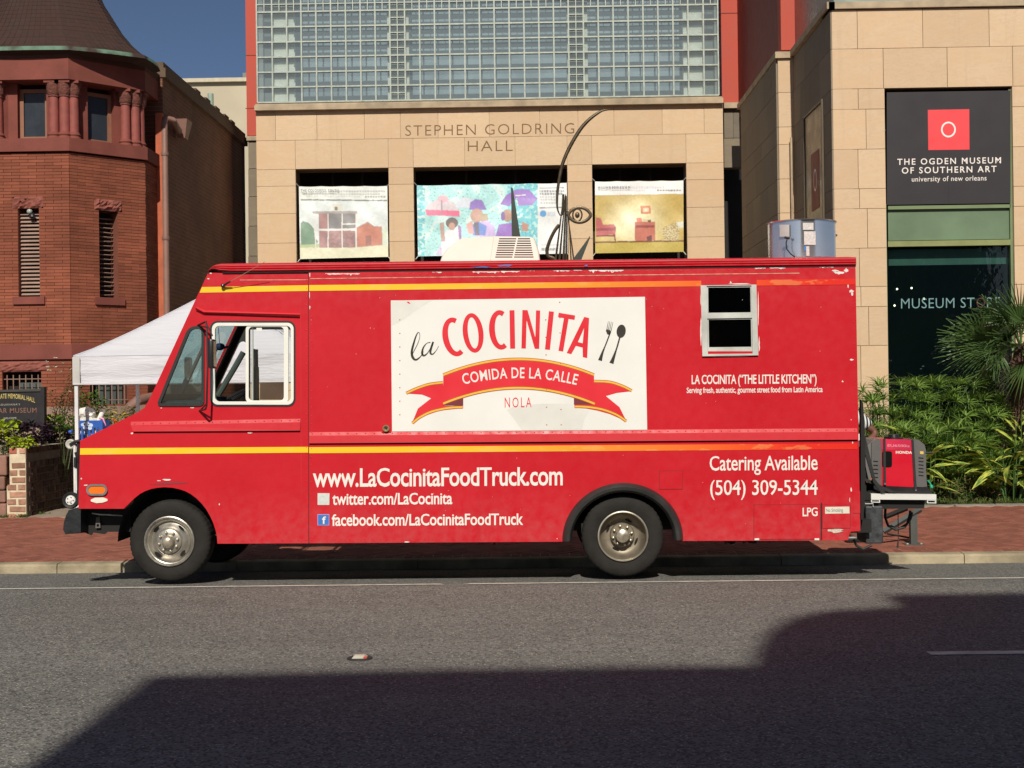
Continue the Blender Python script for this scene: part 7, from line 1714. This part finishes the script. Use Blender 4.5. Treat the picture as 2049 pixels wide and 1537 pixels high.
LP = [('papyrus plant with tall stems against the stone pier beside the truck tail', 1748, 18.9, 772, 26, .28), ('papyrus plant under the left edge of the shop window', 1785, 19.2, 748, 34, .3), ('papyrus plant below the ceiling spots of the shop window', 1825, 19.3, 745, 34, .3),
      ('papyrus plant below the letters MUSEUM on the window', 1868, 19.1, 752, 36, .3), ('papyrus plant below the letters ST on the window', 1905, 19.3, 742, 36, .3), ('papyrus plant just left of the palm trunk', 1950, 19.1, 752, 36, .3),
      ('papyrus plant in front of the palm trunk base', 1995, 18.9, 800, 34, .3), ('low papyrus plant behind the generator strap', 1765, 18.5, 850, 26, .28), ('low papyrus plant behind the generator fuel cap', 1812, 18.5, 838, 30, .28),
      ('low papyrus plant just right of the generator', 1870, 18.4, 842, 36, .28), ('low papyrus plant in the middle of the bed', 1915, 18.4, 838, 36, .28), ('low papyrus plant beside the variegated ginger', 1955, 18.5, 850, 28, .28), ('papyrus plant at the right edge of the frame', 2040, 19.3, 790, 30, .3)]
for a in LP: papyrus(*a)
# a soft mass of undergrowth below
mb = MB()
for i in range(9000):
    X_ = rnd.uniform(4.4, 7.4); Y_ = rnd.uniform(18.25, 19.9); h_ = rnd.random()**.8*(.30+.9*min(1, (Y_-18.15)/.9)); addleaf(mb, Vector((X_, Y_, .05+h_)), rnd.uniform(0, 6.28), rnd.uniform(-.2, 1.2), rnd.uniform(.09, .2), .013, seg=2)
props(mb.build('undergrowth', leafmat('undergrowth_leaf', (.045, .13, .02), (.30, .42, .10)), None, fix=False), 'tangled green undergrowth between the papyrus stems', 'undergrowth', kind='stuff')
mb = MB()
for i in range(3500):
    X_ = rnd.uniform(3.9, 7.4); Y_ = 18.02+abs(rnd.gauss(0, .16)); addleaf(mb, Vector((X_, Y_, .04)), rnd.uniform(0, 6.28), rnd.uniform(.5, 1.4), rnd.uniform(.04, .12), .01, seg=2)
props(mb.build('ground_cover_grass', leafmat('grass_blade', (.06, .11, .02), (.17, .22, .05)), None, fix=False), 'short ragged grass along the back edge of the brick sidewalk', 'grass', kind='stuff')
mb = MB()
for i in range(500):
    X_ = rnd.uniform(4.6, 6.2); Y_ = rnd.uniform(18.1, 18.5); addleaf(mb, Vector((X_, Y_, .05+rnd.random()*.3)), rnd.uniform(0, 6.28), rnd.uniform(-.3, 1.2), rnd.uniform(.06, .14), .014, seg=2)
props(mb.build('dead_leaf_litter', leafmat('dead_leaf', (.16, .09, .045), (.28, .19, .09), transl=.1), None, fix=False), 'dry brown leaves caught low in the papyrus', 'leaf litter', kind='stuff')
# variegated shell ginger: every leaf a part
GIN = leafmat('variegated_leaf', (.06, .18, .03), (.13, .28, .05), stripe=((7, 60, 1), (.66, .66, .12)), transl=.25)
def lmesh(s):
    r0 = random.Random(s); v, f = leafshape(.42, .085, fold=.18, droop=.12+.35*r0.random(), seg=6); mb = MB(); mb.add(v, f); return mb.make('ginger_leaf', True, [GIN])
LMS = [lmesh(s) for s in range(5)]
def ginger(label, px, py, Y, n, spread, hgt):
    c = pt(px, py, Y); t = thing('variegated_ginger', label, 'ginger plant', (c.x, Y, .05), 'variegated ginger plants'); mb = MB(); k_ = 0
    for s_ in range(max(3, n//8)):
        a = rnd.uniform(0, 6.28); ln = rnd.uniform(.2, .9); top = Vector((c.x+math.cos(a)*spread*ln, Y+math.sin(a)*spread*.6*ln-.05, .05+hgt*rnd.uniform(.6, 1.))); bs = Vector((c.x+math.cos(a)*.08, Y+math.sin(a)*.08, .04)); midp = bs.lerp(top, .5)+Vector((0, 0, .08)); mb.tube([bs, midp, top], [.01, .008, .005], 5)
        for i in range(9):
            tt_ = .25+.75*i/8; p = bs.lerp(midp, tt_*2) if tt_ < .5 else midp.lerp(top, tt_*2-1); ya_ = a+(R(62) if i % 2 else -R(62))*(1-.6*tt_)+rnd.uniform(-.3, .3)
            M = Matrix.Translation(p) @ Matrix.Rotation(ya_, 4, 'Z') @ Matrix.Rotation(-rnd.uniform(-.1, .75), 4, 'Y') @ Matrix.Rotation(rnd.uniform(-.7, .7), 4, 'X') @ Matrix.Scale(rnd.uniform(.85, 1.3), 4); link('leaf', LMS[rnd.randrange(5)], t, M); k_ += 1
    mb.build('stalks', PST, t)
ginger('big yellow and green striped ginger at the right edge beside the sidewalk', 2025, 960, 18.2, 88, .62, .85)
ginger('tall striped ginger stems rising behind the big one at the right edge', 2035, 880, 18.35, 48, .35, 1.35)
ginger('striped ginger leaves showing between the truck tail and the stone pier', 1762, 850, 18.75, 24, .32, 1.15)
ginger('striped ginger sprays poking out of the papyrus behind the generator', 1850, 860, 18.1, 24, .30, 1.0)
# fan palm
PALM = leafmat('palm_leaf', (.025, .07, .016), (.11, .18, .05), transl=.2); YPm = 18.9
pc = pt(2042, 688, YPm); palm = thing('fan_palm', 'shaggy fan palm with dark green spiky fans in front of the shop window', 'palm', (pc.x, YPm, .05))
mb = MB(); mb.lathe([(.16, .04), (.14, .5), (.13, 1.0), (.12, pc.z-.25), (.05, pc.z)], (pc.x, YPm, 0), 'z', 14, wob=lambda i, k: .02*math.sin(k*2.3+i*1.7)); mb.build('trunk', mat('palm_fibre', (.10, .055, .035), .95, var=.5, scale=18, bump=1.2, bscale=30), palm)
mb = MB()
for i in range(420):
    a = rnd.uniform(0, 6.28); z_ = rnd.uniform(.5, pc.z-.1); p = Vector((pc.x+math.cos(a)*.12, YPm+math.sin(a)*.12, z_)); addleaf(mb, p, a, rnd.uniform(-.9, .8), rnd.uniform(.12, .34), .012, seg=2)
o = mb.build('trunk_shag', leafmat('dry_frond', (.10, .05, .03), (.24, .15, .09), transl=.05), palm, fix=False); o['kind'] = 'stuff'
def fan(seed, R_=.66, nl=34, span=190):
    r0 = random.Random(seed); mb = MB(); pl_ = .42
    mb.tube([(0, 0, 0), (pl_*.5, 0, .02), (pl_, 0, 0)], [.012, .009, .008], 5, mi=1)
    for k in range(nl):
        a = R(-span/2+span*k/(nl-1)); l_ = R_*(1-.28*abs(a)/R(span/2))*r0.uniform(.9, 1.08); v = []
        for i in range(5):
            t = i/4; w = (.012 if i < 2 else .009 if i == 2 else .006 if i == 3 else .0008); dz = -r0.uniform(.1, .5)*l_*t*t*t-.03*math.sin(t*3); c_ = Vector((pl_+math.cos(a)*l_*t, math.sin(a)*l_*t, dz+(.012 if k % 2 else -.012)*t)); s_ = Vector((-math.sin(a), math.cos(a), 0))*w; v += [c_-s_, c_+s_+Vector((0, 0, .01))]
        mb.add(v, [(i*2, i*2+1, i*2+3, i*2+2) for i in range(4)], 0)
    return mb.make('palm_fan', False, [PALM, PST])
FM = [fan(s) for s in range(4)]
for i, (az, el_, tw) in enumerate(((185, 20, 20), (200, -5, -40), (165, 40, 50), (240, 25, 30), (270, 5, 0), (290, 40, -20), (150, 5, 60), (330, 20, 10), (20, 15, 20), (60, 50, 0), (100, 60, 30), (215, 55, -30), (250, 70, 10), (190, -30, 50), (260, -35, 0), (310, -20, 20), (178, 5, -65), (228, 5, 50))):
    M = Matrix.Translation((pc.x, YPm, pc.z-.05)) @ Matrix.Rotation(R(az), 4, 'Z') @ Matrix.Rotation(R(-el_), 4, 'Y') @ Matrix.Rotation(R(tw+rnd.uniform(-15, 15)), 4, 'X') @ Matrix.Scale(rnd.uniform(.85, 1.1), 4); link('frond', FM[i % 4], palm, M)

# ================================================================== SCULPTURE BEHIND THE TRUCK
YSc = 23.5
BRO = mat('burnished_bronze', (.10, .075, .045), .4, metal=.6, var=.25, scale=6); PAT = mat('dark_green_patina', (.035, .045, .035), .6, var=.4, scale=5, bump=.3)
scu = thing('sculpture', 'bronze line sculpture of a face in profile with one open eye and dark shards', 'sculpture', (pt(1130, 500, YSc).x, YSc, .08))
def q5(L, d=0): return [pt(960+a/2.956, b/2.956, YSc+d) for a, b in L]
mb = MB(); br = q5(smooth([(762, 650), (725, 655), (690, 675), (650, 705), (605, 752), (560, 820), (520, 895), (490, 970), (472, 1050), (460, 1130), (457, 1200), (462, 1245), (476, 1275)], 4)); n = len(br)
mb.tube(br, [.008+.026*math.sin(math.pi*min(1, (i/n)**.8)) for i in range(n)], 10); mb.build('brow_curve', BRO, scu, True)
mb = MB(); mb.tube(q5(smooth([(476, 1275), (488, 1262), (492, 1200), (494, 1150)], 4)), .02, 8); mb.tube(q5(smooth([(470, 1330), (440, 1370), (412, 1430), (398, 1480), (405, 1515), (440, 1530), (450, 1560)], 4)), .03, 8); mb.build('nose_curve', BRO, scu, True)
for a, b_, r_ in (((497, 1150), (446, 1560), .02), ((508, 1150), (495, 1560), .022), ((512, 1160), (512, 1560), .02), ((518, 1250), (556, 1540), .014), ((505, 1160), (470, 1560), .02), ((526, 1280), (540, 1540), .012)):
    q = q5([a, b_]); q.append(Vector((q[1].x, q[1].y, .1))); mb = MB(); mb.tube(q, [.008, r_, r_], 8); mb.build('rod', BRO, scu, True)
def loop(cx, cy, fx, n=36): return [(cx+x, cy+y) for x, y in [fx(2*math.pi*k/n) for k in range(n+1)]]
alm = lambda a: (66*math.cos(a), 44*math.sin(a)*abs(math.sin(a))**.35)
mb = MB(); mb.tube(q5(loop(590, 1272, alm)), .022, 8, caps=False, flat=1.3); mb.build('eye_outline', BRO, scu, True)
mb = MB(); mb.tube(q5(loop(577, 1272, lambda a: (27*math.cos(a), 36*math.sin(a)))), .014, 8, caps=False); mb.build('iris_ring', BRO, scu, True)
mb = MB(); mb.ico(q5([(577, 1273)])[0], .045, 2, 0, (.95, .5, 1.2)); mb.build('pupil', BRO, scu, True)
for L in ([(185, 1113), (196, 1118), (243, 1420), (243, 1560), (188, 1560), (190, 1400)], [(650, 1400), (652, 1408), (600, 1540), (590, 1570), (525, 1570)]):
    mb = MB(); W2 = [(p.x, p.z) for p in q5(L)]; mb.plate((0, YSc-.1, 0), EX, EZ, EY, .12, W2); mb.build('shard', PAT, scu)
mb = MB(); mb.box((pt(1015, 600, YSc).x, YSc-.3, .06), (pt(1180, 600, YSc).x, YSc+.3, 2.2)); mb.build('plinth', mat('plinth_stone', (.4, .32, .22), .8), scu)

# ================================================================== STEEL POST ON THE SIDEWALK BEHIND THE RACK
GP = mat('green_grey_enamel', (.075, .085, .08), .5, var=.25)
po = pt(1828, 1087, 14.3); zg = swz(14.3)
ps = thing('steel_post', 'short green grey steel post with base plate and diagonal brace under the rack', 'post', (po.x, 14.3, zg))
mb = MB(); mb.box((po.x-.035, 14.27, zg+.01), (po.x+.035, 14.34, zc(1022, 1828, 14.3))); mb.build('upright', GP, ps)
mb = MB(); mb.box((po.x-.1, 14.22, zg), (po.x+.09, 14.4, zg+.012)); mb.build('base_plate', GP, ps)
for dx in (-.075, .07): mb = MB(); mb.lathe([(.012, .012), (.012, .022), (0, .024)], (po.x+dx, 14.26, zg), 'z', 6); mb.build('anchor_bolt', ALU, ps)
mb = MB(); mb.tube([pt(1768, 1064, 14.28), pt(1842, 1019, 14.28)], .032, 4); mb.build('diagonal_brace', GP, ps)
mb = MB(); mb.tube([pt(1770, 1035, 14.6), pt(1815, 1017, 14.6)], .028, 4); mb.tube([pt(1775, 1068, 14.6), pt(1830, 1078, 14.6)], .01, 5); mb.build('rear_brace', DARK, ps)
# ================================================================== PERSON STANDING BEHIND THE TRUCK TAIL
def skinbody(name, pts, edges, radii, m, parent, root=0, sub=2):
    me = bpy.data.meshes.new(name); me.from_pydata([tuple(p) for p in pts], edges, []); me.materials.append(m)
    o = bpy.data.objects.new(name, me); COL.objects.link(o)
    md = o.modifiers.new('skin', 'SKIN'); sv = me.skin_vertices[0].data if me.skin_vertices else None
    if sv is None:
        bm = bmesh.new(); bm.from_mesh(me); bm.verts.layers.skin.verify(); bm.to_mesh(me); bm.free(); sv = me.skin_vertices[0].data
    for i, r_ in enumerate(radii): sv[i].radius = (r_, r_) if isinstance(r_, float) else r_; sv[i].use_root = (i == root)
    md.use_smooth_shade = True; s_ = o.modifiers.new('sub', 'SUBSURF'); s_.levels = sub; s_.render_levels = sub
    dg = bpy.context.evaluated_depsgraph_get(); dg.update(); m2 = bpy.data.meshes.new_from_object(o.evaluated_get(dg)); bpy.data.objects.remove(o)
    m2.polygons.foreach_set('use_smooth', [True]*len(m2.polygons)); 
    if not m2.materials: m2.materials.append(m)
    return link(name, m2, parent)
YPn = 14.6; px0_ = pt(1697, 830, YPn).x; zg = swz(YPn)
SKN = mat('brown_skin', (.16, .07, .045), .5, var=.1)
pn = thing('person', 'person in a black and white striped top standing half hidden behind the truck tail', 'person', (px0_, YPn, zg))
V = lambda x, y, z: Vector((px0_+x, YPn+y, zg+z))
zel = zc(855, 1745, YPn)-zg                                  # elbow height
P = [V(-.02, 0, .93), V(-.02, 0, 1.10), V(-.03, 0, 1.32), V(-.03, .0, 1.46), V(-.06, -.02, 1.53), V(-.07, -.03, 1.66),     # 0-5 pelvis..head
     V(-.03, -.18, 1.40), V(.13, -.22, 1.27), V(.24, -.23, 1.17), V(.14, -.31, 1.10), V(.08, -.33, 1.07),           # 6-10 near arm bent
     V(-.03, .18, 1.40), V(-.02, .23, 1.15), V(-.12, .05, 1.02), V(-.16, .0, 1.01),                                     # 11-14 far arm
     V(-.02, -.09, .88), V(0, -.10, .50), V(-.02, -.10, .10), V(.10, -.10, .03), V(.16, -.1, .03),                      # 15-19 leg
     V(-.02, .09, .88), V(-.01, .10, .50), V(-.03, .10, .10), V(.09, .10, .03), V(.15, .10, .03)]
E_ = [(0, 1), (1, 2), (2, 3), (3, 4), (4, 5), (3, 6), (6, 7), (7, 8), (8, 9), (9, 10), (3, 11), (11, 12), (12, 13), (13, 14), (0, 15), (15, 16), (16, 17), (17, 18), (18, 19), (0, 20), (20, 21), (21, 22), (22, 23), (23, 24)]
Rr = [.13, .115, .13, .09, .055, .10, .06, .05, .042, .032, .03, .06, .045, .032, .03, .09, .06, .042, .04, .03, .09, .06, .042, .04, .03]
skinbody('body', P, E_, [float(r) for r in Rr], SKN, pn)
def m_stripes():
    m, nt, b = newmat('black_white_stripe'); v = scaled(nt, pos(nt), (1, .2, .35)); w = N_(nt, 'ShaderNodeTexWave'); nt.links.new(v, w.inputs[0]); w.inputs['Scale'].default_value = 9; w.inputs['Distortion'].default_value = 1.5
    nt.links.new(ramp(nt, w.outputs['Fac'], [(.5, (.015, .015, .015)), (.56, (.62, .66, .64))]), b.inputs['Base Color']); b.inputs['Roughness'].default_value = .8; return m
T = [V(-.02, 0, .96), V(-.02, 0, 1.12), V(-.03, 0, 1.32), V(-.03, 0, 1.44), V(-.03, -.18, 1.41), V(.13, -.22, 1.28), V(.17, -.225, 1.23), V(-.03, .18, 1.41), V(-.02, .22, 1.2)]
skinbody('striped_top', T, [(0, 1), (1, 2), (2, 3), (3, 4), (4, 5), (5, 6), (3, 7), (7, 8)], [.148, .135, .148, .10, .08, .072, .075, .08, .07], m_stripes(), pn)
SH = [V(-.02, 0, .98), V(.05, 0, .93), V(.07, -.095, .88), V(.0, -.1, .60), V(-.02, .095, .86), V(.0, .1, .60)]
ps_ = mat('patterned_cotton', (.30, .34, .33), .8, var=.75, scale=28)
skinbody('patterned_shorts', SH, [(0, 1), (1, 2), (2, 3), (1, 4), (4, 5)], [.15, .17, .15, .10, .115, .10], ps_, pn)
# hands: palm with five fingers closing on the paper
def hand(w, dirx, side):
    mb_ = []
    pts = [w, w+dirx*.05, w+dirx*.085]; ed = [(0, 1), (1, 2)]; rr = [.026, .034, .03]; up = Vector((0, 0, 1))
    for k in range(4):
        o_ = (k-1.5)*.021; L_ = (.07, .082, .078, .06)[k]; b0 = w+dirx*.08+up*o_; i0 = len(pts); pts += [b0, b0+dirx*L_*.45+side*.008, b0+dirx*L_*.75+side*.028, b0+dirx*L_*.8+side*.05]; ed += [(2, i0), (i0, i0+1), (i0+1, i0+2), (i0+2, i0+3)]; rr += [.010, .009, .0085, .007]
    i0 = len(pts); pts += [w+dirx*.03+up*.035+side*.01, w+dirx*.065+up*.05+side*.03, w+dirx*.09+up*.045+side*.045]; ed += [(1, i0), (i0, i0+1), (i0+1, i0+2)]; rr += [.012, .010, .008]
    return skinbody('hand', pts, ed, rr, SKN, pn, 1, 1)
hand(V(.08, -.33, 1.07), Vector((-1, .25, 0)).normalized(), Vector((.2, .9, 0)).normalized()); hand(V(-.16, 0, 1.01), Vector((-1, -.3, 0)).normalized(), Vector((.2, -.9, 0)).normalized())
hd = V(-.08, -.035, 1.70); mb = MB(); mb.ico(hd+Vector((-.015, 0, .03)), .112, 3, .03, (1.02, .88, 1.02)); mb.build('hair', mat('black_hair', (.012, .01, .01), .7, bump=.6), pn, True)
mb = MB(); mb.ico(hd+Vector((.02, 0, -.03)), .088, 3, 0, (.95, .8, 1.15)); mb.ico(hd+Vector((.108, 0, -.03)), .018, 2, 0, (1, .8, 1.4)); mb.ico(hd+Vector((.02, -.078, -.03)), .022, 2, 0, (.7, .5, 1.4)); mb.ico(hd+Vector((.02, .078, -.03)), .022, 2, 0, (.7, .5, 1.4)); fc = mb.build('face', SKN, pn, True)
for s_ in (-1, 1): mb = MB(); mb.ico(hd+Vector((.092, s_*.03, .0)), .012, 2); mb.build('eye', mat('eye_white', (.6, .58, .55), .3) if 'eye_white' not in bpy.data.materials else bpy.data.materials['eye_white'], fc, True)
mb = MB(); mb.ico(hd+Vector((.095, 0, -.078)), .02, 2, 0, (.5, 1.1, .4)); mb.build('mouth', mat('lips', (.22, .06, .05), .5), fc, True)
for s_ in (-.1, .1): mb = MB(); mb.bbox((px0_-.07, YPn+s_-.045, zg), (px0_+.2, YPn+s_+.045, zg+.075), .03); mb.build('shoe', BLKP, pn, True)
q = pt(1727, 879, YPn-.36); mb = MB(); mb.add([q+Vector((-.10, 0, -.05)), q+Vector((.04, .02, -.07)), q+Vector((.035, .05, .05)), q+Vector((-.08, .03, .06))], [(0, 1, 2, 3)])
props(mb.build('paper_sheet', mat('sheet_white', (.85, .85, .85), .7), None, fix=False), 'white sheet of paper held by the person behind the truck', 'paper')
for o in bpy.data.objects: 
    if '_own' in o: del o['_own']
